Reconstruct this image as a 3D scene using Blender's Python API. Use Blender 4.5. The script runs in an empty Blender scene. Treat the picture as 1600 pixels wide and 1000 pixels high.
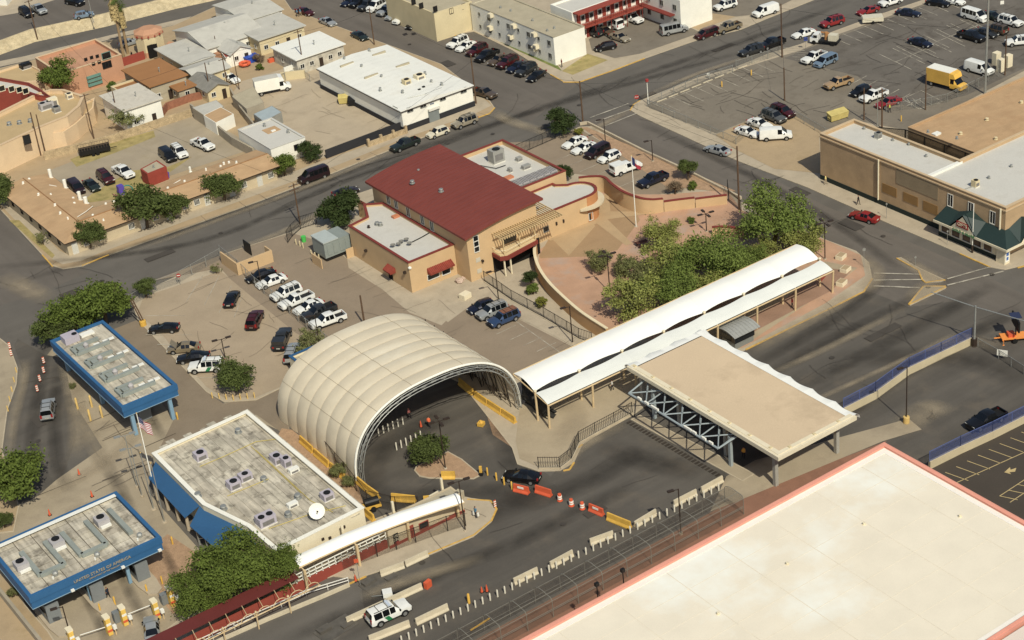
import bpy, math, random
from mathutils import Vector, Matrix
random.seed(7)
S = bpy.context.scene
COL = S.collection
# ------------------------------------------------------------------ camera
F = 2829.25; CAMH = 130.0
PITCH, ROLL, YAW = math.radians(29.736), math.radians(-6.265), math.radians(57.59)
fw = Vector((math.cos(YAW)*math.cos(PITCH), math.sin(YAW)*math.cos(PITCH), -math.sin(PITCH)))
_r = fw.cross(Vector((0, 0, 1))).normalized(); _u = _r.cross(fw)
rt = math.cos(ROLL)*_r + math.sin(ROLL)*_u
up = -math.sin(ROLL)*_r + math.cos(ROLL)*_u
cam = bpy.data.objects.new('camera', bpy.data.cameras.new('camera')); COL.objects.link(cam)
cam.data.lens = F/1600*36; cam.data.sensor_width = 36; cam.data.clip_end = 6000
m3 = Matrix((rt, up, -fw)).transposed()
cam.matrix_world = Matrix.Translation((0, 0, CAMH)) @ m3.to_4x4()
S.camera = cam
# ------------------------------------------------------------------ sky, sun, exposure
SUN_AZ, SUN_EL = math.radians(256.0), math.radians(47.0)      # where the sun stands
w = bpy.data.worlds.new('World'); S.world = w; w.use_nodes = True
nt = w.node_tree; nt.nodes.clear()
sky = nt.nodes.new('ShaderNodeTexSky'); sky.sky_type = 'NISHITA'; sky.sun_disc = False
sky.sun_elevation = SUN_EL; sky.sun_rotation = math.pi/2 - SUN_AZ
sky.dust_density = 2.0
bg = nt.nodes.new('ShaderNodeBackground'); bg.inputs[1].default_value = 0.084
out = nt.nodes.new('ShaderNodeOutputWorld')
nt.links.new(sky.outputs[0], bg.inputs[0]); nt.links.new(bg.outputs[0], out.inputs[0])
sl = bpy.data.lights.new('sun', 'SUN'); sl.energy = 3.8; sl.angle = math.radians(0.53); sl.color = (1.0, 0.95, 0.81)
sun = bpy.data.objects.new('sun', sl); COL.objects.link(sun)
sd = Vector((math.cos(SUN_AZ)*math.cos(SUN_EL), math.sin(SUN_AZ)*math.cos(SUN_EL), math.sin(SUN_EL)))
sun.rotation_euler = sd.to_track_quat('Z', 'Y').to_euler(); sun.location = (60, 60, 200)
S.view_settings.view_transform = 'Standard'; S.view_settings.look = 'None'
S.view_settings.exposure = 0.0; S.view_settings.gamma = 1.0
S.render.engine = 'CYCLES'; S.cycles.transparent_max_bounces = 24; S.cycles.max_bounces = 6

# ------------------------------------------------------------------ places: a sight line of the survey met with a level or a wall
def ray(px, py): return fw + rt*((px-800)/F) - up*((py-500)/F)
def G(px, py, z=0.0):
    d = ray(px, py); t = (z-CAMH)/d.z
    return Vector((0, 0, CAMH)) + d*t
def on_y(px, py, y):
    d = ray(px, py); t = y/d.y; return Vector((0, 0, CAMH)) + d*t
def on_x(px, py, x):
    d = ray(px, py); t = x/d.x; return Vector((0, 0, CAMH)) + d*t
def on_wall(px, py, P, Q):
    n = Vector((Q[1]-P[1], P[0]-Q[0], 0)).normalized()
    d = ray(px, py); t = (n.dot(Vector((P[0], P[1], 0)))-n.z*0 - n.dot(Vector((0, 0, 0))))/n.dot(d)
    return Vector((0, 0, CAMH)) + d*t
def yaw_of(px, py, dx, dy, z=0.6):
    a = G(px-dx*8, py-dy*8, z); b = G(px+dx*8, py+dy*8, z)
    return math.atan2(b.y-a.y, b.x-a.x)

# ------------------------------------------------------------------ materials
MATS = {}
def lin(c):
    q = [((v/255)/12.92 if v/255 <= .04045 else ((v/255+.055)/1.055)**2.4) for v in c]
    g = .3*q[0]+.6*q[1]+.1*q[2]; k = (.99, 1.0, .965); return tuple(max(.002, g+(v-g)*.86)*k[i] for i, v in enumerate(q))
def mat(name, rgb, rough=.85, var=.12, scale=.6, metal=0., fine=.08, streak=None, coat=0., bump=0., stain=None, spec=.3):
    """rgb: 0..255 display values of the bare material; noise gives wear and grain"""
    if name in MATS: return MATS[name]
    m = bpy.data.materials.new(name); m.use_nodes = True; t = m.node_tree; n = t.nodes; L = t.links
    b = n['Principled BSDF']; b.inputs['Roughness'].default_value = rough; b.inputs['Metallic'].default_value = metal
    b.inputs['Specular IOR Level'].default_value = spec
    if coat: b.inputs['Coat Weight'].default_value = coat; b.inputs['Coat Roughness'].default_value = .06
    c = lin(rgb)
    if var or fine or streak or stain:
        src = n.new('ShaderNodeNewGeometry').outputs['Position']
        def noise(sc, det, vec=None, rgh=.55):
            x = n.new('ShaderNodeTexNoise'); x.inputs['Scale'].default_value = sc; x.inputs['Detail'].default_value = det; x.inputs['Roughness'].default_value = rgh
            L.new(vec or src, x.inputs['Vector']); return x.outputs['Fac']
        def mul(col, fac, lo, hi, a=.3, z=.7):
            r = n.new('ShaderNodeMapRange'); r.inputs[1].default_value = a; r.inputs[2].default_value = z; r.inputs[3].default_value = lo; r.inputs[4].default_value = hi
            L.new(fac, r.inputs[0])
            v = n.new('ShaderNodeVectorMath'); v.operation = 'SCALE'; L.new(col, v.inputs[0]); L.new(r.outputs[0], v.inputs['Scale']); return v.outputs[0]
        base = n.new('ShaderNodeRGB'); base.outputs[0].default_value = (*c, 1); col = base.outputs[0]
        if var: col = mul(col, noise(scale, 5), 1-var, 1+var)
        if fine: col = mul(col, noise(9, 3), 1-fine, 1+fine)
        if streak:   # (scale x, scale y, amount): worn wheel paths or run-off along one direction
            mp = n.new('ShaderNodeMapping'); mp.inputs['Scale'].default_value = (streak[0], streak[1], streak[1]); L.new(src, mp.inputs['Vector'])
            col = mul(col, noise(1.0, 4, mp.outputs[0]), 1-streak[2], 1+streak[2]*.6, .35, .65)
        if stain:    # (scale, amount, rgb): blotches of another colour
            r = n.new('ShaderNodeMapRange'); r.inputs[1].default_value = .52; r.inputs[2].default_value = .68; r.inputs[4].default_value = stain[1]
            L.new(noise(stain[0], 6, None, .65), r.inputs[0])
            mx = n.new('ShaderNodeMix'); mx.data_type = 'RGBA'; L.new(r.outputs[0], mx.inputs[0]); L.new(col, mx.inputs[6]); mx.inputs[7].default_value = (*lin(stain[2]), 1); col = mx.outputs[2]
        L.new(col, b.inputs['Base Color'])
        if bump:
            bp = n.new('ShaderNodeBump'); bp.inputs['Strength'].default_value = bump; bp.inputs['Distance'].default_value = .05
            L.new(noise(6, 5), bp.inputs['Height']); L.new(bp.outputs[0], b.inputs['Normal'])
    else: b.inputs['Base Color'].default_value = (*c, 1)
    MATS[name] = m; return m
def leafmat(name, rgb, var=.35):
    if name in MATS: return MATS[name]
    m = mat(name, rgb, rough=.8, var=var, scale=.9, fine=.12, spec=.12)
    n = m.node_tree.nodes; L = m.node_tree.links; b = n['Principled BSDF']
    tr = n.new('ShaderNodeBsdfTranslucent'); mx = n.new('ShaderNodeMixShader'); mx.inputs[0].default_value = .25
    src = b.inputs['Base Color'].links[0].from_socket; L.new(src, tr.inputs[0])
    L.new(b.outputs[0], mx.inputs[1]); L.new(tr.outputs[0], mx.inputs[2]); L.new(mx.outputs[0], n['Material Output'].inputs[0])
    return m
def chainmat(name, rgb, fill=.22, cell=.12):
    """woven wire: real holes between wires, too fine to model at this distance"""
    if name in MATS: return MATS[name]
    m = mat(name, rgb, rough=.5, var=0, fine=0, metal=.4); n = m.node_tree.nodes; L = m.node_tree.links
    tc = n.new('ShaderNodeTexCoord'); sx = n.new('ShaderNodeSeparateXYZ'); L.new(tc.outputs['Object'], sx.inputs[0])
    def ma(op, a, b=None):
        x = n.new('ShaderNodeMath'); x.operation = op
        for i, v in enumerate((a, b)):
            if v is None: continue
            if isinstance(v, (int, float)): x.inputs[i].default_value = v
            else: L.new(v, x.inputs[i])
        return x.outputs[0]
    h = ma('ADD', sx.outputs[0], sx.outputs[1]); z = ma('MULTIPLY', sx.outputs[2], 1.2)
    def band(v): return ma('LESS_THAN', ma('FRACT', ma('DIVIDE', v, cell)), fill*.55)
    f = ma('MAXIMUM', band(ma('ADD', h, z)), band(ma('SUBTRACT', h, z)))
    tr = n.new('ShaderNodeBsdfTransparent'); mx = n.new('ShaderNodeMixShader'); L.new(f, mx.inputs[0]); L.new(tr.outputs[0], mx.inputs[1])
    L.new(n['Principled BSDF'].outputs[0], mx.inputs[2]); L.new(mx.outputs[0], n['Material Output'].inputs[0])
    return m

ASPH = mat('asphalt_road', (100, 94, 87), .9, .08, .12, streak=(.02, .33, .08), bump=.1, stain=(.35, .3, (84, 78, 72)))
ASPH_PORT = mat('asphalt_port', (90, 84, 77), .9, .10, .15, streak=(.03, .45, .14), bump=.1, stain=(.2, .4, (112, 100, 86)))
ASPH_SIDE = mat('asphalt_side_street', (104, 96, 88), .9, .10, .15, streak=(.4, .02, .10), bump=.1, stain=(.3, .4, (88, 80, 73)))
ASPH_LOT = mat('asphalt_tan_lot', (143, 125, 104), .9, .08, .15, stain=(.4, .3, (126, 110, 92)), bump=.08)
ASPH_LOTR = mat('asphalt_worn_lot', (104, 97, 89), .9, .18, .12, stain=(.25, .7, (76, 68, 60)), bump=.1)
ASPH_LOTR2 = mat('asphalt_pale_lot', (124, 114, 100), .9, .14, .12, stain=(.5, .45, (104, 93, 80)), bump=.1)
CONC = mat('concrete_walk', (176, 160, 136), .9, .08, .4, stain=(.5, .4, (152, 136, 114)))
CONC_PL = mat('concrete_plaza', (163, 147, 122), .9, .10, .2, stain=(.16, .6, (134, 119, 99)))
CONC_Y = mat('concrete_yard', (178, 160, 134), .9, .07, .2, stain=(.25, .5, (160, 142, 118)))
KERB = mat('concrete_kerb', (182, 166, 140), .9, .1, 1)
KERB_Y = mat('yellow_kerb_paint', (205, 158, 50), .8, .2, 1.5, stain=(2, .5, (170, 145, 95)))
DIRT = mat('bare_dirt', (172, 147, 112), .95, .12, .3, stain=(.3, .6, (150, 128, 92)), bump=.2)
DIRT_G = mat('dry_grass', (160, 142, 84), .95, .2, .6, stain=(.5, .7, (120, 118, 58)), bump=.3)
GRAVEL_R = mat('red_gravel', (168, 134, 102), .95, .15, 1.2, fine=.2, bump=.4)
PLAZA_R = mat('red_stained_concrete', (184, 142, 112), .9, .12, .25, stain=(.18, .75, (170, 152, 140)))
PAINT_W = mat('white_road_paint', (188, 178, 160), .8, .15, 1.5)
def worn(m, lo, hi, sc):   # paint rubbed away in patches
    n = m.node_tree.nodes; L = m.node_tree.links; g = n.new('ShaderNodeNewGeometry'); z = n.new('ShaderNodeTexNoise'); z.inputs['Scale'].default_value = sc; z.inputs['Detail'].default_value = 6; L.new(g.outputs['Position'], z.inputs['Vector'])
    r = n.new('ShaderNodeMapRange'); r.inputs[1].default_value = .35; r.inputs[2].default_value = .62; r.inputs[3].default_value = lo; r.inputs[4].default_value = hi; L.new(z.outputs[0], r.inputs[0])
    t = n.new('ShaderNodeBsdfTransparent'); x = n.new('ShaderNodeMixShader'); L.new(r.outputs[0], x.inputs[0]); L.new(t.outputs[0], x.inputs[1]); L.new(n['Principled BSDF'].outputs[0], x.inputs[2]); L.new(x.outputs[0], n['Material Output'].inputs[0])
worn(PAINT_W, .35, .95, .7)
TRIMRED = mat('red_trim', (128, 50, 40), .7, .06, 1)
STUC = mat('tan_stucco', (200, 166, 120), .9, .05, .5, fine=.04)
STUC_D = mat('brown_stucco', (196, 152, 100), .9, .05, .5, fine=.04)
CREAM = mat('cream_paint', (222, 208, 176), .85, .06, .5)
WHITEP = mat('white_paint', (232, 228, 216), .8, .05, .4)
GLASS = mat('dark_glass', (26, 30, 34), .12, 0, 1, fine=0, spec=.6)
FRAMEW = mat('white_frame', (214, 210, 200), .6, .05, 1)
METAL = mat('galvanised_metal', (165, 165, 160), .5, .1, 1, metal=.5)
DMETAL = mat('dark_bronze_metal', (58, 46, 38), .5, .1, 1)
BLACKM = mat('black_metal', (30, 29, 28), .5, .1, 1)
WOODP = mat('weathered_pole_wood', (96, 72, 52), .9, .2, 2)
YEL = mat('yellow_paint', (216, 166, 36), .6, .14, 1)
ORG = mat('orange_plastic', (216, 84, 34), .5, .08, 1)
BLUEP = mat('blue_fascia_paint', (40, 96, 144), .55, .06, .5)
LTBLUE = mat('pale_blue_steel', (120, 155, 180), .5, .06, 1)
ACGREY = mat('grey_ac_paint', (170, 165, 166), .6, .08, 1)
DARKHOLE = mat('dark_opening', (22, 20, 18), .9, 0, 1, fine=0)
BARK = mat('bark', (92, 76, 58), .95, .2, 2)
PINK = mat('salmon_coping', (220, 146, 124), .8, .08, .5)

# ------------------------------------------------------------------ mesh builder
class MB:
    def __init__(s): s.v = []; s.f = []; s.m = []; s.mi = 0
    def add(s, vs, fs):
        k = len(s.v); s.v += [Vector(v) for v in vs]
        for f in fs: s.f.append([i+k for i in f]); s.m.append(s.mi)
        return s
    def box(s, x0, y0, z0, x1, y1, z1):
        return s.add([(x0,y0,z0),(x1,y0,z0),(x1,y1,z0),(x0,y1,z0),(x0,y0,z1),(x1,y0,z1),(x1,y1,z1),(x0,y1,z1)],
                     [(0,3,2,1),(4,5,6,7),(0,1,5,4),(1,2,6,5),(2,3,7,6),(3,0,4,7)])
    def obox(s, c, sx, sy, sz, yaw=0, pitch=0):   # c = middle of the bottom
        R = Matrix.Rotation(yaw, 3, 'Z') @ Matrix.Rotation(pitch, 3, 'Y'); c = Vector(c); vs = []
        for z in (0, sz):
            for x, y in ((-1,-1),(1,-1),(1,1),(-1,1)): vs.append(c + R @ Vector((x*sx/2, y*sy/2, z)))
        return s.add(vs, [(0,3,2,1),(4,5,6,7),(0,1,5,4),(1,2,6,5),(2,3,7,6),(3,0,4,7)])
    def bar(s, p, q, w, h=None):
        h = h or w; p = Vector(p); q = Vector(q); d = (q-p)
        if d.length < 1e-6: return s
        d.normalize(); a = d.cross(Vector((0,0,1)))
        if a.length < 1e-3: a = Vector((1,0,0))
        a.normalize(); b = a.cross(d); vs = []
        for e in (p, q):
            for i, j in ((-1,-1),(1,-1),(1,1),(-1,1)): vs.append(e + a*(i*w/2) + b*(j*h/2))
        return s.add(vs, [(0,3,2,1),(4,5,6,7),(0,1,5,4),(1,2,6,5),(2,3,7,6),(3,0,4,7)])
    def tube(s, p, q, r, n=8, r2=None):
        r2 = r if r2 is None else r2; p = Vector(p); q = Vector(q); d = (q-p).normalized(); a = d.cross(Vector((0,0,1)))
        if a.length < 1e-3: a = Vector((1,0,0))
        a.normalize(); b = a.cross(d); vs = []
        for e, rr in ((p, r), (q, r2)):
            for i in range(n): t = 2*math.pi*i/n; vs.append(e + a*(rr*math.cos(t)) + b*(rr*math.sin(t)))
        fs = [(i, (i+1) % n, n+(i+1) % n, n+i) for i in range(n)] + [tuple(range(n))[::-1], tuple(range(n, 2*n))]
        return s.add(vs, fs)
    def pipe(s, pts, r, n=6):
        for a, b in zip(pts, pts[1:]): s.tube(a, b, r, n)
        return s
    def prism(s, pts, z0, z1):
        pts = ccw(pts); n = len(pts)
        vs = [(p[0], p[1], z0) for p in pts] + [(p[0], p[1], z1) for p in pts]
        return s.add(vs, [tuple(range(n))[::-1], tuple(range(n, 2*n))] + [(i, (i+1) % n, n+(i+1) % n, n+i) for i in range(n)])
    def poly(s, pts, z=None):
        return s.add([(p[0], p[1], p[2] if z is None else z) for p in pts], [tuple(range(len(pts)))])
    def ring(s, outer, inner, z0, z1):   # hollow wall band
        n = len(outer); vs = []
        for z in (z0, z1):
            vs += [(p[0], p[1], z) for p in outer] + [(p[0], p[1], z) for p in inner]
        fs = []
        for i in range(n):
            j = (i+1) % n
            fs += [(i, j, 2*n+j, 2*n+i), (n+j, n+i, 3*n+i, 3*n+j), (2*n+i, 2*n+j, 3*n+j, 3*n+i), (j, i, n+i, n+j)]
        return s.add(vs, fs)
    def lathe(s, c, prof, n=12):
        vs = []; c = Vector(c)
        for r, z in prof:
            for i in range(n): t = 2*math.pi*i/n; vs.append(c + Vector((r*math.cos(t), r*math.sin(t), z)))
        fs = []
        for k in range(len(prof)-1):
            for i in range(n): j = (i+1) % n; fs.append((k*n+i, k*n+j, (k+1)*n+j, (k+1)*n+i))
        fs += [tuple(range(n))[::-1], tuple(range((len(prof)-1)*n, len(prof)*n))]
        return s.add(vs, fs)
def area(p): return sum(p[i][0]*p[(i+1) % len(p)][1]-p[(i+1) % len(p)][0]*p[i][1] for i in range(len(p)))/2
def ccw(p):
    p = [tuple(q) for q in p]; return p if area(p) > 0 else p[::-1]
def inset(p, d):
    n = len(p); o = []
    for i in range(n):
        a, b, c = Vector(p[i-1][:2]), Vector(p[i][:2]), Vector(p[(i+1) % n][:2])
        e1 = (b-a).normalized(); e2 = (c-b).normalized(); n1 = Vector((-e1.y, e1.x)); n2 = Vector((-e2.y, e2.x))
        k = n1+n2; k = k/max(.3, k.dot(n1)) if k.length > 1e-6 else n1
        o.append((b.x+k.x*d, b.y+k.y*d))
    return o
def mesh(name, mb, mats, smooth=False, off=None):
    me = bpy.data.meshes.new(name)
    off = off or Vector((0, 0, 0))
    me.from_pydata([v-off for v in mb.v], [], mb.f)
    for m in (mats if isinstance(mats, (list, tuple)) else [mats]): me.materials.append(m)
    if any(mb.m): me.polygons.foreach_set('material_index', mb.m)
    if smooth:
        me.polygons.foreach_set('use_smooth', [True]*len(me.polygons)); me.set_sharp_from_angle(angle=math.radians(38))
    me.update(); return me
def thing(name, label, cat, loc=(0, 0, 0), yaw=0, group=None):
    o = bpy.data.objects.new(name, None); COL.objects.link(o); o.empty_display_size = .3
    o.location = loc; o.rotation_euler = (0, 0, yaw); o['label'] = label; o['category'] = cat
    if group: o['group'] = group
    return o
def wloc(o):
    v = Vector((0, 0, 0))
    while o: v += o.location; o = o.parent
    return v
def part(name, mb, mats, parent, smooth=False, label=None, local=False, kind=None):
    me = mesh(name, mb, mats, smooth, None if local else wloc(parent))
    o = bpy.data.objects.new(name, me); COL.objects.link(o); o.parent = parent
    if label: o['label'] = label
    if kind: o['kind'] = kind
    return o
def solo(name, mb, mats, label, cat, group=None, smooth=False):
    xs = [v.x for v in mb.v]; ys = [v.y for v in mb.v]; zs = [v.z for v in mb.v]
    c = Vector(((min(xs)+max(xs))/2, (min(ys)+max(ys))/2, min(zs)))
    o = bpy.data.objects.new(name, mesh(name, mb, mats, smooth, c)); COL.objects.link(o); o.location = c
    o['label'] = label; o['category'] = cat
    if group: o['group'] = group
    return o
def struct(name, mb, mats, parent=None, smooth=False, kind='structure'):
    o = bpy.data.objects.new(name, mesh(name, mb, mats, smooth)); COL.objects.link(o)
    if parent: o.parent = parent
    o['kind'] = kind
    return o
def copy_thing(root, loc, yaw=None, label=None, group=None, scale=None):
    r = root.copy(); COL.objects.link(r); r.location = loc
    if yaw is not None: r.rotation_euler = (0, 0, yaw)
    if label: r['label'] = label
    if group: r['group'] = group
    if scale: r.scale = scale if not isinstance(scale, (int, float)) else (scale,)*3
    for ch in list(root.children):
        c = ch.copy(); COL.objects.link(c); c.parent = r
        for g in list(ch.children):
            d = g.copy(); COL.objects.link(d); d.parent = c
    return r

# ------------------------------------------------------------------ the ground
PX = lambda pts, z=0.0: [G(x, y, z) for x, y in pts]
gm = MB(); gm.add([(-2500, -2500, 0), (3000, -2500, 0), (3000, 3500, 0), (-2500, 3500, 0)], [(0, 1, 2, 3)])
struct('ground', gm, DIRT)
_sz = [0]
def sheet(name, pts, z, m, world=False, parent=None):
    _sz[0] += 1; z += .0006*_sz[0]
    b = MB(); b.poly(pts if world else PX(pts), z); 
    if area([tuple(v) for v in b.v]) < 0: b.f = [f[::-1] for f in b.f]
    return struct(name, b, m, parent)
def slab(name, pts, m, h=.13, z0=0, world=False, side=KERB):
    p = pts if world else PX(pts, h); b = MB(); p = ccw([(q[0], q[1]) for q in p]); n = len(p)
    b.add([(q[0], q[1], z0+h) for q in p], [tuple(range(n))])
    b.mi = 1; vs = [(q[0], q[1], z0-.05) for q in p]+[(q[0], q[1], z0+h) for q in p]
    b.add(vs, [(i, (i+1) % n, n+(i+1) % n, n+i) for i in range(n)])
    i2 = inset(p, .16)   # kerb stone along the edge
    vs = [(q[0], q[1], z0+h+.004) for q in p]+[(q[0], q[1], z0+h+.004) for q in i2]
    b.add(vs, [(i, (i+1) % n, n+(i+1) % n, n+i) for i in range(n)])
    return struct(name, b, [m, side])
def strip(b, pts, wd, z):   # painted line along points
    for p, q in zip(pts, pts[1:]):
        p = Vector((p[0], p[1], 0)); q = Vector((q[0], q[1], 0)); d = (q-p).normalized(); n = Vector((-d.y, d.x, 0))*wd/2
        b.add([(v.x, v.y, z) for v in (p-n, q-n, q+n, p+n)], [(0, 1, 2, 3)])
    return b
def kerbline(pts, name='yellow_kerb', h=.135, m=KERB_Y, wd=.22):
    p = [G(x, y, h) for x, y in pts]; b = MB()
    for a, c in zip(p, p[1:]):
        b.bar((a.x, a.y, h-.04), (c.x, c.y, h-.04), wd, .12)
    return struct(name, b, m)

# asphalt of the streets (one city-wide sheet, broken up by the raised blocks)
b = MB(); b.add([(-400, 20, .02), (700, 20, .02), (700, 900, .02), (-400, 900, .02)], [(0, 1, 2, 3)]); struct('road', b, ASPH)
sheet('side_street', [(905,193),(985,172),(1150,250),(1290,322),(1500,412),(1620,470),(1620,640),(1420,560),(1340,470),(1362,420),(1290,372),(1157,318),(1000,240)], .028, ASPH_SIDE)
sheet('side_street', [(430,-40),(455,15),(690,100),(775,165),(830,190),(905,130),(880,127),(700,50),(600,-40)], .028, ASPH_SIDE)
sheet('side_street', [(-80,300),(0,332),(78,414),(140,425),(60,460),(-80,500)], .028, ASPH_SIDE)
sheet('port_road', [(640,1040),(480,1040),(570,960),(560,880),(540,800),(556,748),(600,640),(720,598),(800,700),(860,745),(905,695),(990,648),(1165,545),(1257,500),(1345,450),(1420,480),(1500,470),(1640,520),(1640,1100),(900,1100)], .032, ASPH_PORT)
Z1 = .14
# ---- raised city blocks
slab('orange_roof_block', [(-60,262),(74,407),(82,415),(98,420),(130,415),(162,401),(400,316),(520,270),(632,225),(742,185),(765,177),(773,168),(766,158),(690,100),(456,15),(425,-30),(345,6),(270,40),(175,62),(54,93),(-40,116)], DIRT)
slab('apartment_block', [(596,-40),(660,28),(705,54),(740,49),(800,78),(860,116),(880,128),(905,128),(1007,91),(1087,63),(1157,46),(1200,28),(1300,-12),(1300,-40)], CONC)
slab('parking_block', [(985,172),(990,163),(1000,157),(1090,121),(1145,106),(1200,84),(1250,69),(1307,47),(1375,22),(1450,-3),(1560,-40),(1700,-40),(1700,395),(1600,414),(1570,421),(1547,417),(1500,396),(1375,343),(1260,292),(1150,250),(1000,181)], CONC)
slab('border_station_block', [(205,470),(226,455),(345,398),(455,362),(560,302),(640,275),(760,240),(870,215),(905,198),(925,197),(1005,243),(1130,295),(1157,315),(1292,375),(1338,392),(1358,410),(1363,435),(1350,455),(1257,501),(1165,546),(1040,610),(988,649),(930,681),(910,694),(897,722),(875,735),(841,736),(808,725),(800,700),(720,598),(640,560),(560,560),(452,560),(452,600),(400,625),(350,628),(322,612),(215,500)], CONC)
slab('port_walk', [(262,1010),(440,925),(520,900),(560,905),(575,898),(668,868),(740,838),(768,815),(776,795),(766,782),(736,778),(700,770),(640,790),(560,820),(440,870),(330,930),(250,990)], CONC)
slab('corner_island', [(1400,403),(1408,402),(1440,420),(1477,437),(1470,440),(1446,441),(1441,437),(1435,422)], CONC_PL)
slab('corner_island', [(1420,475),(1443,447),(1478,447),(1478,450),(1422,477)], CONC_PL)
slab('tent_island', [(647,735),(650,728),(700,705),(722,717),(752,742),(740,748),(670,747),(655,744)], GRAVEL_R)
slab('canopy_island', [(985,655),(1000,648),(1180,740),(1160,752)], CONC_PL)
slab('left_verge', [(-60,500),(-10,520),(15,540),(28,575),(26,600),(12,640),(4,700),(-60,720)], CONC_PL)
slab('left_yard', [(-60,690),(3,700),(30,790),(22,830),(-60,840)], DIRT)
slab('booth_yard', [(-60,900),(0,860),(40,945),(75,985),(110,1040),(-60,1040)], DIRT)
# ---- lots and floors on the blocks
sheet('tan_lot', [(75,268),(122,250),(120,232),(255,190),(300,172),(372,215),(400,232),(265,276),(190,305),(125,318)], Z1, mat('lot_grey', (160,145,122), .95, .1, .2, stain=(.3,.5,(150,135,105))))
sheet('dry_yard', [(122,320),(150,300),(205,268),(262,262),(300,246),(212,308)], Z1+.006, DIRT_G)
sheet('dry_yard', [(110,250),(180,222),(240,205),(243,215),(180,240),(120,262)], Z1+.006, DIRT_G)
sheet('warehouse_yard', [(378,128),(472,100),(497,106),(628,172),(632,205),(500,250),(470,215),(420,185),(360,150)], Z1, CONC_Y)
sheet('sidewalk', [(0,320),(83,407),(98,414),(126,409),(160,395),(400,306),(520,262),(632,217),(742,179),(768,166),(740,140),(742,165),(632,208),(500,254),(395,293),(160,381),(108,400),(92,392),(12,306)], Z1, CONC)
sheet('verge', [(14,345),(30,345),(86,400),(82,405)], Z1+.006, DIRT_G)
sheet('tan_lot', [(920,62),(1000,20),(1030,5),(1075,42),(1095,52),(1000,85),(960,92),(925,80)], Z1, ASPH_LOTR2)
sheet('lawn', [(735,42),(748,30),(872,104),(878,112),(800,76)], Z1, mat('watered_grass', (108,118,52), .95, .25, .6, stain=(.6,.6,(150,138,80)), bump=.3))
sheet('lawn', [(878,112),(918,85),(950,95),(895,118)], Z1, DIRT_G)
sheet('dry_yard', [(895,28),(970,8),(985,12),(915,42)], Z1, DIRT_G)
sheet('dry_yard', [(1060,36),(1100,18),(1170,0),(1190,12),(1092,48)], Z1, DIRT)
sheet('tan_lot', [(1100,20),(1110,-20),(1300,-30),(1195,22),(1150,27)], Z1, ASPH_LOTR2)
# parking block
sheet('worn_lot', [(1010,165),(1110,122),(1145,112),(1200,95),(1250,80),(1300,58),(1450,5),(1560,-30),(1700,-30),(1700,100),(1600,112),(1500,165),(1420,205),(1340,190),(1295,215),(1235,180),(1195,185),(1150,200),(1120,210),(1015,170)], Z1, ASPH_LOTR2)
sheet('worn_lot_dark', [(1225,92),(1300,62),(1450,8),(1560,-30),(1700,-30),(1700,95),(1600,108),(1510,150),(1430,170),(1395,162),(1340,120)], Z1+.006, ASPH_LOTR)
sheet('dirt_lot', [(1118,212),(1190,180),(1235,178),(1292,212),(1280,212),(1282,272),(1210,265),(1150,235)], Z1+.008, DIRT)
# border station
sheet('station_lot', [(238,440),(345,400),(455,365),(540,390),(545,420),(600,455),(690,500),(748,468),(920,556),(780,600),(560,545),(430,520),(345,420)], Z1, ASPH_LOT)
sheet('station_lot', [(225,465),(300,440),(345,425),(460,520),(500,545),(452,600),(400,622),(350,622),(322,605),(250,520),(215,490)], Z1+.006, mat('pale_tan_lot', (166,146,120), .9, .08, .2, stain=(.3,.3,(150,130,106))))
sheet('station_lot', [(765,225),(835,222),(905,202),(985,250),(1075,290),(1060,300),(985,312),(960,290),(920,275),(870,270)], Z1, ASPH_LOT)
sheet('planting_strip', [(908,200),(918,200),(1150,300),(1135,302),(1040,292)], Z1+.006, GRAVEL_R)
b = MB(); a = [G(*p) for p in [(906,196),(918,194),(1005,238),(1075,270),(1158,312)]]
for p, q in zip(a, a[1:]): b.bar((p.x,p.y,.3),(q.x,q.y,.3),.35,.5)
struct('kerb_wall', b, KERB)
sheet('terrace', [(843,392),(905,345),(940,300),(955,285),(990,305),(1040,305),(1135,298),(1160,330),(1295,378),(1345,400),(1352,432),(1290,475),(1160,545),(955,525),(905,500),(870,470),(840,430)], Z1, PLAZA_R)
sheet('terrace_earth', [(842,402),(866,360),(940,325),(950,300),(985,315),(1000,345),(965,392),(920,402),(845,405)], Z1+.006, mat('brown_stamped_concrete', (164,132,94), .9, .1, .3, stain=(.3,.4,(150,120,86))))
STAR = mat('star_concrete', (180,150,110), .9, .06, .4)
sheet('terrace_star', [(888,400),(922,356),(860,372),(925,350),(944,300),(952,345),(1040,330),(965,352),(990,380),(945,360)][:3], Z1+.012, STAR)
sheet('terrace_star', [(888,402),(895,360),(925,345),(930,355)], Z1+.018, STAR)
sheet('terrace_star', [(925,345),(945,340),(988,382),(978,385)], Z1+.022, STAR)
sheet('terrace_star', [(925,350),(930,325),(950,298),(955,340)], Z1+.026, STAR)
sheet('terrace_star', [(945,345),(950,332),(1042,332)], Z1+.03, STAR)
sheet('terrace_star', [(850,372),(925,342),(935,350),(860,378)], Z1+.034, STAR)
sheet('entry_walk', [(645,462),(735,442),(778,450),(750,468),(700,505)], Z1+.01, CONC)
sheet('entry_walk', [(748,468),(776,450),(850,500),(930,540),(915,552),(840,513)], Z1+.012, CONC)
sheet('entry_walk', [(778,440),(800,395),(838,385),(835,430),(870,490),(880,500),(790,450)], Z1+.01, CONC)
sheet('entry_walk', [(540,392),(552,395),(645,462),(700,500),(690,510),(640,490),(535,400)], Z1+.012, CONC)
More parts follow.
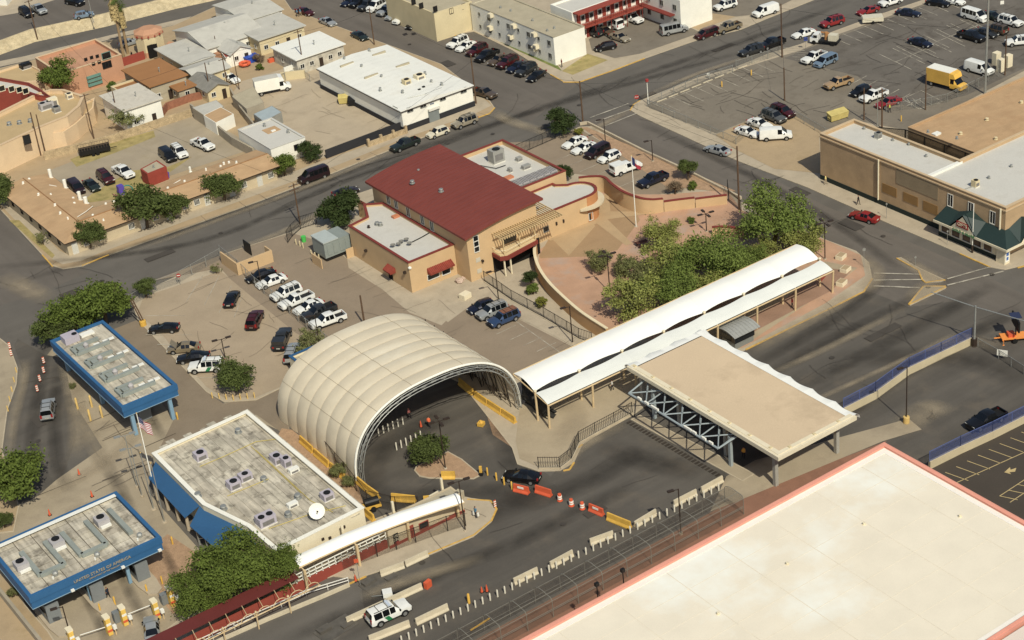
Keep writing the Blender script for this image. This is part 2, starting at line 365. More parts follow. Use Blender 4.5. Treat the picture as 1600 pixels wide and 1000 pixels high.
sheet('canopy_floor', [(812,640),(830,620),(1000,540),(1290,410),(1340,420),(1300,450),(1165,540),(1040,600),(980,640),(920,680),(895,700),(890,722),(845,732),(812,718),(806,690)], Z1+.006, mat('concrete_canopy', (170,152,124), .9, .08, .3, stain=(.15,.7,(148,130,104))))
sheet('brick_terrace', [(1155,505),(1225,470),(1290,420),(1330,425),(1300,455),(1215,500),(1160,530)], Z1+.012, mat('terrace_red_tone', (150,116,94), .9, .12, .4))
sheet('port_plaza', [(90,535),(150,545),(190,655),(215,500),(322,610),(345,632),(452,610),(452,680),(385,650),(238,715),(232,770),(330,880),(350,850),(330,940),(250,1000),(240,1100),(60,1100),(70,985),(0,860),(0,810),(60,770),(160,700),(110,620),(70,560)], .036, CONC_PL)
sheet('port_lane', [(165,520),(215,500),(322,612),(350,632),(448,600),(452,685),(400,648),(250,700),(272,655)], .042, mat('asphalt_port_tan', (134,118,98), .9, .08, .2, stain=(.3,.4,(118,102,84))))
sheet('port_lane', [(28,530),(70,555),(100,560),(112,620),(120,680),(100,740),(60,775),(35,790),(18,700),(24,640),(38,590),(22,540)], .044, ASPH_PORT)
sheet('gravel_bed', [(214,890),(245,850),(262,835),(330,880),(300,940),(270,960)], .05, GRAVEL_R)
sheet('dirt_strip', [(440,670),(456,672),(556,748),(570,795),(560,790),(430,690)], .05, GRAVEL_R)
sheet('gravel_bed', [(752,620),(798,665),(800,700),(770,680)], .05, GRAVEL_R)
# paved walk by the pink building and between barriers
sheet('hood_walk', [(560,1100),(1150,780),(1385,690),(1380,700),(1330,740),(700,1100)], .06, mat('red_brown_concrete', (142,100,78), .9, .12, .3, stain=(.4,.6,(118,84,66))))
sheet('barrier_walk', [(1135,745),(1180,720),(1420,655),(1440,672),(1380,690),(1150,785),(1110,800)], .064, CONC_PL)
sheet('barrier_walk', [(690,1020),(760,985),(1135,780),(1135,800),(1000,870),(720,1020)], .05, ASPH)
sheet('dark_lot', [(1450,735),(1600,655),(1700,600),(1700,900),(1600,815)], .05, mat('asphalt_dark_lot', (72,64,56), .9, .06, .2))
b = MB(); p0, p1 = G(983,660,.06), G(1160,765,.06); d = (p1-p0)
for i in range(34): q = p0+d*(i/34); b.obox((q.x,q.y,.07), .75, d.length/34*.62, .012, math.atan2(d.y,d.x)+math.pi/2)
struct('drain_grating', b, mat('dark_grate', (60,52,44), .8,.2,1), kind='stuff')
# ---- worn wheel paths and dusty edges: soft-edged films on the paving
def film(name, rgb, alpha):
    m = mat(name, rgb, .95, .1, .3); n = m.node_tree.nodes; L = m.node_tree.links
    at = n.new('ShaderNodeAttribute'); at.attribute_name = 'cover'
    tc = n.new('ShaderNodeTexCoord'); nz = n.new('ShaderNodeTexNoise'); nz.inputs['Scale'].default_value = .35; nz.inputs['Detail'].default_value = 5; L.new(tc.outputs['Object'], nz.inputs['Vector'])
    r = n.new('ShaderNodeMapRange'); r.inputs[1].default_value = .25; r.inputs[2].default_value = .6; r.inputs[3].default_value = .35; L.new(nz.outputs[0], r.inputs[0])
    a = n.new('ShaderNodeMath'); a.operation = 'MULTIPLY'; L.new(at.outputs['Fac'], a.inputs[0]); L.new(r.outputs[0], a.inputs[1])
    c = n.new('ShaderNodeMath'); c.operation = 'MULTIPLY'; L.new(a.outputs[0], c.inputs[0]); c.inputs[1].default_value = alpha
    tr = n.new('ShaderNodeBsdfTransparent'); mx = n.new('ShaderNodeMixShader'); L.new(c.outputs[0], mx.inputs[0]); L.new(tr.outputs[0], mx.inputs[1]); L.new(n['Principled BSDF'].outputs[0], mx.inputs[2]); L.new(mx.outputs[0], n['Material Output'].inputs[0])
    return m
TYRE = film('tyre_dark_film', (54, 50, 46), .42); DUST = film('pale_dust_film', (176, 158, 130), .5)
FZ = [.07]
def smear(name, pts, wd, m, z=None):
    z = z or FZ[0]; FZ[0] += .0045
    p = [G(x, y, z) for x, y in pts]
    # smooth the path
    q = []
    for i in range(len(p)-1):
        a = p[max(0, i-1)]; b_ = p[i]; c = p[i+1]; d = p[min(len(p)-1, i+2)]
        for k in range(6):
            t = k/6; q.append(.5*((2*b_)+(c-a)*t+(2*a-5*b_+4*c-d)*t*t+(3*b_-a-3*c+d)*t**3))
    q.append(p[-1]); n = len(q); vs = []; cov = []; fs = []
    prof = ((-1, 0), (-.55, .6), (0, 1), (.55, .6), (1, 0))
    for i, c in enumerate(q):
        d = (q[min(n-1, i+1)]-q[max(0, i-1)]); d.z = 0; d.normalize(); nn = Vector((-d.y, d.x, 0)); e = min(1, i/4, (n-1-i)/4)
        for k, (s_, v) in enumerate(prof): vs.append((c.x+nn.x*s_*wd, c.y+nn.y*s_*wd, z)); cov.append(v*e)
    for i in range(n-1):
        for k in range(4): fs.append((i*5+k, i*5+k+1, i*5+k+6, i*5+k+5))
    me = bpy.data.meshes.new(name); me.from_pydata(vs, [], fs); me.materials.append(m)
    at = me.attributes.new('cover', 'FLOAT', 'POINT'); at.data.foreach_set('value', cov)
    o = bpy.data.objects.new(name, me); COL.objects.link(o); o['kind'] = 'stuff'; return o
for pts, wd in [([(420,1010),(620,925),(800,850),(900,800),(1000,755)], 1.6), ([(780,1000),(900,930),(1050,860),(1240,770),(1400,700)], 1.5), ([(560,860),(700,830),(800,790),(900,760),(1010,700)], 2.4),
                ([(700,645),(660,665),(600,700),(575,745),(600,775),(680,775),(780,770),(870,790)], 2.6), ([(760,640),(790,690),(800,725),(850,770)], 2.0), ([(1100,760),(1200,700),(1330,640),(1400,590),(1500,530),(1600,480)], 1.7),
                ([(1240,610),(1340,560),(1450,500),(1560,440)], 1.6), ([(1180,590),(1290,535),(1400,480),(1500,430)], 1.4), ([(1390,430),(1330,480),(1250,530),(1180,570)], 1.4), ([(70,530),(62,600),(50,700),(70,760)], 1.3), ([(95,560),(85,640),(90,720),(110,770)], 1.2),
                ([(150,700),(190,770),(220,850)], 1.2), ([(170,850),(200,920),(240,1000)], .9), ([(110,880),(150,960),(170,1010)], .9), ([(250,850),(270,890),(300,960)], .8), ([(185,560),(230,640),(255,690)], 1.),
                ([(0,450),(300,355),(600,250),(900,150),(1200,50),(1330,0)], 1.3), ([(-40,420),(300,380),(520,290),(700,222),(880,160),(1200,70)], 1.2), ([(1000,190),(1150,262),(1300,345),(1420,430)], 1.2), ([(940,690),(1010,720),(1100,740)], 2.5), ([(1290,560),(1500,560),(1600,600)], 2.8)]:
    smear('tyre_darkening', pts, wd, TYRE)
for pts, wd in [([(1345,452),(1290,485),(1257,503),(1170,548)], 1.6), ([(1405,400),(1445,425),(1480,440)], 1.6), ([(1425,475),(1445,450),(1480,448)], 2.0), ([(1335,395),(1366,420),(1362,440),(1345,458)], 1.8), ([(1200,585),(1300,540),(1420,478)], .8), ([(1240,640),(1350,590),(1480,530)], .6),
                ([(1395,680),(1450,640),(1480,650)], 2.5), ([(1440,560),(1500,530),(1570,545)], 1.8), ([(760,870),(640,905),(560,935)], 1.2), ([(870,740),(905,700),(980,660)], 1.2), ([(985,172),(940,195),(925,205)], 1.), ([(0,430),(40,450),(80,470)], 2.5), ([(770,172),(800,190),(880,215)], 1.6), ([(40,560),(35,600),(20,660),(12,720)], 1.0),
                ([(345,398),(455,356),(560,298)], 1.1), ([(100,548),(112,600),(122,660),(118,720)], 1.6), ([(235,655),(200,690),(150,730),(70,775)], 1.4), ([(200,395),(400,322),(520,275),(630,230)], .9), ([(1000,153),(1090,115),(1200,78)], .8), ([(120,630),(150,700),(170,740)], 1.5), ([(840,600),(900,650),(860,700)], 2.)]:
    smear('dust_film', pts, wd, DUST)
# soft shadow-free dirt on the floor below the walkway
# ---- painted markings
def lines(name, segs, wd, z, m=PAINT_W):
    b = MB()
    for s in segs: strip(b, PX(s), wd, z)
    return struct(name, b, m)
LZ = .2
segs = []
for i in range(9): x0 = 1030+i*18.5; y0 = 160-i*7.6; segs.append([(x0, y0), (x0+33, y0+15)])
segs += [[(1022,165),(1112,131)], [(1115,212),(1188,182)], [(1020,163),(1055,178)]]
for i in range(11): x0 = 1300+i*17; y0 = 60-i*5.8; segs.append([(x0, y0), (x0+29, y0+12)])
for i in range(7): x0 = 1374+i*21; y0 = 86-i*9; segs.append([(x0, y0), (x0+50, y0+24)]); segs.append([(x0+27, y0-12), (x0+67, y0+8)])
segs += [[(1400,98),(1460,72)], [(1460,68),(1530,40)]]
for i in range(6): x0 = 1330+i*17; y0 = 133-i*7+i*14; segs.append([(x0, y0), (x0+24, y0-13)])
for i in range(6): x0 = 1222+i*4; y0 = 76+i*3.6; segs.append([(x0, y0), (x0+32, y0+1)])
segs += [[(1410,156),(1440,143)], [(1440,143),(1472,160)], [(1410,156),(1436,172)], [(1436,172),(1472,160)]]
for i in range(5): segs.append([(1415+i*11, 152+i*3), (1425+i*11, 168-i*1)])
lines('painted_lines', segs, .14, LZ)
segs = [[(318,431),(290,475)], [(343,432),(320,478)], [(362,448),(343,490)], [(380,462),(366,498)], [(228,495),(290,495)], [(228,525),(300,525)], [(246,540),(275,541)], [(268,556),(300,557)], [(284,572),(318,574)], [(302,592),(345,592)], [(308,440),(340,432)]]
for i in range(5): x0 = 806+i*21; y0 = 510+i*9; segs.append([(x0, y0), (x0+26, y0-14)] if 0 else [(x0-30, y0+14), (x0, y0)])
segs += [[(770,478),(880,556)]]
for i in range(6): x0 = 908+i*18; y0 = 240+i*9; segs.append([(x0-38, y0+12), (x0, y0-4)])
lines('painted_lines', segs, .12, LZ)
segs = [[(1365,428),(1440,430)], [(1365,439),(1442,438)], [(1365,448),(1438,451)], [(1480,437),(1548,418)], [(1480,447),(1568,425)], [(922,185),(982,163)], [(930,192),(985,172)], [(945,198),(995,178)], [(700,492),(735,498)], [(360,335),(400,395)], [(395,330),(420,372)]]
lines('painted_lines', segs[:8], .3, .15)
rc_ = random.Random(11)
def cracks(name, box, n, z, m, wd=.05, ln=(3, 9), axis=.5):   # wandering tar-sealed cracks
    b = MB()
    for _ in range(n):
        u, v = rc_.random(), rc_.random(); P = [G(*q) for q in box]; c = P[0].lerp(P[1], u).lerp(P[3].lerp(P[2], u), v); a = (rc_.choice((0, math.pi/2))+rc_.gauss(0, .12)); L_ = rc_.uniform(*ln); pts = [Vector((c.x, c.y, z))]
        for k in range(int(L_/.6)): a += rc_.gauss(0, .10); pts.append(pts[-1]+Vector((math.cos(a), math.sin(a), 0))*.6)
        for i in range(len(pts)-1):
            d = (pts[i+1]-pts[i]).normalized(); q = Vector((-d.y, d.x, 0))*wd; b.add([pts[i]-q, pts[i+1]-q, pts[i+1]+q, pts[i]+q], [(0, 1, 2, 3)])
    return struct(name, b, m, kind='stuff')
TAR = mat('crack_tar', (70, 63, 57), .8, .1, 1); TARL = mat('crack_soft', (112, 100, 86), .9, .1, 1)
cracks('sealed_cracks', [(1030,165),(1300,60),(1330,190),(1180,185)], 42, .21, mat('crack_mid', (92,84,75), .9, .1, 1), .045)
cracks('sealed_cracks', [(1300,62),(1560,-20),(1600,100),(1400,165)], 40, .212, TAR, .04); cracks('sealed_cracks', [(380,135),(500,110),(630,195),(480,230)], 22, .205, mat('crack_pale', (150,134,112), .9, .1, 1), .035)
cracks('sealed_cracks', [(0,440),(620,235),(640,262),(0,520)], 26, .135, TAR, .03, (3, 14)); cracks('sealed_cracks', [(640,235),(1300,-10),(1420,-10),(900,190)], 26, .135, TAR, .03, (3, 14)); cracks('sealed_cracks', [(980,190),(1040,180),(1480,430),(1300,372)], 20, .135, TAR, .03, (3, 10))
cracks('sealed_cracks', [(430,380),(700,480),(880,560),(560,540)], 14, .205, TARL, .025); cracks('sealed_cracks', [(230,480),(340,430),(480,540),(350,610)], 18, .205, TARL, .03); cracks('sealed_cracks', [(600,760),(1000,720),(1100,800),(640,960)], 12, .17, TAR, .025, (3, 12)); cracks('sealed_cracks', [(100,640),(210,640),(250,760),(120,780)], 14, .17, TARL, .035); cracks('sealed_cracks', [(1200,600),(1420,480),(1600,480),(1400,640)], 12, .17, TAR, .025, (4, 14))
b = MB()
for px, py in [(520,290),(700,225),(905,165),(1120,110),(345,365),(1200,290),(1380,370),(1450,450),(1300,560),(660,880),(880,820),(60,690),(160,440),(640,70),(560,250),(770,210),(1550,430),(1060,170)]: c = G(px, py); b.lathe((c.x, c.y, .138), [(.38, 0), (.38, .012)], 12)
struct('manhole_covers', b, mat('manhole_iron', (70,64,58), .6, .1, 2), kind='stuff')
b = MB()
for px, py, sx, sy in [(600,272,3,1.4),(850,200,2.2,1.6),(1010,150,4,1.2),(250,400,5,1.5),(1250,300,1.6,3.5),(1330,352,2,4),(700,100,2,3),(930,800,3,1.2),(1380,520,6,1.4),(60,660,1.3,3),(1130,75,5,1.2),(110,460,3,2)]: c = G(px, py); b.obox((c.x, c.y, .128), sx, sy, .008)
struct('asphalt_patches', b, mat('patch_dark', (74,68,62), .9, .08, .5), kind='stuff')
b = MB()
for i in range(9):
    x0 = 1460+i*17; y0 = 748-i*9; strip(b, PX([(x0, y0), (x0+36, y0+13)]), .11, .1)
strip(b, PX([(1495,755),(1640,690)]), .11, .1)
for i in range(5): strip(b, PX([(1562+i*14, 776-i*9), (1590+i*14, 782-i*9)]), .11, .105)
strip(b, PX([(1562,776),(1620,738)]), .11, .1); strip(b, PX([(1578,786),(1640,745)]), .11, .1)
struct('painted_lines', b, mat('tan_road_paint', (190,165,110), .8, .1, 1))
b = MB(); b.poly(PX([(1569,739),(1578,731),(1579,735),(1588,732),(1586,738),(1577,739),(1580,742)]), .1); struct('painted_arrow', b, mat('tan_road_paint', (0,0,0)))
# expansion joints of the concrete plaza
b = MB()
for s in [[(235,725),(160,752)],[(130,665),(190,640)],[(160,690),(232,660)],[(225,700),(275,678)],[(60,775),(135,745)],[(35,600),(90,590)],[(560,262),(640,240)],[(690,505),(640,487)]]: strip(b, PX(s), .1, .125)
struct('expansion_joints', b, mat('joint_dark', (70,62,52)))
for k in [[(128,415),(162,401),(170,398)], [(66,398),(76,409),(82,416)], [(880,128),(905,128),(960,109),(1007,91)], [(860,116),(880,127)], [(705,54),(720,57)], [(745,184),(765,177),(773,168)], [(1000,157),(990,163),(985,172)], [(1500,396),(1547,417)], [(1590,418),(1640,405)],
          [(1363,435),(1350,455),(1300,480),(1257,501),(1165,546)], [(1401,403),(1435,422),(1441,437),(1446,441),(1477,437)], [(1420,476),(1478,448)], [(1420,475),(1443,447),(1478,447)], [(668,866),(740,836),(768,813),(776,795),(766,782),(730,780)], [(545,912),(572,900)], [(897,722),(890,733),(880,735)], [(910,694),(903,700)]]:
    kerbline(k)
# ================================================================== buildings
ROOF_W = mat('white_membrane_roof', (226,224,216), .8, .04, .3, stain=(.3,.4,(205,198,184)))
ROOF_G = mat('grey_membrane_roof', (196,192,184), .85, .05, .3, stain=(.3,.5,(178,172,162)))
ROOF_T = mat('tan_gravel_roof', (172,160,134), .95, .08, .5, fine=.12)
ROOF_O = mat('orange_brown_roof', (184,148,106), .95,.09,.3, fine=.1, streak=(.25,.9,.06), stain=(.25,.6,(170,132,92)))
ROOF_LT = mat('grey_shingle_roof', (186,182,172), .9, .06, .5, stain=(.4,.4,(160,156,148)))
BLACKBASE = mat('black_base_paint', (46,46,50), .8, .06, .5)
RED_S = mat('brick_red_paint', (150,62,46), .8, .06, .5)
TERRA = mat('terracotta_stucco', (190,138,104), .9, .06, .4)
TANY = mat('pale_yellow_stucco', (208,190,148), .9, .06, .4)
STONE = mat('rubble_stone', (180,156,118), .95, .2, .9, fine=.35, bump=.6, stain=(1.2,.6,(140,118,88)))
CMU = mat('grey_block_wall', (160,148,128), .95, .1, .5, fine=.15)
def rect(x0, y0, x1, y1): return [(x0, y0), (x1, y0), (x1, y1), (x0, y1)]
def bld(label, poly, h, wm, rm, par=.35, cop=None, t=.3, cat='building', name='building', z0=.1, copw=.1, group=None):
    p = ccw([(q[0], q[1]) for q in poly]); c = (sum(q[0] for q in p)/len(p), sum(q[1] for q in p)/len(p), z0)
    o = thing(name, label, cat, c, group=group); i = inset(p, t)
    b = MB(); b.ring(p, i, z0-.1, h); part('wall', b, wm, o)
    b = MB(); b.prism(i, h-par-.3, h-par); part('roof', b, rm, o)
    if cop:
        b = MB(); b.ring(inset(p, -copw*.6), inset(p, t+copw*.5), h-.02, h+.10); part('coping', b, cop, o)
    return o
def win(o, px, py, face, w, h, frame=FRAMEW, glass=GLASS, bars=0, name='window', sill=True, sunk=False):
    """face: ('x', x0) wall looking to -x, ('y', y0) wall looking to -y; px, py is the window's middle"""
    ax, v = face; c = on_x(px, py, v) if ax == 'x' else on_y(px, py, v); f = .09
    u = Vector((0, -1, 0)) if ax == 'x' else Vector((1, 0, 0)); nn = Vector((-1, 0, 0)) if ax == 'x' else Vector((0, -1, 0)); up_ = Vector((0, 0, 1))
    return winat(o, c, u, nn, w, h, frame, glass, bars, name, sill)
def winat(o, c, u, nn, w, h, frame, glass, bars, name, sill=True):
    f = .09; up_ = Vector((0, 0, 1)); b = MB()
    def slab_(b, a0, a1, z0, z1, d0, d1):
        vs = [c+u*a+up_*z+nn*d for d in (d0, d1) for a, z in ((a0, z0), (a1, z0), (a1, z1), (a0, z1))]
        b.add(vs, [(0,1,2,3),(7,6,5,4),(0,4,5,1),(1,5,6,2),(2,6,7,3),(3,7,4,0)])
    slab_(b, -w/2-f, -w/2, -h/2-f, h/2+f, -.05, .07); slab_(b, w/2, w/2+f, -h/2-f, h/2+f, -.05, .07)
    slab_(b, -w/2, w/2, h/2, h/2+f, -.05, .07); slab_(b, -w/2, w/2, -h/2-f, -h/2, -.05, .07+(.06 if sill else 0))
    for k in range(bars): a = -w/2+(k+1)*w/(bars+1); slab_(b, a-.03, a+.03, -h/2, h/2, 0, .06)
    fr = part(name, b, frame, o); g = MB(); slab_(g, -w/2, w/2, -h/2, h/2, -.04, .015); part('pane', g, glass, fr); return fr
def panelface(o, px, py, face, w, h, m, name, d=.05):
    ax, v = face; c = on_x(px, py, v) if ax == 'x' else on_y(px, py, v)
    b = MB()
    if ax == 'x': b.box(v-d, c.y-w/2, c.z-h/2, v+.02, c.y+w/2, c.z+h/2)
    else: b.box(c.x-w/2, v-d, c.z-h/2, c.x+w/2, v+.02, c.z+h/2)
    return part(name, b, m, o)
AC_N = [0]
def ac(o, px, py, z, sx, sy, sz, m=ACGREY, fans=1, name='ac_unit', yaw=0):
    """roof plant bolted to the roof it serves: a part of its building"""
    c = G(px, py, z+sz/2); c.z = z; b = MB(); b.obox(c+Vector((0, 0, .12)), sx, sy, sz, yaw); u = part(name, b, m, o)
    b = MB(); b.obox(c, sx*1.05, sy*1.05, .14, yaw); part('curb', b, FRAMEW, u)
    for k in range(fans):
        q = c + Vector(((k-(fans-1)/2)*sx*.5, -sy*.1, sz+.12)); b = MB(); r = min(sx/(fans*2.6), sy*.38); b.lathe(q, [(r, 0), (r, .07), (r*.8, .09)], 12); part('fan', b, BLACKM, u)
    b = MB(); b.obox(c+Vector((0, -sy/2-.01, sz*.25)), sx*.7, .05, sz*.5); part('grille', b, mat('ac_grille', (120,116,114), .6, .1, 2), u)
    return u
def vent(o, px, py, z, r=.18, h=.6, m=METAL, name='roof_vent'):
    c = G(px, py, z+h/2); c.z = z; b = MB(); b.lathe(c, [(r*1.8, -.01), (r*1.8, .05), (r, .06), (r, h*.7), (r*1.5, h*.75), (r*1.3, h)], 10); return part(name, b, m, o, smooth=True)
def hatch(o, px, py, z, sx, sy, m=ROOF_W, h=.3, name='roof_hatch'):
    c = G(px, py, z+h/2); b = MB(); b.box(c.x-sx/2, c.y-sy/2, z-.02, c.x+sx/2, c.y+sy/2, z+h); return part(name, b, m, o)

# ---- warehouse
WH = bld('long white warehouse with black painted base and shallow white roof', rect(147.2,260.8,162.5,290.3), 4.1, WHITEP, ROOF_W, par=.05)
b = MB()
for k in range(16):   # roof made of sheets running across, low ridge along the middle
    y0 = 260.6+k*1.87
    b.add([(146.9,y0,4.25),(146.9,y0+1.85,4.25),(154.9,y0+1.85,4.75),(154.9,y0,4.75),(162.8,y0,4.25),(162.8,y0+1.85,4.25)], [(0,3,2,1),(3,4,5,2)])
    b.add([(146.9,y0,4.05),(146.9,y0+1.85,4.05),(154.9,y0+1.85,4.05),(154.9,y0,4.05),(162.8,y0,4.05),(162.8,y0+1.85,4.05)], [(0,1,2,3),(3,2,5,4)])
b.add([(146.9,260.6,4.05),(162.8,260.6,4.05),(162.8,260.6,4.25),(154.9,260.6,4.75),(146.9,260.6,4.25)], [(0,1,2,3,4)])
b.add([(146.9,260.6,4.05),(146.9,290.5,4.05),(146.9,290.5,4.25),(146.9,260.6,4.25)], [(3,2,1,0)])
part('sheet_roof', b, ROOF_W, WH)
b = MB(); b.box(147.05,260.65,0,162.65,260.79,1.15); b.box(147.05,260.65,0,147.19,290.4,1.0); part('painted_base', b, BLACKBASE, WH)
b = MB(); b.box(146.86,260.5,3.98,162.85,260.62,4.1); b.box(146.8,260.5,4.0,146.9,290.5,4.12); part('gutter', b, DMETAL, WH)
for px, py in [(640.5,171),(661,164),(691.5,153),(724,141)]: win(WH, px, py, ('y', 260.8), 1.15, .8, METAL, GLASS, 1)
panelface(WH, 677.5, 180, ('y', 260.8), 2.2, 2.6, mat('grey_roller_door', (120,126,126), .5, .08, 1), 'roller_door', .22)
b = MB(); c = on_y(677, 169, 260.8); b.box(c.x-1.2, 260.3, c.z-.2, c.x+1.2, 260.8, c.z+.2); part('door_hood', b, FRAMEW, WH)
b = MB(); c = on_y(675, 162, 260.8)
for k in range(3): b.box(c.x-.4+k*.28, 260.74, c.z-.1, c.x-.2+k*.28, 260.8, c.z+.12)
part('house_number', b, mat('number_blue', (60,80,120), .6), WH)
panelface(WH, 618, 170, ('x', 147.2), 1.6, .8, METAL, 'louvre')
for px, py in [(578,103),(583,84)]: pass
for px, py, sx in [(542,100,.5),(592,83,.5),(580,118,.5),(629,101,.5)]:
    c = G(px, py, 4.7); b = MB(); b.obox((c.x, c.y, 4.45), 2.9, .35, .35, 0); part('skylight', b, ROOF_T, WH)
ac(WH, 635, 128, 4.55, 1.3, 1.3, .9, TANY, 1, 'swamp_cooler'); ac(WH, 655, 120, 4.45, 1.7, 1.5, .8, CREAM, 1, 'swamp_cooler')
for px, py in [(565,103),(596,119),(594,139),(577,78),(538,91),(629,143),(690,131),(674,127),(664,114)]: vent(WH, px, py, 4.5)
b = MB(); c = G(660,141,4.4); b.obox((c.x,c.y,4.35), .9,.9,.12); b.obox((c.x-.6,c.y,4.35), .5,.4,.5); b.obox((c.x+.5,c.y+.3,4.35), .5,.4,.6); part('pipework', b, BLACKM, WH)
b = MB(); b.pipe([G(637,153,4.6), G(664,147,4.75), G(690,137,4.6)], .06); part('roof_pipe', b, METAL, WH)

# ---- two-storey white apartments
AP = bld('two storey white apartment block with tan gravel roof and wall mounted coolers', rect(184.3,265,191.7,293), 5.8, WHITEP, ROOF_T, par=.12, cop=ROOF_T)
for i in range(8):
    y = 266.5+i*3.35
    for z in (1.7, 4.3):
        winat(AP, Vector((184.3, y, z)), Vector((0,-1,0)), Vector((-1,0,0)), .9 if i % 2 == 0 else .5, .9 if i % 2 == 0 else .6, METAL, GLASS, 1 if i % 2 == 0 else 0, 'window')
for px, py in [(805,40),(837,53),(840,72),(837,75),(800,57),(769,23),(768,43)]:
    c = on_x(px, py, 184.3); b = MB(); b.box(183.5, c.y-.5, c.z-.4, 184.28, c.y+.5, c.z+.4); u = part('wall_cooler', b, CREAM, AP)
    b = MB(); b.box(183.46, c.y-.35, c.z-.25, 183.5, c.y+.35, c.z+.25); part('grille', b, METAL, u)
for px, py in [(782,11),(798,16),(832,31),(855,47),(866,43)]: vent(AP, px, py, 5.7, .15, .4)
# ---- motel with red galleries
MO = bld('white walk up motel with red railings and galleries', rect(194,272,214,279), 6.2, WHITEP, ROOF_G)
for z, nm in ((3.1, 'gallery'), (6.15, 'gallery')):
    b = MB(); b.box(194.2, 270.2, z-.25, 214, 272, z); part(nm, b, RED_S, MO)
b = MB()
for k in range(40): b.box(194.2+k*.5, 270.22, 3.1, 194.24+k*.5, 270.26, 4.0)
b.box(194.2, 270.2, 4.0, 214, 270.28, 4.07); part('railing', b, TRIMRED, MO, kind='stuff')
for i in range(9):
    x = 195.5+i*2.1
    for z in (1.2, 4.3):
        b = MB(); b.box(x-.45, 271.93, z-1.1, x+.45, 272, z+1.0); part('door', b, RED_S if i % 3 != 1 else TRIMRED, MO)
        winat(MO, Vector((x+1.05, 272, z+.1)), Vector((1,0,0)), Vector((0,-1,0)), .7, .8, METAL, GLASS, 0, 'window')
for i in range(6): b = MB(); b.box(194.3+i*3.9, 270.25, 0, 194.42+i*3.9, 270.37, 6.0); part('post', b, TRIMRED, MO)
WR = bld('white two storey block with dark windows and blank end wall', rect(211.5,260.3,219.5,280), 6.4, WHITEP, ROOF_G)
for y in (262, 266, 270):
    for z in (1.8, 4.6): winat(WR, Vector((211.5, y, z)), Vector((0,-1,0)), Vector((-1,0,0)), .9, 1., METAL, GLASS, 1, 'window')
b = MB(); b.box(210.2, 262, 3.0, 211.5, 280, 3.2); part('gallery', b, TRIMRED, WR)
b = MB()
for k in range(8): b.obox((209.8-k*.0, 281-k*.35, 3-k*.36), 1.2, .32, .12)
part('stair', b, CONC, WR)
TB = bld('cream corner building with dark windows at the top of the side street', [(176,293.6),(185,293.3),(184,312),(176,312)], 6, TANY, ROOF_T)
for px, py in [(658,9),(680,14),(705,17),(724,10),(646,3)]: win(TB, px, py, ('y', 293.5), .8, 1., DMETAL, GLASS, 1)

# ---- houses
def house(label, x0, y0, x1, y1, h, wm, rm, ridge='x', rise=1.0, over=.4, name='house', wins=3, cat='house'):
    o = thing(name, label, cat, ((x0+x1)/2, (y0+y1)/2, .1)); b = MB(); b.box(x0, y0, 0, x1, y1, h)
    if ridge == 'x':
        ym = (y0+y1)/2; b.add([(x0,y0,h),(x0,y1,h),(x0,ym,h+rise)], [(0,2,1)]); b.add([(x1,y0,h),(x1,y1,h),(x1,ym,h+rise)], [(0,1,2)])
    elif ridge == 'y':
        xm = (x0+x1)/2; b.add([(x0,y0,h),(x1,y0,h),(xm,y0,h+rise)], [(0,1,2)]); b.add([(x0,y1,h),(x1,y1,h),(xm,y1,h+rise)], [(0,2,1)])
    part('wall', b, wm, o); a = over; k = rise*a/max(.1, ((y1-y0) if ridge == 'x' else (x1-x0))/2); t = .14; b = MB()
    if ridge == 'x':
        ym = (y0+y1)/2; pr = [(y0-a, h-k), (ym, h+rise), (y1+a, h-k)]
        for (ya, za), (yb, zb) in zip(pr, pr[1:]):
            b.add([(x0-a,ya,za),(x1+a,ya,za),(x1+a,yb,zb),(x0-a,yb,zb),(x0-a,ya,za+t),(x1+a,ya,za+t),(x1+a,yb,zb+t),(x0-a,yb,zb+t)], [(0,3,2,1),(4,5,6,7),(0,1,5,4),(1,2,6,5),(2,3,7,6),(3,0,4,7)])
    elif ridge == 'y':
        xm = (x0+x1)/2; pr = [(x0-a, h-k), (xm, h+rise), (x1+a, h-k)]
        for (xa, za), (xb, zb) in zip(pr, pr[1:]):
            b.add([(xa,y0-a,za),(xb,y0-a,zb),(xb,y1+a,zb),(xa,y1+a,za),(xa,y0-a,za+t),(xb,y0-a,zb+t),(xb,y1+a,zb+t),(xa,y1+a,za+t)], [(0,3,2,1),(4,5,6,7),(0,1,5,4),(1,2,6,5),(2,3,7,6),(3,0,4,7)])
    else: b.box(x0-a, y0-a, h, x1+a, y1+a, h+.2)
    part('roof', b, rm, o)
    n = max(1, wins)
    for i in range(n):
        x = x0+(i+.5)*(x1-x0)/n
        if i == n//2 and n > 1:
            b = MB(); b.box(x-.42, y0-.05, .1, x+.42, y0+.02, 2.1); part('door', b, DMETAL, o)
        else: winat(o, Vector((x, y0, 1.6)), Vector((1,0,0)), Vector((0,-1,0)), .8, .8, FRAMEW, GLASS, 1, 'window')
    for i in range(max(1, int((y1-y0)/4))):
        winat(o, Vector((x0, y0+2+i*4, 1.6)), Vector((0,-1,0)), Vector((-1,0,0)), .7, .8, FRAMEW, GLASS, 0, 'window')
    b = MB(); b.lathe(((x0*.4+x1*.6), (y0+y1)/2-.8, h+rise*.4), [(.1, 0), (.1, .9), (.2, .95), (.15, 1.1)], 8); part('roof_vent', b, METAL, o)
    return o
house('white house with brown porch gable beside the kiosk tower', 138.3,319.5,151,334.5,3.2,WHITEP,ROOF_LT,'x',1.6, wins=5)
house('white gabled wing with porch facing the yard', 140.5,314,145,319.3,2.8,WHITEP,ROOF_LT,'y',1.1, wins=2)
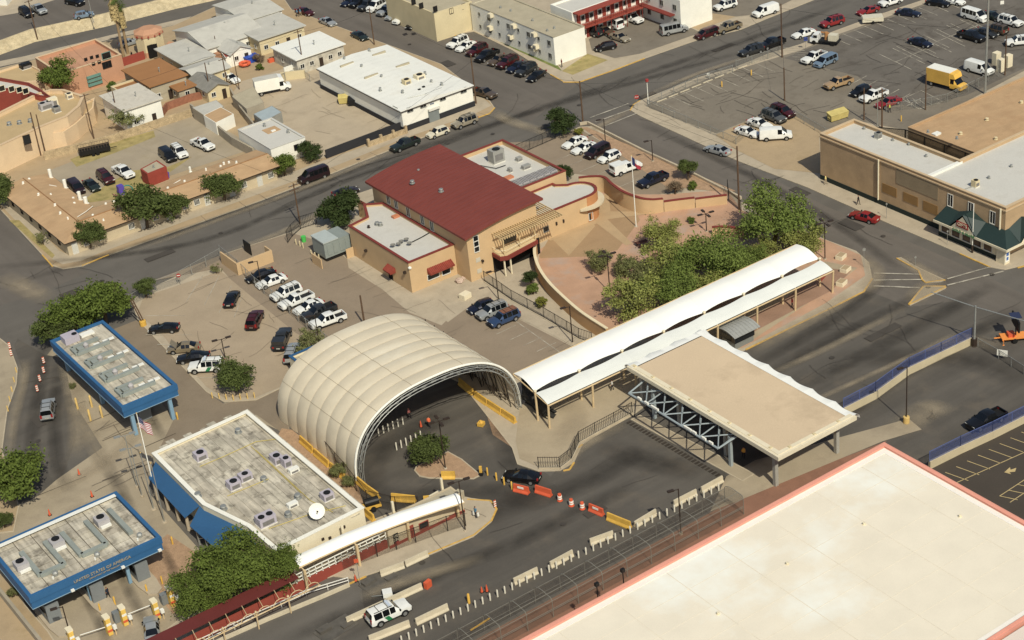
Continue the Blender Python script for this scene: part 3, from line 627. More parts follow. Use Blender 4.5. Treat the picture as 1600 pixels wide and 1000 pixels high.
house('low house with pale grey flat roof behind terracotta hall', 131,315.5,137.5,328,3,TANY,ROOF_LT,'flat',.2, wins=2)
house('narrow yellow house with grey roof by the playthings', 129.8,308,137,314.8,2.8,TANY,ROOF_LT,'x',.7, wins=3)
house('small pale yellow shed house with weathered grey gable', 128.4,300.5,132.9,308.5,2.6,TANY,mat('weathered_shingle', (132,128,120), .95,.15,.8),'y',.9, wins=2)
house('stone cottage with flat white roof behind the warehouse', 147.6,299.8,158.2,309.4,3.2,mat('patched_white_stone', (190,182,166), .95,.2,1.2, stain=(1,.6,(130,124,112))),ROOF_W,'flat',.2, wins=5)
house('white flat roofed house with pale grey roof near street corner', 147.5,314.8,157.8,325.4,3.4,TANY,ROOF_LT,'flat',.2, wins=4)
house('long white house with grey membrane roof at top of frame', 150.5,326,159,340,3.8,WHITEP,ROOF_LT,'x',.7, wins=4)
house('brown roofed grey house between tree and tower', 120.5,308.5,128,320.5,3.8,mat('grey_stucco', (170,158,134), .9,.08,.5),mat('brown_membrane', (158,108,60), .95,.06,.3),'flat',.2, wins=3)
house('brown roofed porch annex of the grey house', 124.6,305.2,128,308.3,2.6,mat('grey_stucco', (0,0,0)),mat('brown_membrane', (0,0,0)),'flat',.2, wins=1)
WHH = house('white two storey house with patched light roof behind sparse tree', 111.2,300,118.6,310,4.4,WHITEP,mat('patched_white_roof', (198,190,176), .95,.12,.5, stain=(.5,.7,(160,150,134))),'flat',.2, wins=2)
bld('small brown flat roofed lean-to behind the white house', rect(115.5,310.3,121,316), 3.4, TANY, mat('brown_membrane', (0,0,0)), cat='building')
# sheds in the yard
def shed(label, pts, h, wm, rm, cat='shed'):
    return bld(label, [G(x, y, h) for x, y in pts], h, wm, rm, par=.02, t=.1, cat=cat, name='shed')
shed('white shed with curved brown patched roof inside block wall', [(318,180),(345,167),(365,178),(337,192)], 2.6, WHITEP, ROOF_O)
shed('pale grey roofed lean-to shed in corner of walled yard', [(300,168),(338,156),(350,166),(318,180)], 2.4, CMU, ROOF_LT)
shed('light grey metal storage shed beside box truck yard', [(396,178),(425,165),(440,175),(412,190)], 2.3, METAL, mat('blue_grey_metal', (160,172,176), .5,.06,1))
shed('small white hut with red tile roof near the playthings', [(346,82),(368,76),(373,84),(352,90)], 2.4, WHITEP, RED_S)
shed('low long grey roofed shed along the yard wall', [(362,150),(396,135),(412,160),(385,170)], 2.4, CMU, ROOF_T)
SB = bld('low white building with pale roof and brown roof patch beside round tree', rect(122.9,265.3,129.8,277.5), 3.6, WHITEP, ROOF_G, par=.1, cop=ROOF_G)
hatch(SB, 424, 203, 3.5, 2.6, 2.4, ROOF_O, .06, 'roof_patch'); hatch(SB, 427, 204, 3.55, .8, .5, ROOF_W, .2); vent(SB, 413, 195, 3.5); vent(SB, 450, 205, 3.5)
win(SB, 463, 230, ('y', 265.3), .8, .9, DMETAL)
# terracotta hall
TH = bld('terracotta coloured hall with square punched windows and parapet', rect(109.5,325.5,122.6,338), 5.2, TERRA, TERRA, par=.6, cop=mat('buff_coping', (206,176,138), .9,.05,1))
for px, py in [(134,93),(143,90),(152,88),(146,100),(155,97)]: win(TH, px, py, ('y', 325.5), .5, .5, DMETAL, GLASS, 0, sill=False)
win(TH, 166, 87, ('y', 325.5), 1.7, 1.3, mat('teal_frame', (96,140,130), .6,.05,1)); win(TH, 167, 101, ('y', 325.5), 1.8, 1.2, DMETAL, GLASS, 2)
hatch(TH, 122, 100, 4.0, 3, 1.8, ROOF_G); 
for z in (.9, 1.7, 2.5): b = MB(); b.box(114.5, 325.2, z, 117.5, 325.49, z+.5); part('green_louvre', b, mat('teal_frame', (0,0,0)), TH)
# octagon kiosk tower
b = MB(); c = Vector((132.6, 334.5, .1)); KT = thing('kiosk_tower', 'octagonal tan kiosk tower with tiled crown and red base', 'tower', c)
b.lathe(c, [(3.0, 1.0), (3.0, 4.2)], 8); part('wall', b, TANY, KT); b = MB(); b.lathe(c, [(3.06, -.1), (3.06, 1.1)], 8); part('base', b, TERRA, KT)
b = MB(); b.lathe(c, [(3.1, 4.2), (3.1, 4.9), (1.6, 5.5)], 8); part('crown', b, TERRA, KT)
b = MB(); b.box(c.x-1.9, c.y-3.1, .2, c.x+.1, c.y-2.6, 2.9); part('doorway', b, DARKHOLE, KT)
for k in range(6): b = MB(); t = math.radians(195+k*25); b.obox((c.x+2.98*math.cos(t), c.y+2.98*math.sin(t), 4.3), .3, .3, .4, t); part('tile', b, RED_S, KT)
b = MB(); b.prism([(135,332),(136,333),(141,318.5),(140,318)], 0, 2.0); solo('garden_wall', b, TERRA, 'terracotta garden wall running from the kiosk tower to the houses', 'wall')
b = MB(); b.prism([(121,332),(130,332.3),(130,332.7),(121,332.4)], 0, 1.8); solo('garden_wall', b, RED_S, 'dark red wall between terracotta hall and kiosk tower', 'wall')
# school at left edge
SCH = mat('school_beige', (216,186,146), .9,.05,.4)
SC = bld('tan school wing with angled parapet and rooftop coolers at left edge', [G(*p, 5.2) for p in [(-40,195),(0,175),(30,160),(58,146),(78,140),(100,140),(132,150),(125,165),(105,182),(60,200),(0,228),(-40,245)]], 5.2, SCH, mat('tan_roof', (186,158,112), .95,.06,.4), par=.7, cop=mat('buff_coping', (0,0,0)), t=.5)
ac(SC, 72, 165, 4.5, 2.6, 1.4, 1.3, ACGREY, 2); ac(SC, 88, 171, 4.5, 1.3, 1.3, 1.0, METAL); ac(SC, 108, 150, 4.5, 1.2, 1.1, .9, CREAM); ac(SC, 82, 160, 4.5, 1.8, 1.2, 1.6, CREAM, 0)
for px, py in [(14,193),(30,191),(47,188)]: vent(SC, px, py, 4.5, .3, .6)
SC2 = bld('lower tan classroom block with red base beside the utility poles', [G(*p, 3.2) for p in [(-40,230),(0,212),(60,190),(110,172),(148,152),(146,168),(120,192),(100,206),(55,212),(0,240),(-40,255)]], 3.2, SCH, mat('tan_roof', (0,0,0)), par=.3, t=.3)
win(SC2, 42, 218, ('y', 300.5), 1.2, 1.6, DMETAL); 
b = MB(); p = [G(*q, .9) for q in [(0,246),(52,217),(100,212),(118,200),(146,174)]]
for a, q in zip(p, p[1:]): b.bar((a.x, a.y-.15, .45), (q.x, q.y-.15, .45), .15, .9)
part('painted_base', b, RED_S, SC2)
SR = bld('dark red curved school wing with framed windows', [G(*p, 5.5) for p in [(-30,122),(0,122),(45,130),(60,138),(80,152),(60,150),(30,140),(-30,138)]], 5.5, RED_S, ROOF_G, par=.5, cop=TRIMRED)
for px, py in [(3,138),(18,139),(30,140),(40,142)]: win(SR, px, py, ('y', 318.5), 1.0, 1.0, CREAM)
SO = bld('tan flat roofed school block beside the highway wall', [G(*p, 4.5) for p in [(-30,120),(0,110),(40,97),(62,108),(68,125),(20,130),(-30,135)]], 4.5, SCH, mat('tan_roof', (0,0,0)), par=.4)
ac(SO, 40, 103, 4.1, 2.2, 1.6, .9, BLACKM, 2)
# retaining wall and highway at the top left
b = MB(); a = [G(-200,130,0), G(0,86,0), G(54,66,0), G(165,42,0), G(275,14,0), G(330,2,0), G(520,-45,0)]
vs = []; 
for q in a: vs += [(q.x, q.y, 0), (q.x+.5, q.y+2.6, 2.0), (q.x+.7, q.y+3.0, 2.0)]
for i in range(len(a)-1):
    k = i*3; vv = [vs[k], vs[k+3], vs[k+4], vs[k+1], vs[k+5], vs[k+2]]
    b.add(vv, [(0,1,2,3),(3,2,4,5)])
solo('stone_embankment', b, mat('buff_rubble', (184,166,130), .95,.2,.8, fine=.3, bump=.6, stain=(1,.5,(160,138,98))), 'long buff rubble stone embankment along the upper road', 'embankment')
b = MB(); q = [(v.x+.7, v.y+3.0) for v in a]; b.poly(q+[(q[-1][0]+30, q[-1][1]+300), (q[0][0]-60, q[0][1]+300)], 2.0); struct('road', b, ASPH_SIDE)
sheet('lower_road_walk', [(-60,118),(54,93),(180,60),(280,38),(300,26),(170,56),(40,88),(-60,108)], .05, CONC)
b = MB(); b.poly([G(*p, 2.02) for p in [(-60,20),(0,25),(40,18),(60,8),(110,-8),(100,-60),(-60,-60)]], 2.02); struct('forecourt', b, CONC)
FH = bld('white building with flat roof at the far top left corner', [G(*p, 6) for p in [(-60,-20),(5,-18),(30,-45),(-60,-60)]], 6, WHITEP, ROOF_W)

# ---- orange-roofed L-shaped motel
OM = thing('motor_court', 'L shaped motor court with orange brown roof, white vents and barred doors', 'building', (90, 264, .1))
H = 2.6; b = MB(); b.box(82.2,260.4,0,90.2,287.6,H); b.box(90.2,260.4,0,121,268.2,H); part('wall', b, mat('buff_wall', (190,172,140), .9,.08,.5), OM)
def lroof(b, t, z):
    # hips: left wing ridge along y at x=86.2, right wing ridge along x at y=264.3
    e = H+z; r = H+.75+z
    A=(81.6,259.7,e);B=(121.8,259.7,e);C=(121.8,268.9,e);D=(90.9,268.9,e);E=(90.9,288.2,e);Fp=(81.6,288.2,e);M=(86.2,264.3,r);N=(121.8,264.3,r);O=(86.2,288.2,r)
    b.add([A,B,N,M], [(0,1,2,3)]); b.add([C,D,M,N], [(0,1,2,3)]); b.add([D,E,O,M], [(0,1,2,3)]); b.add([Fp,A,M,O], [(0,1,2,3)])
b = MB(); lroof(b, 0, .16); part('roof', b, ROOF_O, OM)
b = MB(); o_ = [(81.6,259.7),(121.8,259.7),(121.8,268.9),(90.9,268.9),(90.9,288.2),(81.6,288.2)]; b.ring(o_, inset(o_, .5), H-.02, H+.165); part('fascia', b, DMETAL, OM)
b = MB(); b.add([(121.7,259.7,H),(121.7,268.9,H),(121.7,264.3,H+.85)], [(0,1,2)]); part('gable', b, CREAM, OM)
b = MB(); b.pipe([(86.2,288,H+.93),(86.2,264.3,H+.93),(121.7,264.3,H+.93)], .1); part('ridge_cap', b, mat('ridge_brown', (150,108,66), .9,.1,1), OM)
for px, py in [(113,370-250+250),]: pass
for i, x in enumerate([83.4, 95.6, 100.3, 107.5, 112.2, 117.6]):
    b = MB(); b.box(x-.5,260.3,.1,x+.5,260.42,2.1); d = part('door', b, FRAMEW, OM); 
    b = MB()
    for k in range(6): b.box(x-.42+k*.16,260.27,.2,x-.38+k*.16,260.32,2.0)
    part('security_bars', b, METAL, d)
for x in [85.5, 88, 93.5, 98, 103.5, 105.6, 110, 114.6, 119.8]: winat(OM, Vector((x,260.4,1.4)), Vector((1,0,0)), Vector((0,-1,0)), .9,.9, FRAMEW, GLASS, 3, 'window')
for y in [264,268,272,276,280,284]: winat(OM, Vector((82.2,y,1.4)), Vector((0,-1,0)), Vector((-1,0,0)), .9,.7, DMETAL, GLASS, 1, 'window')
for px, py, hh, r in [(79,275,1.6,.3),(102,291,1.6,.3),(125,310,1.6,.3),(134,315,1.2,.35),(37,289,.35,.2),(61,307,.35,.2),(87,324,.35,.2),(95,336,.35,.2),(107,345,.7,.15),(146,340,.3,.2),(162,345,.3,.15),(297,265,.9,.2),(322,266,.5,.15),(263,297,.3,.2),(289,286,.3,.2),(114,308,.2,.2),(116,317,.2,.2),(80,306,.25,.15),(46,282,.2,.2),(350,257,.5,.2),(370,257,.4,.2),(358,255,.4,.2),(345,261,.3,.2),(178,314,.3,.18),(165,317,.3,.2)]:
    c = G(px, py, H+.5); z = H+.16+max(0, .75*(1-min(1, min(abs(c.x-86.2)/4.6 if c.y > 268 else 9, abs(c.y-264.3)/4.6))))
    b = MB(); b.lathe((c.x, c.y, z-.05), [(r*1.5, 0), (r, .08), (r, hh), (r*.6, hh+.05)], 8); part('roof_vent', b, WHITEP, OM)
b = MB(); b.pipe([G(121,339,H+.9), G(135,330,H+.8), G(145,322,H+.5)], .06); b.pipe([G(270,288,H+.5), G(282,281,H+.6)], .06); b.pipe([G(77,289,H+.5), G(88,291,H+.5)], .06); part('roof_pipe', b, WHITEP, OM)
RS = bld('small red shed with grey roof behind the orange roofed motel', [G(*p, 2.6) for p in [(219,264),(245,250),(260,260),(230,272)]], 2.6, mat('bright_red_paint', (150,58,42), .8,.1,1), ROOF_T, par=.02, cat='shed', name='shed')
vent(RS, 240, 260, 2.6, .12, .5)

# ---- brown store with green gabled awning (right)
ST_W = mat('store_tan_wall', (184,152,112), .95,.08,.4, streak=(.05,.6,.08))
SA = bld('long tan brick store with painted out windows and green awning', [(184.3,155.4),(214,155.4),(214,171),(191.8,171),(191.8,193.4),(184.3,193.4)], 8.1, ST_W, ROOF_G, par=.5, cop=mat('tan_coping', (196,168,130), .9,.06,1), t=.35)
b = MB(); b.box(184.22,155.3,0,184.31,193.4,.9); part('painted_base', b, mat('dark_green_paint', (34,46,42), .8,.06,.5), SA)
b = MB(); b.ring(inset([(184.3,155.4),(214,155.4),(214,171),(191.8,171),(191.8,193.4),(184.3,193.4)],-.14), [(184.3,155.4),(214,155.4),(214,171),(191.8,171),(191.8,193.4),(184.3,193.4)], 7.5, 7.7); part('cornice', b, mat('tan_coping', (0,0,0)), SA)
BRD = mat('board_brown', (150,112,58), .9,.1,.5); BRD2 = mat('board_drab', (150,130,100), .9,.08,.5)
for px, py, w_, h_, m in [(1390,297,3.0,1.5,BRD),(1423,311,3.0,1.5,BRD),(1454,325,2.9,1.6,BRD),(1433,287,8.5,2.6,BRD2)]: panelface(SA, px, py, ('x', 184.3), w_, h_, m, 'boarded_window', .06)
for px, py in [(1485,313),(1517,326),(1551,340)]: win(SA, px, py, ('x', 184.3), .9, 1.9, FRAMEW, GLASS, 1)
panelface(SA, 1474, 352, ('x', 184.3), 1.3, 2.6, DARKHOLE, 'doorway', .06)
b = MB(); c = on_x(1373,290,184.2); b.pipe([(184.1,c.y,.9),(184.1,c.y,7.8)], .12); part('downpipe', b, CREAM, SA)
b = MB(); c = on_x(1568,345,184.2); b.pipe([(184.1,156.2,.9),(184.1,156.2,7.8)], .14); part('downpipe', b, CREAM, SA)
# curving awning with two gables
GRN = mat('dark_green_metal_roof', (38,56,54), .55,.06,.5)
def awn_gable(x0, y0, x1, y1, n):   # points on the front line; gable triangles
    pass
AW = thing('shop_awning', 'dark green shop awning with cream gables and sign boards', 'awning', (183, 160, 2.9))
zs = 2.9; fr = 182.2   # front of the awning
b = MB()
b.add([(fr,167.2,zs),(fr,154.0-.8,zs),(184.2,155.3,4.6),(184.2,166.6,4.6)], [(0,1,2,3)])
b.add([(fr,154.0-.8,zs),(200,153.2,zs),(200,155.3,4.6),(184.2,155.3,4.6)], [(0,1,2,3)])
for yc in (161.5,):
    b.add([(fr-.1,yc+2.6,zs+.05),(fr-.1,yc,5.6),(184.25,yc,5.6),(184.2,yc+2.6,4.6)], [(0,1,2,3)])
    b.add([(fr-.1,yc,5.6),(fr-.1,yc-2.6,zs+.05),(184.2,yc-2.6,4.6),(184.25,yc,5.6)], [(0,1,2,3)])
xc = 187.6
b.add([(xc-2.6,153.1,zs+.05),(xc,153.1,5.6),(xc,155.3,5.6),(xc-2.6,155.3,4.6)], [(0,1,2,3)]); b.add([(xc,153.1,5.6),(xc+2.6,153.1,zs+.05),(xc+2.6,155.3,4.6),(xc,155.3,5.6)], [(0,1,2,3)])
part('roof', b, GRN, AW)
b = MB(); b.add([(fr-.05,161.5+2.3,zs),(fr-.05,161.5-2.3,zs),(fr-.05,161.5,5.3)], [(0,1,2)]); part('gable', b, CREAM, AW); b = MB(); b.add([(xc-2.3,153.15,zs),(xc+2.3,153.15,zs),(xc,153.15,5.3)], [(0,1,2)]); part('gable', b, CREAM, AW)
b = MB(); b.box(fr-.12,153.1,zs-.35,fr+.1,167.2,zs); b.box(fr,153.05,zs-.35,200,153.2,zs); part('fascia', b, CREAM, AW)
def text(s, size, m, loc, ux, uy, parent, name='lettering', ext=.02, label=None, align='CENTER'):
    cu = bpy.data.curves.new('t', 'FONT'); cu.body = s; cu.size = size; cu.extrude = ext; cu.align_x = align; cu.align_y = 'CENTER'; cu.resolution_u = 2
    t = bpy.data.objects.new('t', cu); COL.objects.link(t); bpy.context.view_layer.update()
    me = bpy.data.meshes.new_from_object(t.evaluated_get(bpy.context.evaluated_depsgraph_get())); bpy.data.objects.remove(t); me.name = name
    ux = Vector(ux).normalized(); uy = Vector(uy).normalized(); uz = ux.cross(uy); loc = Vector(loc)-wloc(parent)
    me.transform(Matrix.Translation(loc) @ Matrix((ux, uy, uz)).transposed().to_4x4()); me.materials.clear(); me.materials.append(m)
    o = bpy.data.objects.new(name, me); COL.objects.link(o); o.parent = parent
    if label: o['label'] = label
    return o
SIGNG = mat('sign_green', (40,128,70), .6,.05,1); SIGNR = mat('sign_red', (160,48,44), .6,.08,1)
b = MB(); b.box(fr-.12,160.4,3.5,fr-.06,162.6,4.4); b.box(xc-.6,153.02,3.5,xc+1.4,153.1,4.4); part('sign_board', b, SIGNR, AW)
text('GIFTS', .75, CREAM, (fr-.14,161.5,3.95), (0,-1,0), (0,0,1), AW)
text('GOLD & SILVER', .62, SIGNG, (fr-.16,161.2,zs-.12), (0,-1,0), (0,0,1), AW); text('GOLD & SILVER', .62, SIGNG, (188.2,153.0,zs-.12), (1,0,0), (0,0,1), AW)
# shop front below
b = MB(); b.box(182.9,155.8,0,184.2,166.8,.75); part('stall_riser', b, mat('dark_green_paint', (0,0,0)), SA)
b = MB(); b.box(183.0,155.8,.75,184.2,166.8,2.55); part('shop_front', b, CREAM, SA)
for i in range(5):
    y = 157.3+i*2.05; winat(SA, Vector((183.0,y,1.65)), Vector((0,-1,0)), Vector((-1,0,0)), 1.5, 1.3, FRAMEW, mat('shop_glass', (84,66,54), .15,.3,.8), 0, 'shop_window')
b = MB(); b.box(182.5,153.7,.1,183.6,155.3,2.6); part('corner_pier', b, CREAM, SA)
b = MB(); b.box(182.6,153.63,.5,183.4,153.69,2.2); part('poster', b, WHITEP, SA); b = MB(); b.box(182.75,153.6,1.5,183.25,153.63,2.0); b.box(182.8,153.6,.8,183.2,153.63,1.3); part('poster_picture', b, mat('poster_blue', (60,100,170), .6), SA)
ac(SA, 1372, 212, 7.6, .9, .9, .9, METAL, 1); ac(SA, 1524, 287, 7.6, .9, .9, 1.0, TANY, 1)
for px, py in [(1450,205),(1420,225),(1350,200),(1580,259),(1495,215),(1395,218),(1447,243),(1545,277)]: vent(SA, px, py, 7.6, .15, .4)
b = MB(); b.box(184.7,170.6,7.6,192,171.2,7.95); part('roof_kerb', b, ROOF_W, SA); b = MB(); b.pipe([G(1500,298,7.7), G(1524,290,7.7)], .06); part('roof_pipe', b, METAL, SA)
OB = bld('big orange brown flat roof building beside the parking lot', rect(198.6,171.5,240,188.1), 6.0, ST_W, ROOF_O, par=.15, cop=ROOF_O)
for px, py in [(1542,186),(1501,208),(1556,216),(1596,159)]: vent(OB, px, py, 5.9, .2, .4, TANY)
hatch(OB, 1463, 209, 5.9, 1.3, .9, ROOF_W)
# screened yard between store and orange roof
SY = thing('screen_fence', 'black framed mesh screen fence between store and orange brown roof', 'fence', (195, 180, 0))
pp = [(192.2,193),(195.5,193.2),(198.3,188.4),(198.3,180),(198.3,171.4),(204,171.2)]
for x, y in pp + [(198.3,184.2),(198.3,175.7)]: b = MB(); b.box(x-.08,y-.08,0,x+.08,y+.08,5.6); part('post', b, BLACKM, SY)
b = MB()
for p, q in zip(pp, pp[1:]): b.bar((*p, 5.6), (*q, 5.6), .1)
part('top_rail', b, BLACKM, SY)
b = MB()
for p, q in zip(pp[:4], pp[1:5]): b.add([(*p,.1),(*q,.1),(*q,5.55),(*p,5.55)], [(0,1,2,3)])
part('mesh', b, chainmat('screen_mesh', (112,98,80), .9, .12), SY)
# ================================================================== border station (red roof)
TX = thing('border_station', 'two storey tan stucco border station with sloping dark red roof', 'building', (130, 218, .1))
b = MB()
Zl, Zr = 7.9, 9.1
b.add([(124.1,205.6,0),(137,205.6,0),(137,232.6,0),(124.1,232.6,0),(124.1,205.6,Zl),(137,205.6,Zr),(137,232.6,Zr),(124.1,232.6,Zl)], [(0,3,2,1),(4,5,6,7),(0,1,5,4),(1,2,6,5),(2,3,7,6),(3,0,4,7)])
part('wall', b, STUC, TX)
REDR = mat('red_metal_roof', (126,58,48), .6,.06,.25, fine=.05, streak=(.25,1.6,.07))
n = 30; b = MB()
for k in range(6):   # faint barrel towards the low eave
    pass
def rz(x):
    t = (x-123.5)/(138-123.5); return 8.0+1.5*(1-(1-min(1,t))**2.2)
xs = [123.4+i*(138-123.4)/12 for i in range(13)]
for i in range(12):
    x0, x1 = xs[i], xs[i+1]
    b.add([(x0,204.9,rz(x0)),(x1,204.9,rz(x1)),(x1,233.4,rz(x1)),(x0,233.4,rz(x0)),(x0,204.9,rz(x0)-.35),(x1,204.9,rz(x1)-.35),(x1,233.4,rz(x1)-.35),(x0,233.4,rz(x0)-.35)], [(0,1,2,3),(7,6,5,4),(0,4,5,1),(2,6,7,3)])
b.add([(123.4,204.9,rz(123.4)),(123.4,233.4,rz(123.4)),(123.4,233.4,rz(123.4)-.35),(123.4,204.9,rz(123.4)-.35)], [(0,1,2,3)])
b.add([(138,204.9,rz(138)),(138,233.4,rz(138)),(138,233.4,rz(138)-.35),(138,204.9,rz(138)-.35)], [(3,2,1,0)])
part('red_roof', b, REDR, TX)
for k in range(27):
    y = 205.9+k*1.05; b = MB()
    for i in range(12): x0, x1 = xs[i], xs[i+1]; b.bar((x0,y,rz(x0)+.02),(x1,y,rz(x1)+.02),.05,.07)
    part('standing_seam', b, REDR, TX)
for px, py in [(644,284),(689,297)]: vent(TX, px, py, rz(130)-.1, .25, .5)
c = G(654,267,rz(128)); vent(TX, 654, 267, rz(128)-.1, .15, .6)
for px, py in [(607,311),(619,318),(638,331),(660,343),(675,353)]: win(TX, px, py, ('x', 124.1), .9, 1.5, FRAMEW, mat('pane_green', (44,56,50), .15,.1,1), 1)
win(TX, 744, 381, ('y', 205.6), .8, 2.6, FRAMEW, GLASS, 0, 'window')
c = on_y(744, 381, 205.6)
for z in (c.z-.45, c.z+.45): b = MB(); b.box(c.x-.45,205.5,z-.05,c.x+.45,205.6,z+.05); part('glazing_bar', b, FRAMEW, TX)
for px, py in [(747,406),(749,423)]: panelface(TX, px, py, ('y', 205.6), .8, .7, mat('pale_vent_grille', (190,180,160), .7,.05,1), 'wall_vent', .05)
b = MB(); c = on_y(753,407,205.6); b.box(c.x-.15,205.2,c.z-.15,c.x+.15,205.6,c.z+.15); part('wall_lamp', b, DMETAL, TX)
# low wing
LW = TX
def wing(poly, h, par=.5, nm='wing_wall', rn='wing_roof', trim=TRIMRED, rm=ROOF_G):
    p = ccw(poly); i = inset(p, .3); b = MB(); b.ring(p, i, 0, h); part(nm, b, STUC, TX)
    b = MB(); b.prism(i, h-par-.3, h-par); part(rn, b, rm, TX); b = MB(); b.ring(inset(p, -.07), inset(p, .36), h-.02, h+.12); part('wing_coping', b, trim, TX)
wing([(115.8,209.3),(124.05,209.3),(124.05,229.5),(121.5,231.5),(119.5,227.2),(115.8,226.6)], 5.2, .35)
for px, py in [(686,419),]:
    win(TX, 677, 431, ('y', 209.3), 2.0, .8, FRAMEW); win(TX, 697, 424, ('y', 209.3), 1.4, .8, FRAMEW)
def awning(cx, y, w_, z, axis='y'):
    b = MB(); d = 1.0
    if axis == 'y': b.add([(cx-w_/2,y-.02,z),(cx+w_/2,y-.02,z),(cx+w_/2,y-d,z-.6),(cx-w_/2,y-d,z-.6),(cx-w_/2,y-d,z-.8),(cx+w_/2,y-d,z-.8),(cx-w_/2,y-.02,z-.8),(cx+w_/2,y-.02,z-.8)], [(0,3,2,1),(3,4,5,2),(0,6,4,3),(1,2,5,7)])
    else: b.add([(y-.02,cx-w_/2,z),(y-.02,cx+w_/2,z),(y-d,cx+w_/2,z-.6),(y-d,cx-w_/2,z-.6),(y-d,cx-w_/2,z-.8),(y-d,cx+w_/2,z-.8),(y-.02,cx-w_/2,z-.8),(y-.02,cx+w_/2,z-.8)], [(0,1,2,3),(3,2,5,4),(0,3,4,6),(1,7,5,2)])
    a = part('awning', b, mat('red_tile_awning', (140,56,40), .8,.15,1.5), TX)
    n = int(w_/.28)
    for k in range(n):
        t = -w_/2+(k+.5)*w_/n; b = MB()
        if axis == 'y': b.tube((cx+t,y-.02,z+.03),(cx+t,y-d-.03,z-.57),.09,6)
        else: b.tube((y-.02,cx+t,z+.03),(y-d-.03,cx+t,z-.57),.09,6)
        part('tile', b, mat('red_tile_awning', (0,0,0)), a)
c = on_y(686,415,209.3); awning(c.x, 209.3, 4.4, c.z+.3)
c = on_x(612,418,115.8); awning(c.y, 115.8, 2.2, c.z+.3, 'x')
panelface(TX, 611, 433, ('x', 115.8), 1.2, 2.1, DARKHOLE, 'doorway', .04)
for px, py in [(573,391),(634,425)]: 
    c = on_x(px, py, 115.8); b = MB(); b.box(115.4,c.y-.18,c.z-.18,115.8,c.y+.18,c.z+.18); part('wall_lamp', b, DMETAL, TX)
b = MB(); b.lathe((115.9,209.2,4.3), [(.25,0),(.28,.2),(.1,.35)], 8); part('camera_dome', b, WHITEP, TX)
for i, (px, py) in enumerate([(614,384),(623,382),(627,378),(635,375),(640,381)]):
    c = G(px, py, 5.2); b = MB(); b.tube((c.x,c.y,4.85),(c.x,c.y,5.3),.05,6); b.lathe((c.x,c.y,5.3), [(.32,0),(.42,.12),(.34,.14),(.1,.04)], 12); part('antenna_dish', b, mat('dish_grey', (130,126,118), .5,.1,1), TX)
b = MB(); b.pipe([G(640,380,5.0), G(658,371,5.0), G(672,363,5.0)], .07); part('roof_pipe', b, BLACKM, TX)
for px, py in [(594,350),(589,349)]: vent(TX, px, py, 4.85, .25, .5, METAL)
vent(TX, 576, 354, 4.85, .15, .4, DMETAL); hatch(TX, 618, 338, 4.85, 1.1, .8, mat('terracotta_hatch', (196,120,80), .8,.05,1), .35)
# upper-right wings
wing([(137.1,216.4),(150.6,216.4),(150.6,234),(137.1,234)], 5.8, .7)
c = G(775,243,6.5); ac(TX, 775, 243, 5.1, 2.2, 1.8, 2.2, mat('tower_grey', (150,148,142), .5,.1,1), 1, 'cooling_tower')
for k in range(8):
    x = 139.3+k*1.38; b = MB(); b.box(x-.62,217.2,5.1,x+.62,219.4,6.1); u = part('screen_unit', b, ACGREY, TX)
    b = MB(); b.box(x-.5,217.15,5.3,x+.5,217.2,5.9); part('grille', b, mat('ac_grille', (0,0,0)), u)
    b = MB()
    for j in range(3): b.box(x-.45+j*.36,217.3,6.1,x-.3+j*.36,219.3,6.16)
    part('fin', b, mat('ac_grille', (0,0,0)), u)
for px, py, sx in [(811,249,.9),(822,261,1.4),(797,266,.5)]: ac(TX, px, py, 5.1, sx, .8, .6, mat('tower_grey', (0,0,0)), 0, 'roof_box')
hatch(TX, 795, 277, 5.1, 1.4, 1.0, mat('terracotta_hatch', (0,0,0)))
b = MB(); b.pipe([G(748,258,5.3), G(775,263,5.3), G(790,258,5.3)], .06); b.pipe([G(752,260,5.3), G(790,282,5.3)], .06); part('roof_pipe', b, BLACKM, TX)
# wing with the rounded end
rc = Vector((149.2, 211.3)); arc = [(rc.x+2.9*math.cos(math.radians(t)), rc.y+2.9*math.sin(math.radians(t))) for t in range(-90, 91, 15)]
wing([(137.1,208.4),(147.8,208.4)]+arc+[(147.8,215.5),(147.8,216.3),(137.1,216.3)], 4.6, .25)
b = MB(); oarc = [(rc.x+4.0*math.cos(math.radians(t)), rc.y+4.0*math.sin(math.radians(t))) for t in range(-125, 61, 12)]
iarc = [(rc.x+2.92*math.cos(math.radians(t)), rc.y+2.92*math.sin(math.radians(t))) for t in range(-125, 61, 12)]
k = len(oarc); vs = [(p[0], p[1], z) for z in (2.75, 3.0) for p in oarc+iarc]
fs = []
for i in range(k-1): fs += [(2*k+i, 2*k+i+1, 3*k+i+1, 3*k+i), (i+1, i, k+i, k+i+1), (i, i+1, 2*k+i+1, 2*k+i)]
fs += [(0, 2*k, 3*k, k), (k-1, 2*k-1, 4*k-1, 3*k-1)]
b.add(vs, fs); part('curved_canopy', b, mat('pale_canopy', (204,188,156), .85,.06,.5), TX)
b = MB(); parc = [(rc.x+2.94*math.cos(math.radians(t)), rc.y+2.94*math.sin(math.radians(t))) for t in range(-125, 61, 12)]
for p, q in zip(parc, parc[1:]): b.bar((*p, 2.28), (*q, 2.28), .08, 4.5)
part('rotunda_wall', b, mat('orange_stucco', (190,128,74), .9,.05,.5), TX)
win(TX, 923, 338, ('y', 208.35), .7, 1.2, FRAMEW); win(TX, 853, 358, ('y', 208.4), .9, .8, METAL)
for px, py in [(871,336),(880,345),(869,349)]: panelface(TX, px, py, ('y', 208.4), .25, .5, DMETAL, 'wall_lamp', .2)
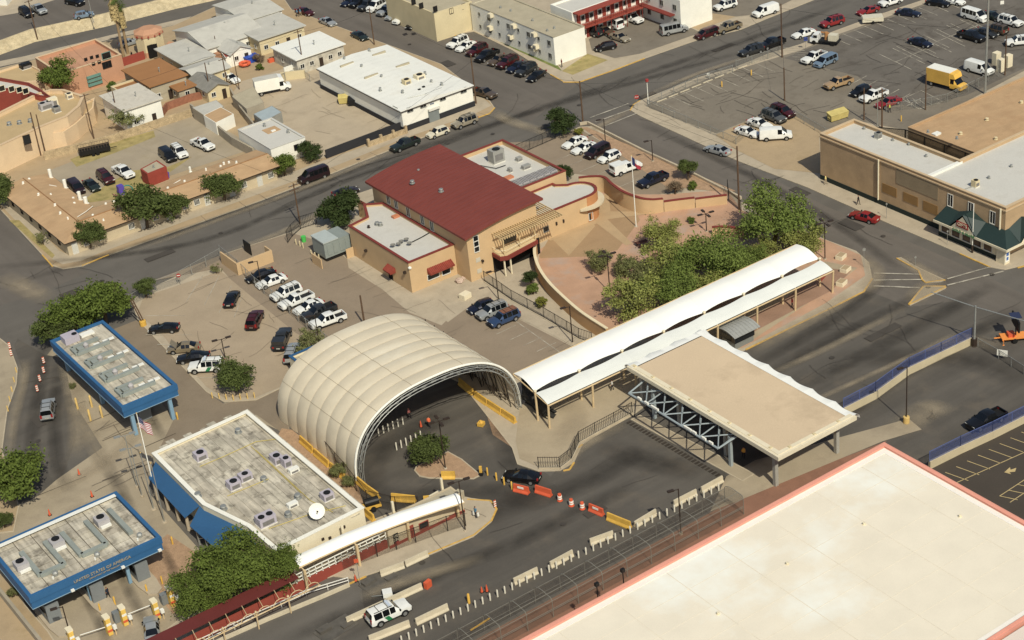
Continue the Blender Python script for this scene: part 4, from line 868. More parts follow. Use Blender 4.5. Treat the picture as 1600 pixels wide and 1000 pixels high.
# balcony and pergola in the inner corner
b = MB(); b.prism([(128.2,205.5),(128.2,203.4),(129.2,202.8),(135.6,203.8),(135.6,205.5),(137,208.3),(137,205.55)][:6], 3.0, 3.6); part('balcony_edge', b, TRIMRED, TX)
b = MB(); b.prism([(128.4,205.5),(128.4,203.6),(129.3,203.1),(135.4,204.0),(135.4,205.5)], 3.61, 3.78); part('balcony_floor', b, mat('balcony_cream', (206,180,134), .9,.05,.5), TX)
for px, py in [(786,447),(811,434)]:
    c = G(px, py, .15); c.x = max(c.x, 128.9); b = MB(); b.box(c.x-.1,203.3,.1,c.x+.1,203.5,3.0); part('balcony_post', b, CREAM, TX)
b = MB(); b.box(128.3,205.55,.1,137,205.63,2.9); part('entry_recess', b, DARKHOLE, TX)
for i in range(27):
    x = 128.6+i*.43; b = MB(); b.box(x-.05,202.7,6.6,x+.05,209.2 if x > 137 else 205.6,6.8); part('pergola_slat', b, mat('pergola_tan', (206,178,128), .8,.08,1), TX)
b = MB(); b.box(128.4,203.2,6.4,139.9,203.4,6.6); b.box(137.05,207.2,6.4,139.9,207.35,6.6); b.box(128.4,204.6,6.42,139.9,204.75,6.6); part('pergola_beam', b, mat('pergola_tan', (0,0,0)), TX)
b = MB(); b.pipe([(128.35,205.4,4.6),(128.35,203.5,4.6),(129.2,202.95,4.6),(135.5,203.9,4.6),(135.5,205.4,4.6)], .04, 5); part('balcony_rail', b, CREAM, TX)
for x in (129, 132.2, 135.3): b = MB(); b.box(x-.08,203.2+(x-129)*.12,3.7,x+.08,203.38+(x-129)*.12,6.5); part('pergola_post', b, mat('pergola_tan', (0,0,0)), TX)
panelface(TX, 795, 372, ('y', 205.6), 2.6, 1.5, GLASS, 'balcony_window', .05)
# curved garden walls
def curvewall(px_pts, h, th, label, capm, wallm, z=.1, steps=8):
    P = [G(x, y, z) for x, y in px_pts]; q = []
    for i in range(len(P)-1):
        a = P[max(0, i-1)]; b_ = P[i]; c = P[i+1]; d = P[min(len(P)-1, i+2)]
        for k in range(steps): t = k/steps; q.append(.5*((2*b_)+(c-a)*t+(2*a-5*b_+4*c-d)*t*t+(3*b_-a-3*c+d)*t**3))
    q.append(P[-1]); n = len(q); hs = h if isinstance(h, list) else [h]*2
    def hh(i): f = i/(n-1)*(len(hs)-1); k = min(len(hs)-2, int(f)); return hs[k]+(hs[k+1]-hs[k])*(f-k)
    mid = q[n//2]; o = thing('garden_wall', label, 'wall', (mid.x, mid.y, z))
    for nm, w_, zo, m, lo in (('wall_face', th, 0, wallm, 0), ('coping', th+.16, .13, capm, 1)):
        b = MB(); vs = []
        for i, c in enumerate(q):
            d = q[min(n-1, i+1)]-q[max(0, i-1)]; d.z = 0; d.normalize(); nn = Vector((-d.y, d.x, 0))*w_/2; top = hh(i)+zo; bot = z-.1 if not lo else hh(i)+.002
            for s_ in (-1, 1):
                for zz in (bot, top): v = c+nn*s_; vs.append((v.x, v.y, zz))
        fs = []
        for i in range(n-1): k = i*4; fs += [(k, k+4, k+5, k+1), (k+6, k+2, k+3, k+7), (k+1, k+5, k+7, k+3)]
        fs += [(0, 1, 3, 2), (n*4-4, n*4-2, n*4-1, n*4-3)]
        b.add(vs, fs); part(nm, b, m, o)
    return o
curvewall([(843,388),(838,402),(838,420),(845,440),(860,462),(885,487),(912,510),(950,535)], 2.3, .3, 'long curved tan wall with cream coping around the terrace', mat('cream_coping', (222,204,166), .85,.05,1), STUC_D)
curvewall([(906,302),(925,300),(945,301),(958,312),(975,324),(1000,333),(1020,334),(1037,331)], [2.9,2.9,2.9,2.4], .3, 'curved tan wall with red coping between car park and terrace', TRIMRED, STUC)
curvewall([(1038,331),(1060,328),(1086,325)], 1.9, .3, 'middle stepped tan wall section with red coping', TRIMRED, STUC)
curvewall([(1087,325),(1110,322),(1136,319)], 1.7, .3, 'end stepped tan wall section with red coping beside utility pole', TRIMRED, STUC)
curvewall([(1113,367),(1130,366),(1150,368),(1165,373)], 1.4, .3, 'short curved red coped wall near the big green tree', TRIMRED, STUC)
curvewall([(563,338),(575,345),(585,352),(592,345)], 3.0, .3, 'curved tan wall stub with red coping behind low wing', TRIMRED, STUC)
# generator behind walls
o = thing('generator', 'grey steel generator enclosure on a stand beside the low wing', 'generator', (114, 229.5, .1))
b = MB(); b.box(111.4,227.4,.8,116.2,231.2,3.4); part('housing', b, mat('generator_grey', (134,142,138), .5,.05,1), o)
b = MB(); b.box(111.3,227.3,3.4,114.0,231.3,3.6); part('lid', b, mat('generator_light', (170,178,176), .5,.05,1), o)
b = MB(); b.box(111.6,227.6,.1,116,231,.8); part('stand', b, BLACKM, o)
b = MB()
for i in range(4): b.box(111.9+i*1.1,227.33,1.2,112.7+i*1.1,227.4,3.0)
part('door', b, mat('generator_grey', (0,0,0)), o)
b = MB(); b.box(109.8,226.0,.1,109.95,229.0,1.8); b.box(114.4,226.0,.1,115.7,226.15,1.8); solo('screen_wall', b, STUC, 'low tan walls screening the grey generator', 'wall')
for i, (px, py) in enumerate([(463,382),(469,385),(474,388),(487,399),(493,403),(499,406),(513,404),(521,402)]):
    c = G(px, py, .1); b = MB(); b.lathe((c.x, c.y, .1), [(.1,0),(.1,.95),(.05,1.0)], 8)
    solo('bollard', b, TANY, 'cream bollard in the row guarding the grey generator', 'bollard', 'cream bollards by the generator')
c = G(475,377,.2); b = MB(); b.lathe((c.x,c.y,.1), [(.35,0),(.4,.9),(.42,1.0)], 10); solo('waste_bin', b, mat('bright_green', (60,190,70), .5,.05,1), 'bright green bin behind cream bollards', 'bin')
# walled dumpster yard
DW = thing('screen_wall', 'tan L shaped wall with dark gate leaf around the refuse corner', 'wall', (102, 237, .1))
b = MB(); b.box(99.2,234,0,99.45,239.5,2.2); b.box(99.2,233.8,0,105.5,234.05,2.2); b.box(105.3,234.05,0,105.5,236,2.2); part('wall_face', b, STUC, DW)
b = MB(); b.box(103.9,238.3,.2,104.05,240.6,2.2); part('gate_leaf', b, BLACKM, DW)
# ================================================================== inspection canopies (blue)
PANROOF = []
for k, c_ in enumerate([(190,180,160),(184,173,154),(195,185,166),(178,168,150)]):
    PANROOF.append(mat('weathered_roof_panel%d' % k, c_, .9, .12, .5, streak=(1.6,.22,.3), stain=(.7,.85,(106,98,86))))
def panelroof(o, x0, y0, x1, y1, z, nx, ny, along='y'):
    b = MB(); b.box(x0, y0, z-.3, x1, y1, z-.02); part('roof', b, mat('roof_joint_dark', (96,88,76), .9,.1,1), o)
    dx = (x1-x0)/nx; dy = (y1-y0)/ny; md = []
    for m in PANROOF:
        b = MB(); b.box(-dx/2+.05, -dy/2+.04, 0, dx/2-.05, dy/2-.04, .05); md.append(mesh('roof_panel', b, m))
    w0 = wloc(o)
    for i in range(nx):
        for j in range(ny):
            p = bpy.data.objects.new('roof_panel', random.choice(md)); COL.objects.link(p); p.parent = o
            p.location = Vector((x0+(i+.5)*dx, y0+(j+.5)*dy+( .0 if i % 2 else 0), z-.03+random.random()*.03))-w0
def fascia(o, x0, y0, x1, y1, zb, zt, out=.35, m=BLUEP):
    t = [(x0, y0), (x1, y0), (x1, y1), (x0, y1)]; bo = [(x0-out*0, y0), (x1, y0), (x1, y1), (x0, y1)]
    inn = inset(t, .45); b = MB(); b.ring(t, inn, (zb+zt)/2+.02, zt); part('upper_fascia', b, m, o)
    t2 = inset(t, .1); b = MB(); b.ring(t2, inset(t2, .3), zb, (zb+zt)/2+.02); part('lower_fascia', b, m, o)
    b = MB(); b.ring(inset(t2, -.04), t2, zb-.05, zb+.03); part('drip_edge', b, mat('pale_blue_edge', (130,160,180), .5,.05,1), o)
    b = MB(); b.box(x0+.35, y0+.35, zb+.15, x1-.35, y1-.35, zb+.25); part('soffit', b, mat('dark_soffit', (70,72,74), .9,.1,1), o)
def duct(o, pts, z, w_=.5, h_=.45, m=None):
    b = MB()
    for p, q in zip(pts, pts[1:]): b.bar((p[0], p[1], z+h_/2), (q[0], q[1], z+h_/2), w_, h_)
    return part('duct', b, m or mat('duct_grey', (140,146,140), .6,.08,1), o)
C1 = thing('inspection_canopy', 'long blue edged inspection canopy with four rows of roof ducts', 'canopy', (70, 214, .1))
fascia(C1, 65.9, 202.6, 74.2, 227.0, 3.6, 5.3)
panelroof(C1, 66.4, 203.1, 73.7, 226.5, 5.0, 3, 9)
for k, yy in enumerate([206.3, 211.4, 216.4, 221.3]):
    duct(C1, [(72.2,yy-.9),(67.3,yy-.9),(67.3,yy+1.2),(71.4,yy+1.2)], 5.05)
    b = MB(); b.box(67.8,yy-.4,5.05,68.7,yy+.7,5.5); u = part('fan_box', b, mat('duct_grey', (0,0,0)), C1); b = MB(); b.lathe((69.2,yy+.4,5.05), [(.35,0),(.4,.5),(.15,.8)], 10); part('cowl', b, ACGREY, u)
    for dx in (70.2, 71.6, 72.4): b = MB(); b.box(dx,yy-.2,5.05,dx+.9,yy+.35,5.18); part('access_hatch', b, ROOF_W, C1)
b = MB(); b.box(67.2,224.2,5.05,69.4,226.0,6.1); u = part('ac_unit', b, mat('lilac_ac', (176,168,180), .6,.05,1), C1); b = MB(); b.lathe((68.9,224.8,6.1), [(.4,0),(.4,.08)], 10); part('fan', b, BLACKM, u)
b = MB(); b.box(69.8,224.6,5.05,71.8,225.6,5.35); part('access_hatch', b, ROOF_W, C1)
for (x, y, w2) in [(67.2,202.4,.5),(72.8,202.2,.5)]:
    b = MB(); b.box(x-.25,202.9,.1,x+.25,203.4,3.7); part('column', b, LTBLUE, C1)
for (x, y) in [(67.2,214),(72.8,214),(67.2,226),(72.8,226)]: b = MB(); b.box(x-.25,y-.25,.1,x+.25,y+.25,3.7); part('column', b, LTBLUE, C1)
for (x, y) in [(69.9,207),(69.9,214),(69.9,221)]:
    o = thing('inspection_booth', {207:'inspection booth under the flag end of the northern canopy',214:'inspection booth under the middle of the northern canopy',221:'inspection booth under the grove end of the northern canopy'}[y], 'booth', (x, y, .1), group='booths under the northern canopy'); b = MB(); b.box(x-.9,y-1.4,.1,x+.9,y+1.4,2.6); part('cabin', b, mat('booth_grey', (120,124,126), .6,.05,1), o)
    b = MB(); b.box(x-.95,y-1.2,1.2,x+.95,y+1.2,2.1); part('window', b, GLASS, o)
C2 = thing('inspection_canopy', 'wide blue canopy lettered UNITED STATES OF AMERICA over the booths', 'canopy', (49, 178, .1))
fascia(C2, 40.2, 172.0, 57.0, 184.8, 3.6, 5.4)
panelroof(C2, 40.7, 172.5, 56.5, 184.3, 5.05, 7, 10)
duct(C2, [(42.9,181),(42.9,175.2),(45.9,175.2),(45.9,181)], 5.1, .6); duct(C2, [(48.2,181.3),(48.2,175.4),(51.4,175.4),(51.4,181.5)], 5.1, .6); duct(C2, [(54.6,181.8),(54.6,175.4)], 5.1, .6)
for x, y in [(41.9,178.4),(46.9,179.6),(52.9,180.0)]:
    b = MB(); b.box(x-.75,y-.8,5.1,x+.75,y+.8,6.0); u = part('ac_unit', b, ACGREY, C2); b = MB(); b.lathe((x,y+.2,6.0), [(.5,0),(.5,.08),(.3,.1)], 14); part('fan', b, BLACKM, u)
    b = MB(); b.box(x-.6,y-1.2,5.1,x+.7,y-.85,5.4); part('condensate_tray', b, ROOF_W, u)
for x in (44.4, 49.7, 55.2): 
    b = MB(); b.lathe((x,174.3,5.05), [(.35,0),(.35,.4),(.2,.6)], 10); part('roof_vent', b, METAL, C2); b = MB(); b.lathe((x-.5,173.8,5.05), [(.12,0),(.12,.35)], 8); part('roof_vent', b, ROOF_W, C2)
b = MB(); b.box(40.7,183.7,5.4,56.5,184.3,5.46); part('roof_edge', b, ROOF_W, C2)
text('UNITED STATES OF AMERICA', .55, mat('faded_gold_letters', (172,154,116), .6,.05,1), (49.2,171.93,4.75), (1,0,0), (0,0,1), C2)
text('DEPARTMENT OF THE TREASURY', .26, mat('faded_gold_letters', (0,0,0)), (49.4,171.93,4.25), (1,0,0), (0,0,1), C2, 'small_lettering')
for x in (45.2, 51.6, 56.4): b = MB(); b.box(x-.2,171.75,3.7,x+.2,172.05,3.95); part('lane_light', b, ROOF_W, C2)
for x, y in [(42.5,173.5),(47.5,173.5),(52.5,173.5),(42.5,183),(47.5,183),(52.5,183)]: b = MB(); b.box(x-.2,y-.2,.1,x+.2,y+.2,3.7); part('column', b, LTBLUE, C2)
for k, x in enumerate((42.6, 48.2, 54)):
    o = thing('inspection_booth', ['grey glazed booth under the left end of the lettered canopy', 'grey glazed booth under the middle of the lettered canopy', 'grey glazed booth under the right end of the lettered canopy'][k], 'booth', (x, 174.5, .1)); b = MB(); b.box(x-.8,172.6,.1,x+.8,176.4,2.7); part('cabin', b, mat('booth_grey', (0,0,0)), o); b = MB(); b.box(x-.85,172.9,1.2,x+.85,176,2.2); part('window', b, GLASS, o)
    b = MB(); b.prism([(x-1.2,172),(x-.9,169.8),(x,169.1),(x+.9,169.8),(x+1.2,172),(x+1.2,178),(x-1.2,178)], 0, .26); struct('lane_island', b, CONC)
# port office with weathered panel roof
PO = thing('port_office', 'cream port office with streaked panel roof and many roof units', 'building', (71, 176, .1))
p = [(64.6,190.9),(64.3,176),(66.3,168),(66.5,161.2),(78.7,161.6),(78.7,191.3)]; p = ccw(p); i_ = inset(p, .35)
b = MB(); b.ring(p, i_, 0, 4.35); part('wall', b, CREAM, PO); b = MB(); b.ring(inset(p, -.06), inset(p, .5), 4.34, 4.45); part('coping', b, WHITEP, PO)
b = MB(); b.prism(i_, 3.4, 3.93); part('roof', b, PANROOF[1], PO)
md = []
for m in PANROOF:
    b = MB(); b.box(-.575, -1.87, 0, .575, 1.87, .05); md.append(mesh('roof_panel', b, m))
for i in range(12):
    for j in range(8):
        x = 65.5+i*1.19; y = 163.3+j*3.78+(i*7 % 5)*.28
        if x < 66.9 and y < 175: continue
        q = bpy.data.objects.new('roof_panel', random.choice(md)); COL.objects.link(q); q.parent = PO; q.location = Vector((x, y, 3.93+random.random()*.03))-wloc(PO)
LIL = mat('lilac_ac', (0,0,0))
for px, py, sx, sy, sz, f in [(313,712,1.5,1.3,1.0,1),(365,757,1.5,1.3,1.0,1),(383,745,1.6,1.1,.9,1),(415,812,2.2,1.5,1.2,2),(432,717,1.2,1.6,1.0,1),(447,722,1.0,1.2,1.2,1),(511,775,1.4,1.2,.9,1)]: ac(PO, px, py, 3.98, sx, sy, sz, LIL, f)
for px, py in [(459,735),(457,789)]: ac(PO, px, py, 3.98, 1.3, .7, .5, ROOF_W, 0, 'roof_box')
for px, py in [(372,673),(309,773),(349,793),(412,748),(450,803),(465,775)]: vent(PO, px, py, 3.98, .28, .6, METAL)
GP = mat('yellow_gas_pipe', (190,170,90), .7,.1,1)
for pts in [[(312,729),(350,713),(400,690),(440,685)], [(400,703),(440,740),(485,782),(520,800)], [(355,775),(420,748)], [(420,826),(480,805),(540,790)], [(392,697),(470,770)]]:
    b = MB(); b.pipe([G(x, y, 4.1) for x, y in pts], .05); part('gas_pipe', b, GP, PO)
o = PO; c = G(497,812,4.0); b = MB(); b.tube((c.x,c.y,3.95),(c.x,c.y,5.0),.08,8)
for t in range(3): b.bar((c.x,c.y,4.8),(c.x+.9*math.cos(t*2.1),c.y+.9*math.sin(t*2.1),4.0),.06)
dm = part('dish_mount', b, DMETAL, PO)
b = MB(); D = Vector((-.25,-.85,.45)).normalized(); a1 = D.cross(Vector((0,0,1))).normalized(); a2 = a1.cross(D); cc = Vector((c.x,c.y,5.3)); vs = []; N = 20
for r, dd in ((0.02,0),(.5,.06),(.95,.22),(.99,.24),(.95,.18),(.3,-.06)):
    for k in range(N): t = 2*math.pi*k/N; vs.append(cc+D*dd+a1*(r*math.cos(t))+a2*(r*math.sin(t)))
fs = [(q*N+k, q*N+(k+1) % N, (q+1)*N+(k+1) % N, (q+1)*N+k) for q in range(5) for k in range(N)]; b.add(vs, fs); part('satellite_dish', b, WHITEP, PO, smooth=True)
b = MB(); b.bar(cc, cc+D*.9, .04); b.obox(cc+D*.9-Vector((0,0,.08)), .15,.15,.16); part('dish_feed', b, DMETAL, PO)
for px, py in [(533,826),(537,823),(504,842),(515,840)]: panelface(PO, px, py, ('y', 161.4), .35, .3, DMETAL, 'wall_fitting', .15)
# blue side awnings of the office
BL2 = mat('blue_awning', (42,90,134), .5,.05,.5)
b = MB(); b.add([(64.5,190.0,3.6),(64.3,177.2,3.6),(62.2,177.4,2.7),(62.6,188.5,2.7),(64.5,190,3.5),(64.3,177.2,3.5),(62.2,177.4,2.6),(62.6,188.5,2.6)], [(0,3,2,1),(4,5,6,7),(2,3,7,6),(0,4,7,3),(1,2,6,5)]); part('blue_awning', b, BL2, PO)
b = MB(); b.add([(64.3,177.1,3.6),(66.2,168.2,3.6),(65.4,162.5,3.6),(62.4,162.9,2.7),(61.9,175.4,2.7),(61.9,175.4,2.6),(62.4,162.9,2.6)], [(0,4,3,2,1),(4,5,6,3)]); part('blue_awning', b, BL2, PO)
for y in (164.5,167,169.5,172,174.5): b = MB(); b.box(62.2,y-.1,.1,62.4,y+.1,2.6); b.bar((62.3,y,2.6),(62.3,y+2.2,1.2),.08); part('awning_post', b, METAL, PO)
for y in (178.2,181,184,187): b = MB(); b.lathe((62.7,y,.1), [(.25,0),(.2,2.5)], 10); part('awning_column', b, CONC, PO)
SBk = bld('small building with blue trim hidden behind the white tent', [(90.6,196.5),(95,196.5),(95,201.5),(90.6,201.5)], 3.2, CREAM, ROOF_T, cop=BL2)
# ================================================================== fabric tent
TN = thing('fabric_tent', 'huge cream ribbed fabric tent arched over the inspection lanes', 'tent', (96.5, 182, .1))
HW, HT, XC, Y0T, Y1T = 12.75, 10.1, 96.5, 172.4, 193.0
def arch(t, bulge=0.0, r=0.0):   # t 0..1 along the arch
    a = math.pi*(1-t); e = 2/2.5; c_, s_ = math.cos(a), math.sin(a)
    x = math.copysign(abs(c_)**e, c_); z = abs(s_)**e; k = 1+r
    return XC+(HW*k+bulge*abs(c_))*x, (HT*k+bulge)*z
NA = 40; NB = 8
FAB = mat('cream_tent_fabric', (214,199,172), .75,.04,.12, fine=.03, bump=.35, streak=(.12,.5,.07), stain=(.1,.6,(226,216,194)))
nf = FAB.node_tree; tr = nf.nodes.new('ShaderNodeBsdfTranslucent'); tr.inputs[0].default_value = (*lin((150,120,80)), 1); mx = nf.nodes.new('ShaderNodeMixShader'); mx.inputs[0].default_value = .02
nf.links.new(nf.nodes['Principled BSDF'].outputs[0], mx.inputs[1]); nf.links.new(tr.outputs[0], mx.inputs[2]); nf.links.new(mx.outputs[0], nf.nodes['Material Output'].inputs[0])
for k in range(NB):
    ya = Y1T+(Y0T-Y1T)*k/NB; yb = Y1T+(Y0T-Y1T)*(k+1)/NB; b = MB(); NS = 8; vs = []; fs = []
    for s_ in range(NS+1):
        f = s_/NS; y = ya+(yb-ya)*f; bl = .13*math.sin(math.pi*f)**.8
        for i in range(NA+1): x, z = arch(i/NA, bl); vs.append((x, y, z+.1))
    W_ = NA+1
    for s_ in range(NS):
        for i in range(NA): fs.append((s_*W_+i, s_*W_+i+1, (s_+1)*W_+i+1, (s_+1)*W_+i))
    b.add(vs, fs); part('fabric_bay', b, FAB, TN, smooth=True)
for k in range(1, NB):
    y = Y1T+(Y0T-Y1T)*k/NB; b = MB(); b.pipe([(arch(i/NA)[0], y, arch(i/NA)[1]+.13) for i in range(NA+1)], .018, 5); part('seam', b, mat('seam_tan', (206,190,164), .8,.05,1), TN)
    b = MB(); b.pipe([(arch(i/20, 0, -.045)[0], y, arch(i/20, 0, -.045)[1]) for i in range(21)], .07, 5); b.pipe([(arch(i/20, 0, -.012)[0], y, arch(i/20, 0, -.012)[1]) for i in range(21)], .05, 5)
    for i in range(20): p1 = arch(i/20, 0, -.045); p2 = arch((i+1)/20, 0, -.012); b.bar((p1[0], y, p1[1]), (p2[0], y, p2[1]), .05)
    part('rib_truss', b, DMETAL, TN)
for t in (.17,.3,.45,.6,.74,.87):
    b = MB(); pts = []
    for k in range(NB):
        for s_ in range(6): f = s_/6; y = Y1T+(Y0T-Y1T)*(k+f)/NB; x, z = arch(t, .13*math.sin(math.pi*f)**.8); pts.append((x, y, z+.11))
    pts.append((*[arch(t)[0], Y0T], arch(t)[1]+.11)); b.pipe(pts, .028, 4); part('seam_line', b, mat('seam_dark', (140,124,98), .8,.05,1), TN)
for y, nm in ((Y0T, 'front_arch'),):
    b = MB(); b.pipe([(arch(i/NA, .1)[0], y, arch(i/NA, .1)[1]+.1) for i in range(NA+1)], .16, 8); part('front_hem', b, WHITEP, TN)
    b = MB()
    for r in (-.012, -.055):
        for yy in (y-.1, y-.6): b.pipe([(arch(i/NA, 0, r)[0], yy, arch(i/NA, 0, r)[1]) for i in range(NA+1)], .055, 5)
    for i in range(NA):
        p1 = arch(i/NA, 0, -.012); p2 = arch((i+1)/NA, 0, -.055)
        if i % 2: p1, p2 = arch(i/NA, 0, -.055), arch((i+1)/NA, 0, -.012)
        b.bar((p1[0], y-.35, p1[1]), (p2[0], y-.35, p2[1]), .06)
    part('front_truss', b, METAL, TN)
NET = mat('dark_netting', (52,50,46), .9,.2,1)
b = MB()   # ragged netting hanging beside the right foot
random.seed(5); vs = []; fs = []
for i in range(9):
    for j in range(6): vs.append((109.5+random.random()*.7+.3*math.sin(i), 172.2-j*1.05+random.random()*.3, max(.15, 4.6-i*.57-j*.12+random.random()*.3)))
for i in range(8):
    for j in range(5): fs.append((i*6+j, i*6+j+1, i*6+j+7, i*6+j+6))
b.add(vs, fs); b.add([(v[0]+.8, v[1]-.5, max(.12, v[2]*.3)) for v in vs], fs); solo('shade_net', b, NET, 'torn dark netting hanging at the right foot of the tent', 'netting')
for ch in TN.children:
    if ch.name.startswith('side'): continue
    for v in ch.data.vertices: v.co.z = (v.co.z+.1)*(1-.10*max(0, (v.co.y+182-Y0T)/(Y1T-Y0T)))-.1
# inner side screen with dark frames
b = MB()
for k in range(9): y = 173+k*2.3; b.bar((108.2,y,.2),(107.3,y,6.5),.08); b.bar((108.2,y,.2),(107.6,y+2.3,5),.05)
part('side_frame', b, BLACKM, TN)
# ================================================================== white pedestrian canopies
WFAB = mat('white_canopy_fabric', (236,234,228), .7,.02,.3, fine=.01)
PC = thing('pedestrian_canopy', 'long twin strip white tensile canopy beside the terrace', 'canopy', (134, 168, .1))
NBAY = 7; X0c, X1c = 108.9, 159.6; Lb = (X1c-X0c)/NBAY
def memb(x0, x1, ya, za, yb, zb, sagA, sagB, crown, n=14, m_=8):
    vs = []; fs = []
    for i in range(n+1):
        u = i/n; s_ = math.sin(math.pi*u)
        for j in range(m_+1):
            v = j/m_; y = ya+sagA*s_ + (yb+sagB*s_-ya-sagA*s_)*v; z = za+(zb-za)*v+crown*math.sin(math.pi*v)-.18*s_*(1-abs(2*v-1)*.6); vs.append((x0+(x1-x0)*u, y, z))
    for i in range(n):
        for j in range(m_): fs.append((i*(m_+1)+j, (i+1)*(m_+1)+j, (i+1)*(m_+1)+j+1, i*(m_+1)+j+1))
    return vs, fs
for k in range(NBAY):
    xa = X0c+k*Lb; xb = xa+Lb
    b = MB(); b.add(*memb(xa, xb, 168.0, 4.6, 172.6, 5.3, .5, -.05, .5)); part('fabric_panel', b, WFAB, PC, smooth=True)
    b = MB(); b.add(*memb(xa, xb, 165.2, 3.9, 167.75, 4.5, .12, -.22, .15)); part('fabric_panel', b, mat('grey_white_canopy_fabric', (216,217,212), .7, .03, .3, fine=.01), PC, smooth=True)
TANP = mat('tan_steel_paint', (206,178,132), .6,.06,1)
b = MB(); b.pipe([(X0c, 172.7, 5.2), (X1c, 172.7, 5.2)], .09); b.pipe([(X0c, 165.0, 3.8), (X1c, 165.0, 3.8)], .11); part('edge_tube', b, TANP, PC)
for k in range(NBAY+1):
    x = X0c+k*Lb; b = MB(); b.tube((x,165.3,.1),(x,165.1,3.8),.15,8); part('post', b, TANP, PC)
    b = MB(); b.tube((x,167.85,.1),(x,167.85,4.7),.15,8); b.bar((x,165.1,3.8),(x,172.7,5.1),.12); part('frame', b, TANP, PC)
    b = MB(); b.lathe((x,167.85,4.7), [(.22,0),(.22,.12),(.1,.2)], 8); part('mast_cap', b, CREAM, PC)
# big beige canopy
BC = thing('inspection_canopy', 'large square beige fabric canopy with white scalloped skirt over the entry lanes', 'canopy', (126.7, 148.3, .1))
XA, XB, YA, YB, ZC = 120.3, 133.0, 134.0, 162.6, 6.0
BFAB = mat('beige_canopy_fabric', (206,180,146), .85,.04,.12, stain=(.1,.6,(172,148,118)))
b = MB(); vs = []; fs = []; n1, n2 = 12, 24
for i in range(n1+1):
    for j in range(n2+1): u, v = i/n1, j/n2; vs.append((XA+.7+(XB-XA-1.6)*u, YA+.6+(YB-YA-1.7)*v, ZC+.05-.25*math.sin(math.pi*u)*math.sin(math.pi*v)))
for i in range(n1):
    for j in range(n2): fs.append((i*(n2+1)+j, (i+1)*(n2+1)+j, (i+1)*(n2+1)+j+1, i*(n2+1)+j+1))
b.add(vs, fs); part('roof_fabric', b, BFAB, BC, smooth=True)
def scallop(P, Q, nn, nb, m, name, drop=.7, wd=1.0):
    P = Vector(P); Q = Vector(Q); nn = Vector(nn)
    for k in range(nb):
        vs = []; fs = []; N_ = 8
        for i in range(N_+1):
            u = (k+i/N_)/nb; s_ = math.sin(math.pi*i/N_); c = P+(Q-P)*u
            vs += [c-nn*wd+Vector((0,0,.1)), c+nn*(.25-.2*s_)+Vector((0,0,.12-.05*s_)), c+nn*(.75-.4*s_)+Vector((0,0,-.2)), c+nn*(.85-.5*s_)+Vector((0,0,-drop+.15*s_))]
        for i in range(N_):
            for j in range(3): fs.append((i*4+j, (i+1)*4+j, (i+1)*4+j+1, i*4+j+1))
        b = MB(); b.add(vs, fs); part(name, b, m, BC, smooth=True)
scallop((XB,YA,ZC),(XB,YB,ZC),(1,0,0),7,WFAB,'skirt'); scallop((XB,YB,ZC),(XA,YB,ZC),(0,1,0),3,WFAB,'skirt')
b = MB(); b.box(XA-.25,YA-.3,ZC-.5,XA+.1,YB,ZC+.05); b.box(XA+.1,YA-.3,ZC-.5,XB,YA+.05,ZC+.05); part('edge_beam', b, mat('cream_beam', (222,208,178), .7,.05,1), BC)
b = MB(); b.box(XA+.1,YA+.05,ZC-.02,XA+.75,YB-.3,ZC+.12); b.box(XA+.75,YA+.05,ZC-.02,XB-.3,YA+.62,ZC+.12); part('edge_gutter', b, mat('cream_beam', (0,0,0)), BC)
for k in range(8): b = MB(); b.obox((XA+.45,YA+1.8+k*3.7,ZC+.12), .35,.35,.12); part('clamp_plate', b, TANY, BC)
for k in range(3): b = MB(); b.obox((XA+2.2+k*4,YA+.35,ZC+.12), .35,.35,.12); part('clamp_plate', b, TANY, BC)
for x in (121.6, 131.8):
    for y in (136, 145, 154, 161.5): b = MB(); b.box(x-.25,y-.25,.1,x+.25,y+.25,ZC-.3); part('column', b, mat('column_concrete', (160,156,146), .8,.06,1), BC)
b = MB()
for y in (136,139.2,142.4,145.6,148.8,152,155.2,158.4,161.5): b.bar((XA,y,ZC-.4),(XB,y,ZC-.4),.15,.3)
part('ceiling_beam', b, mat('dark_soffit', (0,0,0)), BC)
# gantry truss with cameras
GT = thing('camera_gantry', 'pale blue grey steel truss with white cameras projecting from beige canopy', 'gantry', (119, 150, 0))
b = MB(); ST = mat('pale_steel_truss', (150,160,164), .5,.05,1); xg = 117.6; yg0, yg1, zg = 141.8, 159.2, 4.5
b.tube((xg,yg0,zg),(xg,yg1,zg),.14,8); b.tube((xg,yg1,zg),(121,yg1+.6,zg+.4),.12,8); b.tube((xg,yg0,zg),(121,yg0,zg+.4),.12,8); part('chord', b, ST, GT)
for k in range(5):
    ya = yg1-k*(yg1-yg0)/5; yb = yg1-(k+1)*(yg1-yg0)/5
    b = MB(); b.tube((xg,ya,zg),(121.2,yb+.4,zg+.3),.09,6); b.tube((xg,yb,zg),(121.2,yb+.4,zg+.3),.09,6); b.tube((xg,yb,zg),(120.8,ya,zg+.3),.09,6); b.tube((119.3,(ya+yb)/2,zg+.15),(119.3,(ya+yb)/2-.2,zg+1.2),.06,6); part('brace', b, ST, GT)
for (px, py) in [(999,616),(1010,622),(1020,629),(1026,635),(1072,662),(1078,668),(1085,671),(1100,679),(1111,688)]:
    c = on_x(px, py, xg-.05); c.z = zg+.1; c = on_x(px, py, xg); b = MB(); b.obox((xg-.05,c.y,zg+.12), .22,.7,.28); b.obox((xg-.05,c.y,zg-.02), .1,.1,.2); part('camera', b, WHITEP, GT)
for y in (yg0+1, yg1-1.5): b = MB(); b.box(xg+2.6,y-.2,.1,xg+3.0,y+.2,zg); part('leg', b, ST, GT)
